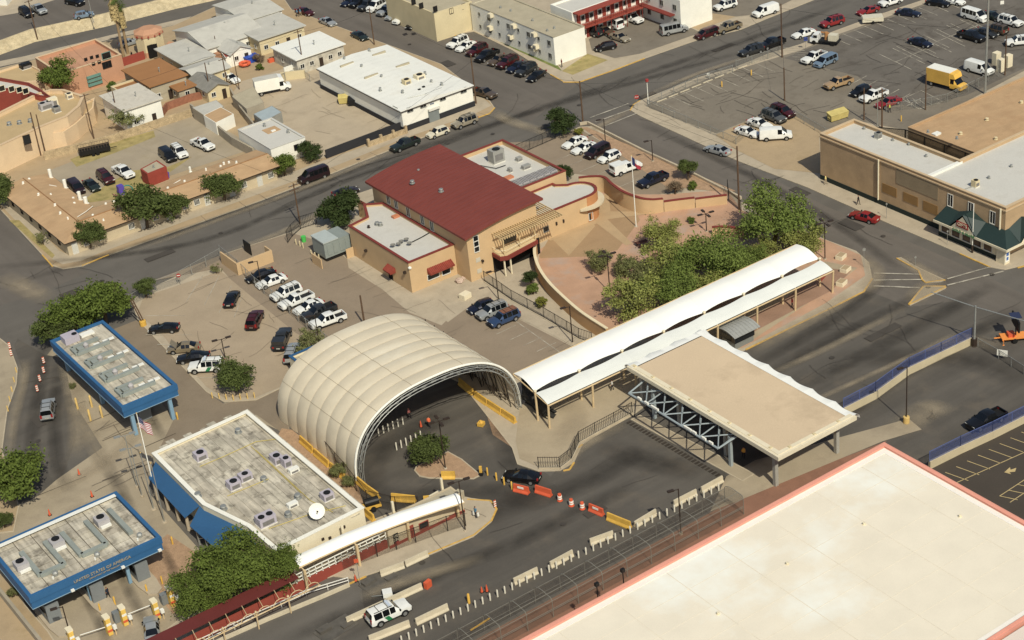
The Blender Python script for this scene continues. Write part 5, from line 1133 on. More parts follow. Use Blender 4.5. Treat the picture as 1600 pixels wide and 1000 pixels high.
# small white canopy with brown clerk building, ramp wall
WC = thing('walkway_canopy', 'curved white fabric canopy over the red walled entry ramp', 'canopy', (78, 157, .1))
def lowy(x): return 158.1-2.6*max(0, (x-67.6)/21.5)**2.2
for k in range(3):
    xa = 67.6+k*7.15; b = MB(); vv, ff = memb(xa, xa+7.15, 0, 3.3, 1, 3.75, .05, -.03, .36); b.add([(v[0], lowy(v[0])+1.75*v[1], v[2]) for v in vv], ff); part('fabric_panel', b, WFAB, WC, smooth=True)
b = MB(); b.pipe([(67.5+i*2.7,lowy(67.5+i*2.7)-.03,3.25) for i in range(9)], .09); part('edge_tube', b, TANP, WC)
for k in range(4):
    x = 67.8+k*7.1; b = MB(); b.box(x-.14,157.2,.1,x+.14,157.5,3.2); b.bar((x,157.35,3.15),(x,lowy(x),3.2),.12); part('post', b, TANP, WC); b = MB(); b.box(x-.14,160.3,.1,x+.14,160.55,4.3); b.bar((x,lowy(x),3.2),(x,lowy(x)+1.75,3.7),.12); part('frame', b, CREAM, WC)
RB = bld('small buff clerk building with red doors and red base under white canopy', rect(79.4,157.7,90.2,160.2), 2.7, mat('buff_wall', (0,0,0)), ROOF_T, par=.05)
b = MB(); b.box(79.35,157.6,0,90.25,157.7,.5); part('painted_base', b, RED_S, RB)
panelface(RB, 642, 832, ('y', 157.7), .9, 2.0, RED_S, 'door'); panelface(RB, 711, 808, ('y', 157.7), 1.6, 1.2, RED_S, 'notice_board', .12)
win(RB, 662, 820, ('y', 157.7), 1.2, .8, RED_S); c = on_y(618.5, 841, 157.7)
b = MB(); b.box(c.x-.35,157.64,c.z-.7,c.x+.35,157.7,c.z+.7); sb = part('sign_board', b, BLACKM, RB); b = MB(); b.box(c.x-.3,157.61,c.z-.65,c.x+.3,157.64,c.z-.45); part('red_stripe', b, SIGNR, sb)
text('US\n25c', .5, CREAM, (c.x,157.62,c.z+.1), (1,0,0), (0,0,1), RB)
RW = thing('ramp_wall', 'brick red ramp wall topped by white railing under canopy', 'wall', (73, 157, 0))
b = MB(); b.box(62,158.0,0,79.3,158.25,1.3); part('wall_face', b, RED_S, RW)
b = MB(); 
for z in (1.55, 2.0, 2.5): b.box(66,158.05,z-.05,79.3,158.15,z+.05)
for k in range(16): b.box(66+k*.88,158.05,1.3,66.1+k*.88,158.15,2.5)
part('railing', b, WHITEP, RW)
RR = thing('covered_walkway', 'dark red roofed walkway with cream arched bracing and posts', 'walkway', (57, 157, .1))
b = MB(); b.box(44,157.0,2.75,66.8,159.0,2.88); part('roof', b, mat('maroon_roof', (104,40,36), .7,.06,.5), RR)
for k in range(4): b = MB(); b.box(45,156.6+k*.0,.05,46,156.7,.1)
for k in range(5):
    x = 47.5+k*4.2; b = MB(); b.tube((x,155.2,.1),(x,155.2,2.4),.09,6); b.lathe((x,155.2,2.4), [(.1,0),(.17,.12),(.1,.28)], 8); part('post', b, TANP, RR)
    b = MB()
    for s_ in (0, 2.1):
        pts = [(x+s_+.15+1.8*math.cos(math.pi*(1-t/6))*.5+.9, 155.2+.0, 2.0+.75*math.sin(math.pi*t/6)) for t in range(7)]; b.pipe(pts, .05, 5)
        b.tube((x+s_+1.0,155.2,2.75),(x+s_+1.3,157,2.8),.045,5)
    b.tube((x,155.2,1.95),(x+4.2,155.2,1.95),.07,6); part('arch_bracing', b, TANP, RR)
b = MB(); b.box(44,158.1,0,66.8,158.3,1.2); part('low_wall', b, RED_S, RR)
# metal booth with curved roof by the kerb
BT = thing('metal_booth', 'grey metal guard booth with shallow curved roof at kerb', 'booth', (141, 164.5, .1))
b = MB(); b.box(139.2,163.2,.1,142.6,165.8,2.4); part('cabin', b, mat('booth_steel', (122,124,120), .5,.06,1), BT)
b = MB(); b.box(139.15,163.1,1.1,142.7,165.9,2.0); part('window', b, GLASS, BT)
b = MB(); N_ = 8; vs = []
for i in range(N_+1):
    y = 162.4+4.2*i/N_; z = 2.45+.5*math.sin(math.pi*i/N_)
    vs += [(138.5,y,z),(143.2,y,z),(138.5,y,z+.08),(143.2,y,z+.08)]
fs = []
for i in range(N_): k = i*4; fs += [(k+2,k+3,k+7,k+6),(k+1,k,k+4,k+5),(k,k+2,k+6,k+4),(k+3,k+1,k+5,k+7)]
fs += [(0,1,3,2),(N_*4,N_*4+2,N_*4+3,N_*4+1)]; b.add(vs, fs); part('roof', b, mat('roof_steel', (150,150,146), .45,.06,1), BT)
for i in range(8): x = 138.8+i*.58; b = MB(); b.pipe([(x, 162.4+4.2*t/6, 2.56+.5*math.sin(math.pi*t/6)) for t in range(7)], .035, 4); part('roof_rib', b, mat('roof_steel', (0,0,0)), BT)
# pink edged roof
PB = thing('pink_parapet_building', 'huge cream flat roof with salmon pink parapet in the foreground', 'building', (105, 110, 0))
p = [(30,93.2),(129.3,93.2),(129.3,125.5),(30,125.5)]; p = [(30,60),(112,60),(112,93.3),(129.3,93.3),(129.3,125.5),(30,125.5)]; p = ccw(p)
b = MB(); b.ring(p, inset(p, .62), 0, 8.0); part('parapet', b, PINK, PB)
b = MB(); b.ring(inset(p, .2), inset(p, .64), 8.0, 8.04); part('parapet_cap', b, mat('pink_cap', (232,150,126), .8,.04,.5), PB)
CRF = mat('cream_roof_coating', (228,216,195), .85,.04,.25, fine=.03, stain=(.055,.85,(236,236,228)))
b = MB(); q = inset(p, .62); b.prism(q, 7.2, 7.7); part('roof', b, CRF, PB)
b = MB(); b.ring(inset(p, .6), inset(p, 1.4), 7.7, 7.76); part('roof_upstand', b, mat('white_flashing', (238,230,220), .8,.03,.5), PB)
b = MB()
for k in range(13): x = 36.5+k*7.3; b.box(x-.05, 94.2 if x > 111.5 else 62, 7.7, x+.05, 124, 7.715)
for k in range(8): b.box(31.5, 97.5+k*3.8, 7.7, 127.8, 97.56+k*3.8, 7.712)
part('membrane_seam', b, mat('seam_pale', (222,210,189), .9,.05,.4), PB, kind='stuff')
for px, py in [(1350,818),(1230,880),(1500,806),(1122,958)]: vent(PB, px, py, 7.7, .12, .25, CREAM)
for px, py in [(1376,706),(1498,766)]: b = MB(); c = G(px, py, 7.7); b.lathe((c.x,c.y,7.7), [(.3,0),(.25,.05)], 10); part('roof_drain', b, mat('drain_brown', (150,120,90), .8,.1,1), PB)
b = MB(); b.box(112,60,7.6,160,93.0,7.9); part('lower_roof', b, mat('pale_pink_roof', (226,208,194), .85,.04,.3), PB)
# ================================================================== vehicles
TYRE_M = mat('tyre_rubber', (26,25,24), .9, 0, 1, fine=0); RIM = mat('wheel_rim', (170,170,170), .35, 0, 1, fine=0, metal=.6)
CGL = mat('car_glass', (16,19,22), .08, 0, 1, fine=0, spec=.7); LAMP = mat('headlamp_lens', (225,225,220), .2, 0, 1, fine=0); TAIL = mat('tail_lamp_red', (150,18,14), .3, 0, 1, fine=0); PLAST = mat('black_trim_plastic', (30,30,31), .6, 0, 1, fine=0); PLATE = mat('number_plate', (215,212,200), .6, 0, 1, fine=0)
PAINTS = {}
for nm, c, me_ in [('white',(226,225,220),0),('silver',(168,170,170),.6),('grey',(98,98,96),.5),('darkgrey',(52,53,54),.4),('black',(20,20,22),0),('navy',(26,32,52),.2),('blue',(48,72,110),.3),('ltblue',(118,140,162),.4),('red',(140,24,26),0),('maroon',(74,20,24),.2),('plum',(44,26,30),.2),('tan',(176,142,98),.2),('gold',(142,126,98),.5),('cream',(212,202,176),0),('green',(36,46,42),.2),('beige',(158,146,124),.4),('yellow',(232,178,30),0),('brown',(92,76,60),.3)]:
    PAINTS[nm] = mat('car_paint_'+nm, c, .34, .06, 1.5, metal=me_*.6, fine=.03, coat=.5)
def loft(st, flags):
    """st: stations front to rear (x, w, zb, wb, zbelt, wr, zr); flags per span: s=side glass, w=windscreen/top glass"""
    body = MB(); panes = []
    def ringpts(s):
        x, w_, zb, wb, zt, wr, zr = s
        h = [(w_*.86, zb), (w_, zb+.16), (w_*1.0, (zb+zt)/2+.04), (wb, zt), (wr, zr-.05), (wr*.7, zr-.005), (0, zr+.01)]
        return [Vector((x, -y, z)) for y, z in h] + [Vector((x, y, z)) for y, z in h[-2::-1]]
    R = [ringpts(s) for s in st]; n = len(R[0])
    for i in range(len(R)-1):
        fl = flags[i]
        for j in range(n-1):
            q = [R[i][j], R[i+1][j], R[i+1][j+1], R[i][j+1]]; q = q[::-1]
            side = j in (3, n-5); top = 4 <= j <= n-6
            if ('s' in fl and side) or ('w' in fl and top):
                panes.append((('side_window' if side else ('windscreen' if i < len(R)/2 else 'rear_window')), i, j, q))
            else: body.add(q, [(0,1,2,3)])
        q = [R[i][0], R[i][-1], R[i+1][-1], R[i+1][0]]; body.add(q[::-1], [(0,1,2,3)])
    body.add(R[0], [tuple(range(n))]); body.add(R[-1], [tuple(range(n))[::-1]])
    return body, panes
def weld(me):
    import bmesh
    bm = bmesh.new(); bm.from_mesh(me); bmesh.ops.remove_doubles(bm, verts=bm.verts, dist=.0005); bmesh.ops.recalc_face_normals(bm, faces=bm.faces); bm.to_mesh(me); bm.free()
    me.polygons.foreach_set('use_smooth', [True]*len(me.polygons)); me.set_sharp_from_angle(angle=math.radians(32)); me.update(); return me
def S_(L, W, spec): return [(x, w_*W/2, zb, wb*W/2, zt, wr*W/2, zr) for x, w_, zb, wb, zt, wr, zr in spec]
CARS = {}
def cardef(kind):
    if kind in CARS: return CARS[kind]
    extra = []; W = 1.82; wr_ = .33
    if kind == 'sedan':
        L = 4.8; st = S_(L, W, [(2.4,.72,.36,.70,.56,.55,.58),(2.28,.90,.24,.88,.66,.72,.70),(1.5,1,.2,.97,.80,.8,.86),(.95,1,.2,.97,.87,.8,.93),(.2,1,.2,.97,.90,.66,1.40),(-.38,1,.2,.97,.91,.66,1.42),(-.46,1,.2,.97,.91,.66,1.42),(-1.05,1,.2,.97,.92,.66,1.37),(-1.75,1,.2,.97,.94,.78,.99),(-2.25,.92,.26,.90,.90,.74,.93),(-2.4,.78,.4,.76,.72,.6,.75)])
        fl = ['','','','w','s','','s','w','',''] ; ax = (1.45,-1.45)
    elif kind == 'hatch':
        L = 4.2; W = 1.74; st = S_(L, W, [(2.1,.74,.36,.72,.58,.55,.62),(1.98,.92,.24,.9,.72,.74,.77),(1.35,1,.2,.97,.86,.8,.92),(1.0,1,.2,.97,.90,.78,.98),(.35,1,.2,.97,.93,.68,1.50),(-.25,1,.2,.97,.94,.68,1.54),(-.33,1,.2,.97,.94,.68,1.54),(-1.1,1,.2,.97,.96,.67,1.52),(-1.6,1,.2,.97,.98,.66,1.46),(-2.0,.94,.26,.92,.96,.7,1.0),(-2.1,.84,.4,.82,.74,.6,.8)])
        fl = ['','','','w','s','','s','s','w','']; ax = (1.28,-1.25)
    elif kind == 'coupe':
        L = 4.6; W = 1.84; st = S_(L, W, [(2.3,.74,.3,.72,.52,.5,.54),(2.15,.92,.2,.9,.62,.72,.66),(1.3,1,.18,.97,.76,.8,.82),(.7,1,.18,.97,.82,.78,.88),(-.1,1,.18,.97,.86,.62,1.28),(-.6,1,.18,.97,.88,.62,1.29),(-1.2,1,.18,.98,.90,.62,1.22),(-1.85,1,.2,.98,.90,.74,.98),(-2.2,.94,.24,.92,.86,.7,.92),(-2.3,.84,.36,.82,.7,.6,.74)])
        fl = ['','','','w','s','s','w','','']; ax = (1.4,-1.4)
    elif kind in ('suv', 'wagon'):
        hh = 1.80 if kind == 'suv' else 1.52; zb = .32 if kind == 'suv' else .22; W = 1.94 if kind == 'suv' else 1.8
        L = 4.9; bz = 1.08 if kind == 'suv' else .94; wr_ = .38 if kind == 'suv' else .32
        st = S_(L, W, [(2.45,.80,zb+.15,.78,bz-.3,.6,bz-.26),(2.34,.94,zb,.92,bz-.14,.76,bz-.09),(1.5,1,zb,.97,bz-.06,.82,bz),(1.1,1,zb,.97,bz-.02,.80,bz+.05),(.5,1,zb,.97,bz,.72,hh-.06),(-.12,1,zb,.97,bz,.73,hh),(-.2,1,zb,.97,bz,.73,hh),(-.98,1,zb,.97,bz,.73,hh),(-1.06,1,zb,.97,bz,.73,hh),(-2.0,1,zb,.97,bz,.72,hh-.02),(-2.2,1,zb,.97,bz,.70,hh-.06),(-2.4,.96,zb,.94,bz-.02,.86,bz+.05),(-2.45,.92,zb+.1,.9,bz-.3,.7,bz-.25)])
        fl = ['','','','w','s','','s','','s','','w','']; ax = (1.5,-1.45)
        if kind == 'suv': extra = ['rack']
    elif kind in ('minivan', 'van', 'passvan'):
        big = kind != 'minivan'; hh = 2.1 if big else 1.76; bz = 1.22 if big else 1.02; W = 2.0 if big else 1.92; L = 5.5 if big else 4.9; zb = .34 if big else .24; h2 = L/2; wr_ = .37
        hood = .85 if big else .8
        st = S_(L, W, [(h2,.82,zb+.12,.8,bz-.34,.6,bz-.28),(h2-.1,.95,zb,.93,bz-.2,.78,bz-.14),(h2-hood,1,zb,.98,bz-.04,.82,bz+.06),(h2-hood-.85,1,zb,.98,bz,.80,hh-.08),(h2-hood-1.6,1,zb,.98,bz,.82,hh),(h2-hood-1.68,1,zb,.98,bz,.82,hh)])
        fl = ['','','w','s','']; x = h2-hood-1.68; n_ = 3 if kind == 'passvan' else 2; end = -h2+.3
        for k in range(n_):
            x2 = x-(x-end)/(n_-k)+.08; st += S_(L, W, [(x2,1,zb,.98,bz,.82,hh),(x2-.08,1,zb,.98,bz,.82,hh)]); fl += ['s' if kind != 'van' else '', '']; x = x2-.08
        st += S_(L, W, [(-h2+.05,.97,zb,.96,bz,.78,hh-.1),(-h2,.95,zb+.05,.94,bz-.02,.90,bz+.04)]); fl += ['','w']
        ax = (h2-1.0, -h2+1.15)
    elif kind in ('pickup', 'crewcab'):
        W = 1.95; L = 5.6; zb = .38; hh = 1.80; bz = 1.10; h2 = 2.8; ce = -.25 if kind == 'pickup' else -.75; wr_ = .39
        st = S_(L, W, [(h2,.84,zb+.1,.82,bz-.26,.66,bz-.2),(h2-.1,.96,zb,.94,bz-.12,.8,bz-.06),(1.35,1,zb,.97,bz-.05,.84,bz+.02),(1.2,1,zb,.97,bz-.02,.82,bz+.05),(.55,1,zb,.97,bz,.74,hh-.05)])
        fl = ['','','','w']
        if kind == 'crewcab': st += S_(L, W, [(0,1,zb,.97,bz,.75,hh),(-.08,1,zb,.97,bz,.75,hh)]); fl += ['s','']
        st += S_(L, W, [(ce,1,zb,.97,bz,.74,hh-.02),(ce-.12,1,zb,.97,bz,.72,hh-.05),(ce-.28,1,zb,.97,bz,.8,bz+.02)]); fl += ['s','','w']
        ax = (1.85,-1.65); extra = ['bed']
    body, panes = loft(st, fl); parts = []
    me = weld(mesh('body', body, PAINTS['white'])); parts.append(('body', me, None, True))
    grouped = {}
    for nm, i, j, q in panes:
        key = (nm, i if nm == 'side_window' else 0, j < 6); 
        if nm != 'side_window': key = (nm, 0, 0)
        grouped.setdefault(key, MB()).add(q, [(0,1,2,3)])
    for (nm, i, s_), b in grouped.items(): parts.append((nm, weld(mesh(nm, b, CGL)), None, False))
    hw = W/2; fx = st[0][0]; rx = st[-1][0]; zf = st[1][4]
    if 'bed' in extra:
        x0 = ce-.3; b = MB(); z0, z1 = zb+.05, 1.12
        b.box(rx-.32, -hw*.98, z0, x0, hw*.98, .72)
        b.box(rx-.32, -hw*.98, .72, x0, -hw*.86, z1); b.box(rx-.32, hw*.86, .72, x0, hw*.98, z1); b.box(rx-.32, -hw*.86, .72, rx-.22, hw*.86, z1); b.box(x0-.06, -hw*.86, .72, x0, hw*.86, z1)
        # body is shorter than the bed: extend
        b2 = MB(); b2.box(-2.75, -hw*.98, z0, x0, hw*.98, .72); b2.box(-2.75,-hw*.98,.72,x0,-hw*.86,z1); b2.box(-2.75,hw*.86,.72,x0,hw*.98,z1); b2.box(-2.8,-hw*.86,.6,-2.68,hw*.86,z1); b2.box(x0-.06,-hw*.86,.72,x0,hw*.86,z1)
        parts.append(('cargo_bed', mesh('cargo_bed', b2, PAINTS['white']), None, True)); b3 = MB(); b3.box(-2.67,-hw*.85,.722,x0-.07,hw*.85,.76); parts.append(('bed_liner', mesh('bed_liner', b3, PLAST), None, False)); rx = -2.8
    if 'rack' in extra:
        b = MB(); z = st[5][6]+.02
        for s_ in (-1, 1): b.bar((.3, s_*hw*.62, z), (-1.9, s_*hw*.62, z), .05, .06)
        for x in (-.2, -1.3): b.bar((x, -hw*.62, z+.03), (x, hw*.62, z+.03), .05, .04)
        parts.append(('roof_rack', mesh('roof_rack', b, PLAST), None, False))
    for xa in ax:
        for s_ in (-1, 1):
            b = MB(); y = s_*(hw-.10); b.tube((xa, y-.12, wr_), (xa, y+.12+.0, wr_), wr_, 16); b.mi = 1
            yo = y+s_*.125; b.tube((xa, yo-.01, wr_), (xa, yo+.015, wr_), wr_*.62, 12)
            parts.append(('wheel', mesh('wheel', b, [TYRE_M, RIM]), None, False))
            b = MB(); yo = s_*(hw+.004); vs = [Vector((xa+(wr_+.09)*math.cos(math.pi*t/10), yo, wr_+(wr_+.09)*math.sin(math.pi*t/10))) for t in range(11)]+[Vector((xa-(wr_+.09), yo, .24)), Vector((xa+wr_+.09, yo, .24))]
            b.add(vs, [tuple(range(13)) if s_ < 0 else tuple(range(13))[::-1]]); parts.append(('wheel_arch', mesh('wheel_arch', b, PLAST), None, False))
    for s_ in (-1, 1):
        b = MB(); b.box(fx-.14, s_*hw*.66-.2, zf-.22, fx-.02, s_*hw*.66+.2, zf-.04); parts.append(('headlight', mesh('headlight', b, LAMP), None, False))
        b = MB(); b.box(rx-.02, s_*hw*.76-.13, .72, rx+.14, s_*hw*.76+.13, .98 if kind not in ('suv','van','passvan','minivan') else 1.2); parts.append(('tail_light', mesh('tail_light', b, TAIL), None, False))
        b = MB(); xm = 1.0 if kind not in ('van','passvan','minivan') else L/2-1.35; zm = st[3][4]; b.box(xm-.08, s_*(hw+.02)-.1, zm, xm+.08, s_*(hw+.02)+.1, zm+.16); parts.append(('mirror', mesh('mirror', b, PLAST), None, False))
    b = MB(); b.box(fx-.1, -hw*.42, zf-.26, fx+.015, hw*.42, zf-.06); parts.append(('grille', mesh('grille', b, PLAST), None, False))
    b = MB(); b.box(fx-.15, -hw*.8, .3, fx+.06, hw*.8, .46); parts.append(('bumper', mesh('bumper', b, PLAST if kind in ('suv','pickup','crewcab','van') else PAINTS['white']), None, kind not in ('suv','pickup','crewcab','van')))
    b = MB(); b.box(rx-.06, -hw*.8, .32, rx+.15, hw*.8, .5); parts.append(('bumper', mesh('bumper', b, PLAST if kind in ('suv','pickup','crewcab','van') else PAINTS['white']), None, kind not in ('suv','pickup','crewcab','van')))
    b = MB(); b.box(rx-.04, -.26, .6, rx-.0, .26, .74); b.box(rx-.04, -.26, .6, rx+.05, .26, .74); parts.append(('number_plate', mesh('number_plate', b, PLATE), None, False))
    b = MB(); b.box(-L/2*.8, -hw*.8, .16, L/2*.8, hw*.8, .34); parts.append(('underbody', mesh('underbody', b, PLAST), None, False))
    CARS[kind] = parts; return parts
CAT = {'sedan':'car','hatch':'car','coupe':'car','suv':'suv','wagon':'car','minivan':'minivan','van':'van','passvan':'van','pickup':'pickup','crewcab':'pickup'}
def car(kind, paint, px, py, dx, dy, label, z=.16, group='parked cars and trucks', scale=1.0, snap=None):
    c = G(px, py, z+.6); yaw = yaw_of(px, py, dx, dy, z) if snap is None else math.radians(snap)
    o = thing({'sedan':'parked_car','hatch':'parked_car','coupe':'parked_car','wagon':'parked_car','suv':'parked_suv','minivan':'minivan','van':'van','passvan':'passenger_van'}.get(kind,'pickup_truck'), label, CAT[kind], (c.x, c.y, z), yaw, group)
    o.scale = (scale,)*3
    for nm, me, _, painted in cardef(kind):
        p = bpy.data.objects.new(nm, me); COL.objects.link(p); p.parent = o
        if painted:
            p.material_slots[0].link = 'OBJECT'; p.material_slots[0].material = PAINTS[paint]
    return o
RZ = .05; D = dict
# far row and left yard
LST = [
('suv','black',41,20,.8,.5,'black suv parked beside a silver pickup at the top left forecourt'),
('crewcab','silver',61,15,.8,.5,'silver pickup beside black suv in the top left forecourt'),
('suv','black',117,3,1,.2,'black suv cut by the top edge near a tall pole',),
('hatch','ltblue',131,23,1,-.2,'pale blue hatchback on the upper highway behind the stone embankment'),
('sedan','silver',203,66,1,-.3,'silver car partly hidden behind kiosk tower and palm'),
('sedan','white',361,122,.8,.4,'white car in the back yard beside the pale yellow shed house'),
('minivan','black',262,243,.7,.6,'black minivan beside a white suv in the courtyard lot'),
('suv','white',280,238,.7,.6,'white suv beside a black minivan in the courtyard lot'),
('pickup','white',317,226,1,.45,'white pickup alone at the right of the courtyard lot'),
('minivan','plum',119,293,.7,.65,'dark plum minivan at the left end of the row of four'),
('sedan','green',143,289,.75,.6,'dark green sedan between dark plum minivan and maroon suv'),
('suv','maroon',165,278,.7,.6,'maroon suv between dark green sedan and white pickup'),
('crewcab','white',193,269,.85,.5,'white pickup at the right end of the row of four by red shed'),
('sedan','maroon',476,18,1,.3,'dark red sedan at the kerb near two people in blue'),
('sedan','silver',512,34,1,.42,'silver blue sedan parked alone on the left of the side street'),
('sedan','green',562,56,1,.48,'dark green sedan parked behind the warehouse corner'),
('sedan','navy',547,2,-1,.5,'dark car at the far end of the angled row, cut by the top edge'),
('suv','black',561,4,-1,.5,'black suv second in the far angled row'),
('suv','darkgrey',574,9,-1,.5,'dark grey suv left of the white van in angled row'),
('passvan','white',590,10,-1,.5,'white passenger van in the far angled row'),
('suv','silver',604,17,-1,.5,'silver suv right of the white van in the angled row'),
('sedan','silver',617,23,-1,.5,'silver sedan between silver suv and white wagon'),
('wagon','white',629,29,-1,.5,'white wagon between silver sedan and black sedan'),
('sedan','black',647,37,-1,.7,'black sedan at the near end of the far angled row'),
('suv','white',715,67,-1,.48,'white suv at the far end of the near angled row'),
('sedan','white',728,72,-1,.5,'white sedan with dark sunroof in near angled row'),
('suv','maroon',745,79,-1,.5,'maroon suv next to white sedan in near angled row'),
('crewcab','black',761,87,-1,.5,'black pickup with pale bumper in near angled row'),
('sedan','brown',779,93,-1,.5,'brown grey sedan between black pickup and maroon suv'),
('suv','maroon',793,98,-1,.5,'maroon suv right of the brown grey sedan'),
('sedan','navy',808,104,-1,.5,'navy sedan right of the second maroon suv'),
('suv','darkgrey',822,110,-1,.55,'dark grey suv second from the near end of the angled row'),
('sedan','black',838,118,-1,.65,'black sedan at the near end of the angled row by the corner'),
('pickup','brown',756,146,1,.3,'old brown pickup with cluttered bed at the warehouse corner'),
('crewcab','green',633,226,-1,.4,'dark green crew cab pickup beside the warehouse yard wall'),
('hatch','cream',684,207,-1,.37,'cream retro hatchback in front of the warehouse'),
('suv','beige',726,191,-1,.37,'beige grey suv in front of the warehouse near the corner'),
('suv','darkgrey',925,50,-1,-.25,'dark grey suv beside the white apartment block wall'),
('sedan','brown',945,48,1,.35,'brown sedan with white paper on hood behind apartments'),
('passvan','white',957,37,-1,-.42,'white passenger van in the apartment car park'),
('pickup','white',987,29,1,.33,'white utility pickup with amber beacon in apartment car park'),
('sedan','beige',968,58,1,.33,'old beige sedan in front of white passenger van'),
('hatch','black',946,73,-1,.2,'black hatchback nearest the street in apartment car park'),
('passvan','silver',1053,47,1,-.22,'white and grey camper van with raised roof near the street'),
('minivan','maroon',1104,53,-1,.33,'maroon minivan at the kerb of the upper street'),
('crewcab','gold',1138,43,-1,.33,'gold pickup behind the maroon minivan'),
('suv','white',1133,9,-1,.3,'white suv in the small lot at the top edge'),
('van','white',1196,19,-1,.33,'white van at the kerb of the upper street'),
('suv','darkgrey',1174,80,-1,.3,'dark grey suv with roof rack at lower kerb of upper street'),
('crewcab','black',1206,68,-1,.35,'black pickup with white load at lower kerb of upper street'),
('sedan','silver',1121,234,-1,-.28,'silver sedan on the side street beside the parking lot'),
('sedan','white',1256,52,-1,.3,'white sedan at kerb in front of red wagon'),
('suv','red',1300,35,-1,.3,'bright red suv at the kerb'),
('coupe','red',1356,16,-1,.3,'low red coupe at the kerb near the top right'),
('suv','white',1391,3,-1,.3,'white suv at the kerb cut by the top edge'),
('sedan','navy',1419,20,1,.12,'navy sedan backed to the kerb of the right lot'),
('sedan','black',1466,4,1,.15,'black sedan at top edge of the right lot'),
('sedan','white',1489,1,1,.2,'white sedan at top edge of the right lot'),
('pickup','white',1272,90,-1,.45,'white pickup beside light blue minivan at lot entrance'),
('minivan','ltblue',1290,96,-1,.45,'light blue minivan at the lot entrance'),
('sedan','navy',1438,66,1,.28,'navy sedan alone in the middle of the lot'),
('passvan','white',1523,26,1,.3,'white passenger van in the far row of the right lot'),
('suv','white',1579,34,1,.27,'white suv with black roof pillars at right edge of far row'),
('sedan','green',1551,25,1,.3,'dark green sedan between white passenger van and white suv'),
('crewcab','black',1518,57,1,.28,'black pickup in the middle row of the right lot'),
('sedan','darkgrey',1540,51,1,.28,'dark grey sedan behind black pickup'),
('suv','brown',1555,46,-1,-.25,'brown suv behind dark grey sedan'),
('suv','white',1592,65,-1,.1,'white suv cut by the right edge'),
('van','white',1530,109,1,.3,'white cargo van beside yellow box truck'),
('pickup','tan',1310,130,-1,.33,'tan pickup with brown side stripe in the pale lot'),
('hatch','black',1344,142,-1,.5,'black hatchback left of the white pickup in pale lot'),
('pickup','white',1365,150,-1,.4,'white pickup between black hatchback and red sedan'),
('sedan','red',1388,160,-1,.33,'red sedan beside the white pickup in pale lot'),
('suv','maroon',1223,175,1,.4,'maroon suv on the dirt lot'),
('suv','grey',1209,183,1,.4,'grey suv on the dirt lot beside maroon suv'),
('sedan','white',1187,193,1,.33,'white sedan on dirt lot nearer the grey suv'),
('sedan','white',1168,206,1,.3,'white sedan at the left corner of the dirt lot'),
('van','white',1212,212,1,-.06,'white cargo van with side window on the dirt lot'),
('sedan','red',1350,338,-1,-.27,'dark red sedan driving on the side street by the tan store'),
('crewcab','black',1541,656,-1,.46,'black pickup inside the blue fenced turnaround'),
('passvan','plum',490,276,-1,.35,'dark plum conversion van at the kerb across the main road'),
('coupe','plum',540,299,1,-.32,'dark plum coupe driving past the low wing'),
('sedan','black',407,430,-1,.35,'black sedan at far end of the fenced station row'),
('sedan','white',424,439,-1,.36,'white sedan next to the black sedan in the fenced row'),
('suv','white',447,458,-1,.42,'white suv third from the far end of the fenced station row'),
('pickup','white',463,470,-1,.42,'white pickup with dark bed in fenced station row'),
('sedan','white',482,479,-1,.42,'white sedan between white pickup and dark grey pickup'),
('crewcab','darkgrey',498,488,-1,.42,'dark grey pickup in the fenced station row'),
('crewcab','white',512,501,-1,.36,'white crew cab pickup at near end of fenced station row'),
('coupe','black',256,512,-1,.05,'black sports coupe by the yellow post base'),
('sedan','gold',287,543,-1,.08,'gold sedan with hood and trunk raised'),
('sedan','black',302,558,-1,.1,'black sedan between gold sedan and green striped suv'),
('sedan','black',362,466,.45,-1,'black sedan alone in the upper part of the pale lot'),
('suv','maroon',398,500,.45,-1,'dark red suv in the middle of the pale lot'),
('crewcab','darkgrey',441,530,.4,-1,'dark grey pickup with camper shell by the tree'),
('suv','silver',457,552,.35,-1,'silver suv beside dark grey pickup by the tree'),
('hatch','navy',752,479,-1,.4,'navy hatchback at station entrance bays'),
('suv','silver',769,487,-1,.4,'silver suv between navy hatchback and blue suv'),
('suv','blue',787,498,-1,.42,'blue suv with faded brown roof at station bays'),
('sedan','white',898,222,-1,.45,'white sedan nearest the hedge tree in the gated lot'),
('sedan','white',913,231,-1,.4,'long white sedan with steel wheels in the gated lot'),
('minivan','plum',933,237,-1,.5,'dark plum minivan in the gated lot'),
('hatch','white',952,245,-1,.45,'white hatchback between plum minivan and white service van'),
('pickup','white',978,263,1,-.35,'white service truck with canopy near the flag pole'),
('crewcab','navy',1020,281,-1,.42,'dark navy pickup beside the brown bush'),
]
for r in LST:
    z = .16
    if r[6].startswith('pale blue hatchback') or 'top left forecourt' in r[6] or 'tall pole' in r[6]: z = 2.05
    if any(k in r[6] for k in ('kerb', 'angled row', 'side street', 'in front of the warehouse', 'driving', 'turnaround', 'yard wall', 'warehouse corner')): z = RZ
    car(*r, z=z, group='vehicles parked around the blocks')
def find(lb): return next(o for o in COL.objects if o.get('label') == lb)
o = find('blue suv with faded brown roof at station bays'); b = MB(); b.box(-2.1,-.66,1.795,.3,.66,1.815); part('roof_skin', b, mat('faded_brown_roof_paint', (130,84,62), .6,.15,2), o, local=True)
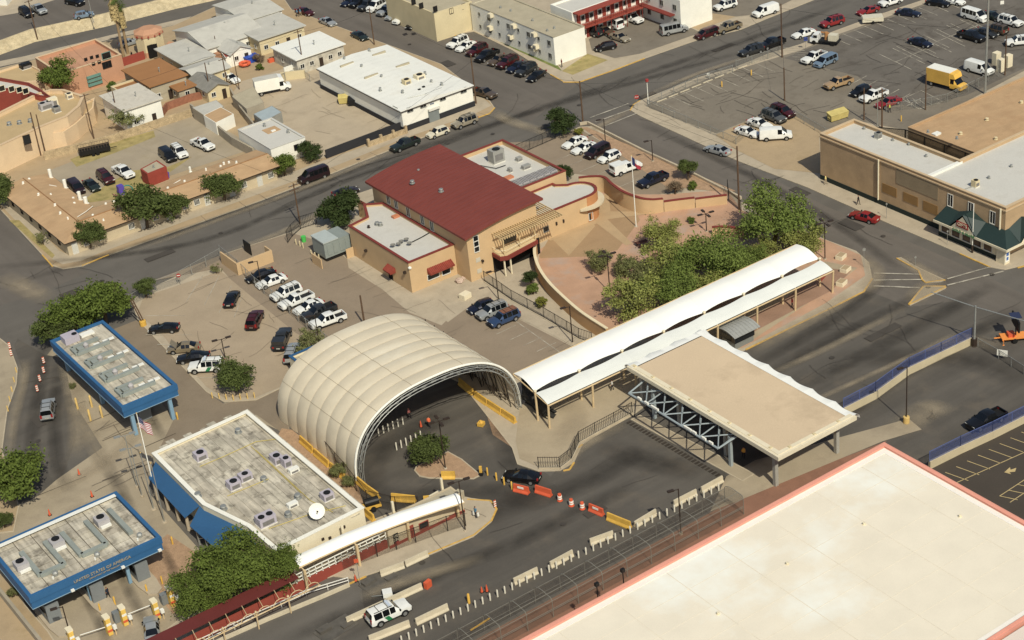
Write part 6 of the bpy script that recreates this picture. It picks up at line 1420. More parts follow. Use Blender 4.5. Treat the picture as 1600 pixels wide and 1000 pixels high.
o = find('gold sedan with hood and trunk raised'); b = MB(); b.add([(1.0,-.75,.95),(1.0,.75,.95),(1.75,.7,1.75),(1.75,-.7,1.75)], [(0,1,2,3)]); b.bar((1.1,0,.95),(1.7,0,1.7),.05); part('hood_lid', b, PAINTS['gold'], o, local=True); b = MB(); b.add([(-1.75,-.7,1.0),(-1.75,.7,1.0),(-2.1,.68,1.75),(-2.1,-.68,1.75)], [(0,1,2,3)]); part('trunk_lid', b, PAINTS['navy'], o, local=True)
o = find('white service truck with canopy near the flag pole'); b = MB(); b.box(-2.75,-.95,1.13,-.6,.95,2.0); part('canopy_box', b, PAINTS['white'], o, local=True); b = MB(); b.box(-2.77,-.6,1.4,-2.74,.6,1.85); part('rear_window', b, CGL, o, local=True)
o = find('dark grey pickup with camper shell by the tree'); b = MB(); b.box(-2.7,-.92,1.13,-1.1,.92,1.75); part('camper_shell', b, PAINTS['darkgrey'], o, local=True)
# moving vehicles at the port
car('suv','silver',75,640,.12,-1,'silver suv driving up the left port lane', z=.06, group='vehicles at the port')
car('sedan','black',815,744,-1,-.12,'black sedan turning past the orange barriers', z=.06, group='vehicles at the port')
car('sedan','silver',237,982,-.1,-1,'silver car stopped at the yellow booths beside the red walkway', z=.06, group='vehicles at the port')
GRS = mat('green_stripe', (24,120,72), .4, 0, 1, fine=0)
def patrol(px, py, dx, dy, label, z):
    o = car('suv','white',px,py,dx,dy,label, z=z, group='patrol vehicles with green stripes', scale=1.06)
    for s_ in (-1, 1):
        b = MB(); y = s_*.985; b.add([(.05,y,.42),(-.5,y,.42),(-.95,y,1.04),(-.4,y,1.06)], [(0,1,2,3) if s_ < 0 else (3,2,1,0)]); part('green_stripe', b, GRS, o, local=True)
    b = MB(); b.box(-.1,-.55,1.84,.2,.55,1.96); part('light_bar', b, mat('lightbar', (190,200,215), .2, 0, 1), o, local=True); return o
patrol(607,958,1,-.45,'white patrol suv with green stripe stopped beside concrete barrier in the road', .06)
patrol(323,573,-1,.06,'white patrol suv with green stripe parked beside the round tree', .16)
# box trucks
def boxtruck(px, py, dx, dy, label, boxm, cabp, L=4.6, z=.16, sc=1.0, over=True):
    c = G(px, py, z+1.2); o = thing('box_truck', label, 'truck', (c.x, c.y, z), yaw_of(px, py, dx, dy, z)); o.scale = (sc,)*3
    b = MB(); b.box(-3.2,-1.15,.85,1.5,1.15,3.15); part('cargo_box', b, boxm, o, local=True)
    b = MB(); b.box(-3.15,-1.1,3.15,1.45,1.1,3.2); part('box_roof', b, ROOF_W if boxm is not WHITEP else ROOF_LT, o, local=True)
    if over: b = MB(); b.add([(1.5,-1.1,2.2),(1.5,1.1,2.2),(1.5,1.1,3.12),(1.5,-1.1,3.12),(2.5,-1.0,2.25),(2.5,1.0,2.25),(2.2,1.0,3.0),(2.2,-1.0,3.0)], [(4,5,6,7),(7,6,2,3),(0,4,7,3),(1,2,6,5),(0,1,5,4)]); part('cab_overhang', b, PAINTS[cabp], o, local=True)
    st = S_(2, 2.1, [(3.7,.8,.5,.8,.95,.7,1.0),(3.55,.95,.4,.93,1.15,.8,1.22),(2.9,1,.4,.98,1.25,.85,1.32),(2.25,1,.4,.98,1.3,.84,2.1),(1.5,1,.4,.98,1.3,.86,2.15)])
    bd, pn = loft(st, ['','','w','s']); me = weld(mesh('cab', bd, PAINTS[cabp])); q = bpy.data.objects.new('cab', me); COL.objects.link(q); q.parent = o
    for nm, i, j, f in [p for p in pn if p[0] == 'side_window']: b = MB(); b.add(f, [(0,1,2,3)]); part('side_window', b, CGL, o, local=True)
    b = MB(); [b.add(f, [(0,1,2,3)]) for nm, i, j, f in pn if nm != 'side_window']; part('windscreen', b, CGL, o, local=True)
    for x in (2.8, -2.2):
        for s_ in (-1, 1):
            b = MB(); b.tube((x,s_*.95-.13,.42),(x,s_*.95+.13,.42),.42,14); b.mi = 1; b.tube((x,s_*1.09-.01,.42),(x,s_*1.09+.01,.42),.24,10); part('wheel', b, [TYRE_M, RIM], o, local=True)
    b = MB(); b.box(-3.1,-.5,.5,2,.5,.85); part('chassis', b, PLAST, o, local=True)
    for s_ in (-1, 1): b = MB(); b.box(3.58,s_*.75-.15,.85,3.7,s_*.75+.15,1.05); part('headlight', b, LAMP, o, local=True)
    b = MB(); b.box(-3.24,-.95,.95,-3.2,.95,3.0); part('rear_door', b, boxm, o, local=True)
    return o
boxtruck(424,135,1,-.2,'white box truck parked on the warehouse yard', WHITEP, 'white')
boxtruck(1478,126,1,.27,'yellow moving truck with cream roof at the edge of the lot', mat('yellow_truck_panel', (218,168,50), .6,.08,.8), 'yellow', sc=1.05)
# trailers and odd machines
def simple(name, label, cat, px, py, dx, dy, z=.16): c = G(px, py, z); return thing(name, label, cat, (c.x, c.y, z), yaw_of(px, py, dx, dy, z))
def wheels(o, xs, hw, r=.32):
    for x in xs:
        for s_ in (-1, 1): b = MB(); b.tube((x,s_*hw-.1,r),(x,s_*hw+.1,r),r,14); part('wheel', b, TYRE_M, o, local=True)
o = simple('utility_trailer','long black open cage trailer at the stone wall of the courtyard','trailer',149,240,1,-.22)
b = MB(); b.box(-2.8,-1,.5,2.8,1,.65); b.box(2.8,-.05,.45,4,.05,.55); part('deck', b, BLACKM, o, local=True)
b = MB(); b.box(-2.8,-1,.65,2.8,-.95,1.3); b.box(-2.8,.95,.65,2.8,1,1.3); part('side_panel', b, BLACKM, o, local=True)
b = MB()
for i in range(12):
    x = -2.75+i*.5
    for s_ in (-.97,.97): b.bar((x,s_,1.3),(x,s_,1.9),.05)
for s_ in (-.97,.97): b.bar((-2.8,s_,1.9),(2.8,s_,1.9),.06)
for x in (-2.78,2.78): b.bar((x,-.97,1.9),(x,.97,1.9),.06)
part('cage_rail', b, mat('rusty_metal', (110,92,74), .8,.2,2), o, local=True, kind='stuff'); wheels(o, (-.4,.4), 1.05)
o = simple('camper_trailer','cream folded tent trailer on the kerb side of the right lot','trailer',1363,35,1,-.08)
b = MB(); b.obox((0,0,.45),4,2,.7); part('body', b, PAINTS['cream'], o, local=True); b = MB(); b.box(-1.9,-1.02,1.17,1.9,1.02,1.32); part('lid', b, PAINTS['cream'], o, local=True); b = MB(); b.box(2,-.04,.45,3,.04,.53); part('hitch', b, BLACKM, o, local=True); wheels(o,(0,),.95)
o = simple('drill_truck','white flat truck carrying tan drilling machinery beside the kerb','truck',1291,68,-1,-.1)
b = MB(); b.box(-2.6,-1,.6,1.2,1,.85); part('deck', b, PLAST, o, local=True); b = MB(); b.box(1.3,-.95,.45,2.9,.95,1.2); b.box(1.3,-.9,1.2,2.3,.9,1.95); part('cab', b, PAINTS['white'], o, local=True)
b = MB(); b.box(-2.2,-.7,.85,-.6,.7,2.0); part('compressor', b, PAINTS['cream'], o, local=True); b = MB(); b.tube((0,0,.85),(0,0,2.3),.35,10); b.bar((-.6,0,2.1),(1.0,.2,2.3),.2); part('winch', b, mat('rusty_orange', (176,120,62), .8,.2,2), o, local=True); b = MB(); b.box(1.5,-.96,1.3,2.2,.96,1.8); part('window', b, CGL, o, local=True); wheels(o,(2.1,-1.6),.95,.4)
o = simple('arrow_board_trailer','orange sign trailer with black message board and solar panel','trailer',1583,531,1,-.1,.06)
b = MB(); b.box(-1.7,-.8,.55,1.7,.8,.72); b.box(-2.6,-.08,.5,-1.7,.08,.62); b.box(1.7,-1.0,.5,2.1,1.0,.6); part('frame', b, mat('orange_amber_paint', (234,138,30), .5,.08,1), o, local=True)
b = MB(); b.box(-.8,-.55,.72,.1,.55,1.2); part('battery_box', b, ORG, o, local=True); b = MB(); b.tube((.3,0,.7),(.3,0,2.6),.1,8); part('mast', b, BLACKM, o, local=True)
b = MB(); b.box(.15,-1.7,2.0,.35,1.7,3.6); part('message_board', b, BLACKM, o, local=True); b = MB(); b.box(-.5,-.6,3.65,.9,1.0,3.7); part('solar_panel', b, mat('solar_blue', (50,56,84), .2,0,1), o, local=True)
for sx in (-1.6,1.6):
    for sy in (-1.1,1.1): b = MB(); b.bar((sx,0,.55),(sx,sy,.5),.1); b.lathe((sx,sy,0), [(.15,0),(.04,.06),(.04,.6)], 8); part('outrigger', b, mat('orange_amber_paint', (0,0,0)), o, local=True)
wheels(o,(0,),.95,.33)
b = MB(); b.box(.14,-1.0,2.4,.15,1.0,3.2)
# utility cart with two spare tyres by the patrol suv
o = simple('barrier_cart','white two wheeled cart loaded with dark tyres near patrol suv','cart',611,932,1,-.2,.06)
b = MB(); b.box(-.9,-.5,.3,.2,.5,.9); part('tub', b, PAINTS['white'], o, local=True); b = MB(); b.bar((-.9,0,.4),(-2.2,.4,.25),.08); part('drawbar', b, METAL, o, local=True)
for x in (.3,.95): b = MB(); b.tube((x,-.45,.38),(x,-.25,.38),.38,16); b.mi = 1; b.tube((x,-.47,.38),(x,-.44,.38),.22,12); part('tyre', b, [TYRE_M, RIM], o, local=True)
# steel spike plates in the lane
for px, py, lb in [(525,982,'grey steel lane plates with raised flaps left of patrol suv'), (594,908,'grey steel lane plates at the gate end of the barrier')]:
    c = G(px, py, .05); b = MB(); b.obox((c.x,c.y,.05),4.6,2.6,.06,.1); b.obox((c.x-1.2,c.y+.6,.1),1.6,.9,.35,.1); b.obox((c.x+1.3,c.y-.4,.1),1.5,.8,.2,.1); solo('lane_plate', b, mat('worn_steel', (104,98,90), .6,.2,1, metal=.3), lb, 'plate')
# dumpsters
def dumpster(px, py, dx, dy, label, m, z=.16, group=None):
    o = simple('dumpster', label, 'dumpster', px, py, dx, dy, z); b = MB()
    b.add([(-.9,-.6,.15),(.9,-.6,.15),(.9,.6,.15),(-.9,.6,.15),(-1,-.75,1.2),(1,-.75,1.2),(1,.75,1.5),(-1,.75,1.5)], [(0,3,2,1),(4,5,6,7),(0,1,5,4),(1,2,6,5),(2,3,7,6),(3,0,4,7)]); part('bin', b, m, o, local=True)
    for s_ in (-1,1): b = MB(); b.add([(min(0,s_*1.02),-.8,1.24),(max(0,s_*1.02),-.8,1.24),(max(0,s_*1.02),.8,1.56),(min(0,s_*1.02),.8,1.56)], [(0,1,2,3)]); part('lid', b, m, o, local=True)
    b = MB(); b.box(-1.12,-.3,.7,-1,.3,.85); b.box(1,-.3,.7,1.12,.3,.85); part('fork_pocket', b, m, o, local=True)
DY = mat('dull_yellow_bin', (196,176,96), .7,.12,1)
dumpster(538,161,1,-.1,'dull yellow dumpster with dark lid by the warehouse wall', DY); dumpster(553,164,1,-.1,'small black dumpster beside the dull yellow one', PLAST)
dumpster(1303,188,1,-.3,'left of two tan dumpsters behind the long tan store', DY); dumpster(1315,184,1,-.3,'right of two tan dumpsters behind the long tan store', DY)
# ================================================================== trees and plants
import numpy as np
def crown_mesh(name, seed, m, lobes, n, leaf, flat=.92, shell=.55, droop=0):
    """lobes: (x, y, z, r) in units of crown radius; many leaf blades through the volume with gaps"""
    r = np.random.default_rng(seed); L_ = np.array(lobes, float); wt = L_[:, 3]**2; wt /= wt.sum()
    # clumps first, then leaves round each clump
    nc = n//26; k = r.choice(len(L_), nc, p=wt); d = r.normal(size=(nc, 3)); d /= np.linalg.norm(d, axis=1)[:, None]; d[:, 2] = np.where(d[:, 2] < -.35, -d[:, 2]*.5, d[:, 2])
    rad = L_[k, 3]*(shell+(1-shell)*r.random(nc)**.5)*(.86+.28*r.random(nc)); cc = L_[k, :3]+d*rad[:, None]*np.array([1, 1, flat]); cn = d
    vd = r.normal(size=(16, 3)); vd /= np.linalg.norm(vd, axis=1)[:, None]; vd *= (.55+.45*r.random(16))[:, None]*np.array([1, 1, .8]); ok = (np.linalg.norm(cc[:, None]-vd[None], axis=2) > .19).all(1); cc = cc[ok]; cn = cn[ok]; nc = len(cc); o_ = r.random(nc) < .1; cc[o_] *= 1.13
    ci = np.repeat(np.arange(nc), 26); p = cc[ci]+r.normal(size=(len(ci), 3))*np.array([.085, .085, .06]); nn = cn[ci]*.7+r.normal(size=(len(ci), 3))*.7+np.array([0, 0, .35]); nn /= np.linalg.norm(nn, axis=1)[:, None]
    a = np.cross(nn, r.normal(size=nn.shape)); a /= np.linalg.norm(a, axis=1)[:, None]; b = np.cross(nn, a); s = leaf*(.6+.8*r.random(len(p)))[:, None]
    v = np.stack([p-a*s, p+b*s*.55, p+a*s, p-b*s*.55], 1).reshape(-1, 3); N = len(p)
    me = bpy.data.meshes.new(name); me.vertices.add(4*N); me.vertices.foreach_set('co', v.ravel().astype('f4')); me.loops.add(4*N); me.loops.foreach_set('vertex_index', np.arange(4*N, dtype='i4'))
    me.polygons.add(N); me.polygons.foreach_set('loop_start', np.arange(0, 4*N, 4, dtype='i4')); me.polygons.foreach_set('loop_total', np.full(N, 4, dtype='i4')); me.materials.append(m); me.update(); me.validate(); return me
LF1 = leafmat('leaf_dark_green', (86,98,44)); LF2 = leafmat('leaf_fresh_green', (98,114,38)); LF3 = leafmat('leaf_palo_verde', (142,146,66)); LF4 = leafmat('leaf_olive', (122,124,72)); LF5 = leafmat('leaf_dry', (132,112,88)); LF6 = leafmat('leaf_deep', (62,76,36))
rr = random.Random(3)
def lobes(n, sp, rmin, rmax, zsp=.42):
    return [(0, 0, 0, .62)]+[(sp*math.cos(6.283*i/n+rr.random()*.8)*(.7+.4*rr.random()), sp*math.sin(6.283*i/n+rr.random()*.8)*(.7+.4*rr.random()), (rr.random()-.5)*zsp*2, rmin+(rmax-rmin)*rr.random()) for i in range(n)]
CR = {
 'round1': crown_mesh('crown', 1, LF1, lobes(7,.55,.34,.46), 9000, .05), 'round2': crown_mesh('crown', 2, LF2, lobes(8,.58,.34,.46), 10000, .045), 'round3': crown_mesh('crown', 3, LF1, lobes(6,.5,.36,.5), 9000, .05),
 'deep': crown_mesh('crown', 4, LF6, lobes(6,.48,.4,.52), 9000, .055, shell=.7), 'wispy1': crown_mesh('crown', 5, LF3, lobes(11,.66,.2,.4,.4), 7000, .038, shell=.15), 'wispy2': crown_mesh('crown', 6, LF4, lobes(8,.6,.26,.4,.4), 5200, .045, shell=.2),
 'big': crown_mesh('crown', 7, LF2, lobes(11,.62,.3,.42,.3), 22000, .032), 'sparse': crown_mesh('crown', 8, LF4, lobes(9,.65,.2,.34,.5), 2600, .05, shell=.3), 'dry': crown_mesh('crown', 9, LF5, lobes(6,.5,.3,.4), 3500, .045, shell=.3), 'fresh': crown_mesh('crown', 10, leafmat('leaf_mesquite', (112,128,50)), lobes(13,.66,.22,.42,.4), 14000, .032, shell=.2),
 'bush': crown_mesh('crown', 11, LF2, lobes(5,.45,.4,.5), 2600, .09), 'ybush': crown_mesh('crown', 12, leafmat('leaf_yellow_green', (130,128,40)), lobes(5,.45,.4,.5), 2600, .09)}
def tree(px, py, r, h, kind, label, gz=.14, cat='tree', name='tree', fl=1.0, yaw=None, base=None, sx=1.0, bare=False):
    """px, py: middle of the crown"""
    hz = max(h-r*fl*.8, r*.75); c = G(px, py, hz)
    o = thing(name, label, cat, (c.x, c.y, gz)); y = rr.random()*6.28 if yaw is None else yaw
    q = bpy.data.objects.new('crown', CR[kind]); COL.objects.link(q); q.parent = o; q.location = (0, 0, hz-gz); q.scale = (r*sx, r, r*fl); q.rotation_euler = (0, 0, y if sx == 1 else 0)
    b = MB(); t0 = Vector((0, 0, -.1)); fork = Vector((.1*r*.3, -.05*r, max(.5, (hz-gz)*.5))); tr_ = .045*r+.05
    b.tube(t0, fork, tr_*1.25, 8, tr_*.9)
    for k in range(6):
        a = k*1.05+y; e = Vector((math.cos(a)*r*.55, math.sin(a)*r*.55, (hz-gz)+r*fl*(.1+.25*rr.random()))); m_ = fork.lerp(e, .5)+Vector((0, 0, r*.12)); b.tube(fork, m_, tr_*.62, 6, tr_*.4); b.tube(m_, e, tr_*.4, 5, tr_*.12)
        for k2 in range(3): e2 = m_.lerp(e, .4+.3*k2)+Vector((rr.uniform(-.3, .3)*r, rr.uniform(-.3, .3)*r, rr.uniform(0, .35)*r)); b.tube(m_.lerp(e, .2+.25*k2), e2, tr_*.22, 4, tr_*.06)
    part('trunk', b, BARK, o, local=True)
    return o
for a in [
(137,368,2.7,4.6,'round1','dark green street tree at the left corner of the orange roof'),
(224,328,4.6,5.6,'round1','widest dark green tree overhanging the orange motel roof'),
(268,322,3.2,4.8,'round3','smaller crown right of the widest motel tree'),
(347,291,3.6,5.6,'round3','dark green tree before the right half of the orange roof'),
(442,257,2.7,4.4,'round2','green tree near the plum conversion van'),
(486,237,2.3,3.6,'deep','small round dark tree at the walled yard gate'),
(527,328,3.9,5.4,'deep','dense dark tree beside grey generator and low wing'),
(88,118,3.9,8.6,'round2','broad green tree beside the terracotta hall'),
(197,184,3.3,5.2,'sparse','sparse grey green tree before the white two storey house'),
(158,474,4.9,7.4,'round2','right part of the green grove behind the blue canopy'),
(112,490,4.4,6.8,'round2','middle of the green grove behind the blue canopy'),
(82,520,3.2,4.8,'round1','left end of the green grove behind the blue canopy'),
(225,448,2.0,3.6,'round3','olive street tree on the small island at the lot corner'),
(366,588,3.2,4.6,'round3','round tree beside the patrol suv in the pale lot'),
(484,535,2.5,3.9,'sparse','thin crowned tree by the silver suv'),
(672,704,2.7,4.0,'round1','round tree on the brick island before the tent'),
(12,745,4.9,7.0,'round2','large tree cut by left edge above lettered canopy'),
(-8,300,3.6,5.2,'round1','tree cut by left edge at the corner of the motel'),
(879,191,2.9,4.8,'deep','dense dark round tree at the gated lot corner'),
(882,268,1.6,3.0,'deep','small dark tree behind the flat roofed wing'),
(1074,264,1.8,3.6,'round1','small green tree on the planting strip beside the street'),
(1208,343,6.2,8.8,'fresh','largest green mesquite tree near the street corner'),
(1252,374,3.8,5.4,'wispy1','lower pale green crown beside the largest mesquite tree'),
(1032,364,3.4,4.8,'wispy1','pale green tree nearest the flag pole'),
(1112,404,5.8,7.4,'fresh','broad feathery tree in the middle of the terrace'),
(1046,408,4.6,6.2,'wispy1','yellow green palo verde left of the broad feathery tree'),
(1160,408,3.8,5.0,'fresh','feathery tree behind the white canopy edge'),
(1050,450,4.6,5.4,'fresh','low feathery tree right of the terrace lamp shadow'),
(990,466,4.5,5.2,'wispy1','spreading palo verde next to the white canopy'),
(936,407,2.5,3.9,'wispy2','airy tree left of the terrace lamp'),
(976,416,2.5,3.8,'wispy2','airy tree right of the terrace lamp'),
(1100,452,3.6,4.2,'wispy1','low yellow green crown behind the middle of the canopy'),(1195,395,2.8,3.6,'wispy1','pale feathery crown below the largest mesquite'),(1010,430,3.0,4.0,'wispy2','thin grey green crown in the middle of the grove'),(828,432,1.3,3.0,'deep','dark narrow tree inside the curved wall'),
]: tree(*a)
BG = dict(cat='tree')
tree(362,888,5.0,7.2,'big','big bright green tree standing over the red walkway roof', sx=1.0)
tree(422,885,3.6,6.0,'big','right hand crown of the big green trees by the port office')
tree(316,925,3.8,5.4,'big','lower left crown of the big green trees by the yellow booths')
for a in [(1054,292,1.9,2.6,'dry','dry brown bush beside dark navy pickup'),(1080,344,.75,1.1,'bush','small round green shrub on the red terrace'),(846,473,1.1,1.5,'ybush','yellow green bush below the curved wall'),(832,452,1.2,2.0,'bush','dark green bush between fence and curved wall'),
          (337,420,1.0,1.7,'sparse','scrubby bush at the fence by the dumpster wall'),(527,735,1.5,1.8,'wispy2','scrubby bush between port office and tent'),(545,752,1.2,1.4,'wispy2','smaller scrub at the foot of the tent'),(402,90,1.6,2.2,'dry','brown bush in the yard with playthings'),(345,104,1.3,1.9,'dry','dry bush between houses'),
          (175,136,1.5,2.2,'bush','garden bush left of the brown roofed house'),(168,118,1.3,1.8,'ybush','garden bush behind the white two storey house'),(130,128,1.6,2.2,'wispy2','grey green shrubs below the terracotta hall'),(65,371,1.2,2.4,'sparse','bare twiggy sapling on the corner verge'),
          (904,206,1.0,1.4,'ybush','yellow green bush beside the dense dark tree'),(1083,290,1.0,1.3,'bush','green shrub behind dry brown bush'),(20,925,1.0,1.6,'wispy2','shrub at lower left corner of the lettered canopy'),(113,603,.7,.9,'wispy2','pair of low shrubs under the northern canopy edge'),(5,815,1.4,1.8,'round1','low branches below the large left tree'),(405,105,1.0,1.4,'bush','green bush by the stone cottage'),(742,28,1.0,1.6,'bush','green shrub at the corner of the apartment block')]:
    tree(*a, cat='bush', name='bush')
# palms
def palm(px, py, h, label):
    c = G(px, py, .14); o = thing('palm_tree', label, 'palm', (c.x, c.y, .14)); b = MB(); b.tube((0,0,-.1),(.2,.1,h),.3,10,.22); part('trunk', b, mat('palm_bark', (150,124,88), .95,.2,2), o, local=True)
    r = random.Random(int(px)); b = MB()
    for k in range(260):   # dead skirt
        a = r.random()*6.28; z = h-.2-r.random()*3.6; l = .9+.5*r.random(); q = Vector((math.cos(a)*.25, math.sin(a)*.25, z)); e = q+Vector((math.cos(a)*.75, math.sin(a)*.75, -l)); s_ = Vector((-math.sin(a), math.cos(a), 0))*.12
        b.add([q-s_, q+s_, e+s_, e-s_], [(0,1,2,3)])
    part('dead_skirt', b, mat('dead_palm', (166,144,92), .95,.2,2), o, local=True, kind='stuff')
    for k in range(34):
        a = k*2.4; el = -.5+1.5*(k % 7)/6; b = MB(); P = Vector((.2,.1,h)); d = Vector((math.cos(a)*math.cos(el), math.sin(a)*math.cos(el), math.sin(el)))
        s_ = Vector((-math.sin(a), math.cos(a), 0)); vs = [P, P+d*.9-s_*.05, P+d*.9+s_*.05]
        for j in range(9): f = (j-4)/4; tip = P+d*(2.0-.35*abs(f))+s_*f*.95+Vector((0,0,-.35-.2*abs(f))); m_ = P+d*.9+s_*f*.12; b.add([m_-s_*.05, m_+s_*.05, tip], [(0,1,2)])
        b.bar(P, P+d*.9, .05); part('frond', b, LF1, o, local=True)
palm(194,92,13.0,'taller fan palm with shaggy skirt beside the kiosk tower'); palm(200,84,10.5,'shorter fan palm behind the taller one')
# ================================================================== poles, lamps, signs
def pole(px, py, tx, ty, r, m, label, arms=1, z=.1, name='utility_pole', cat='pole', group=None):
    b0 = G(px, py, z); h = max(1, min(20, next((k*.05 for k in range(20, 400) if _proj_y(b0, k*.05) <= ty), 8)))
    o = thing(name, label, cat, (b0.x, b0.y, z), group=group); b = MB(); b.tube((0,0,-.1),(0,0,h),r,8,r*.75); part('shaft', b, m, o, local=True)
    for k in range(arms): b = MB(); b.bar((-.9,.0,h-.35-k*.8),(.9,.0,h-.35-k*.8),.1,.12); a = part('crossarm', b, m, o, local=True); 
    if arms:
        for i in (-.8,-.3,.4,.8): b = MB(); b.lathe((i,0,h-.3), [(.05,0),(.08,.1),(.03,.16)], 6); q = part('insulator', b, METAL, a, local=True)
    return o, h
def _proj_y(b0, h):
    v = Vector((b0.x, b0.y, b0.z+h-CAMH)); return 500-F*(v.dot(up))/v.dot(fw)
for a in [(59,63,44,0,.14,1,'weathered utility pole rising before the highway wall'),(147,217,131,147,.14,1,'utility pole beside the lower classroom block'),(64,243,50,176,.14,0,'left of two leaning poles at the classroom block'),(72,243,57,179,.14,0,'right of two leaning poles at the classroom block'),(187,195,176,143,.13,0,'thin pole in front of the white two storey house'),
          (330,152,322,98,.13,0,'pole left of the narrow yellow house'),(358,147,349,90,.14,1,'pole beside the small pale yellow shed house'),(341,88,334,56,.1,0,'short pole before the white house porch'),(374,140,367,84,.1,0,'pole in the play yard'),(475,110,465,47,.13,1,'pole at the corner of the stone cottage'),(585,70,577,12,.13,0,'pole on the far corner of the warehouse'),(689,38,686,-10,.13,0,'pole beside cream corner building'),
          (744,162,739,85,.15,0,'dark pole at the street corner of the warehouse'),(911,192,908,127,.15,0,'brown pole in front of the upper street corner'),(469,350,458,287,.14,2,'utility pole on pavement left of dense dark tree'),(570,509,563,462,.16,0,'stub pole standing behind the fabric tent'),(1155,328,1154,229,.16,0,'tall brown pole at right end of the stepped wall'),(1222,90,1227,6,.15,0,'pole at the entrance of the right parking lot'),(1226,158,1227,106,.13,0,'brown pole between the pale lot and dirt lot'),
          (1378,200,1382,140,.15,1,'pole with transformer behind the tan store'),(1350,188,1349,138,.13,0,'pole near the dumpsters behind the tan store'),(1446,172,1447,115,.12,0,'pole beside the hatched bay'),(1570,118,1574,56,.13,0,'brown pole beside the electrical cabinets')]:
    px, py, tx, ty, r, n_, lb = a; pole(px, py, tx, ty, r, WOODP, lb, n_)
o, h = pole(1539,147,1546,-20,.22,METAL,'tall grey steel lighting mast beside the white cargo van',0,name='lighting_mast')
o, h = pole(1371,198,1372,150,.1,METAL,'white sign pole near red sedan',0)
def lamp(px, py, ty, label, heads=1, m=None, z=.14, yaw=2.9, group='parking lot lamp posts', base=None, r=.09):
    m = m or DMETAL; o, h = pole(px, py, px, ty, r, m, label, 0, z, 'lamp_post', 'lamp', group); o['label'] = label
    for k in range(heads):
        a = yaw+k*2*math.pi/heads; d = Vector((math.cos(a), math.sin(a), 0)); b = MB(); b.bar((0,0,h-.1), d*.6+Vector((0,0,h)), .07); arm = part('arm', b, m, o, local=True)
        b = MB(); b.obox(d*1.0+Vector((0,0,h-.05)), .8,.38,.16, a); part('lamp_head', b, m, o, local=True)
    if base: b = MB(); b.lathe((0,0,-.1), [(.42,0),(.42,.95),(.38,1.0)], 12); part('base', b, base, o, local=True)
    else: b = MB(); b.lathe((0,0,-.05), [(.25,0),(.22,.2)], 8); part('base', b, CONC, o, local=True)
    return o
lamp(953,457,398,'black lamp with four heads on the terrace among the trees',4); lamp(1104,362,334,'black lamp with four heads behind the terrace trees',4); lamp(1289,405,348,'black lamp with four heads at the canopy end',4)
lamp(779,468,423,'dark lamp beside the iron gate at station entrance',1); lamp(895,536,479,'dark lamp on the walk beside the parking bays',1); lamp(946,222,186,'dark lamp at the gated lot wall',1); lamp(1020,252,219,'dark lamp nearer the dry brown bush',1); lamp(409,447,408,'dark lamp beside the fenced station row',1); lamp(501,548,492,'lamp behind thin crowned tree by white pickup',1)
lamp(352,560,530,'lamp with two heads beside the patrol suv in pale lot',2); lamp(696,732,658,'lamp with four heads on the brick island before tent',4); lamp(1064,834,764,'tall black lamp on the median among concrete barriers',1); lamp(1416,660,573,'lamp on a yellow concrete base inside the turnaround',1,base=mat('faded_yellow', (206,170,90), .8,.1,1)); lamp(727,829,752,'black lamp at the kerb end of the white ramp canopy',2)
lamp(214,760,680,'left of two slim double lamps on the port plaza',2,m=METAL,r=.07); lamp(222,775,700,'right of two slim double lamps on the port plaza',2,m=METAL,r=.07); lamp(112,1000,948,'black lamp in front of the lettered canopy',1); lamp(146,35,-20,'grey lamp mast on the upper highway',1,z=2.05,m=METAL)
o, h = pole(1522,540,1526,478,.16,METAL,'grey signal mast with long horizontal arm at the fence corner',0,name='signal_mast')
b = MB(); e1 = G(1470,456,7.2)-o.location; e2 = G(1589,510,7.2)-o.location; b.tube(Vector((0,0,h-.2)), Vector((-1.5,6.5,h+.1)), .07, 6); b.tube(Vector((0,0,h-.2)), Vector((1.3,-7.2,h+.1)), .07, 6); part('arm', b, METAL, o, local=True)
b = MB(); b.lathe((0,0,-.1), [(.4,0),(.4,1.2)], 10); part('base', b, DMETAL, o, local=True)
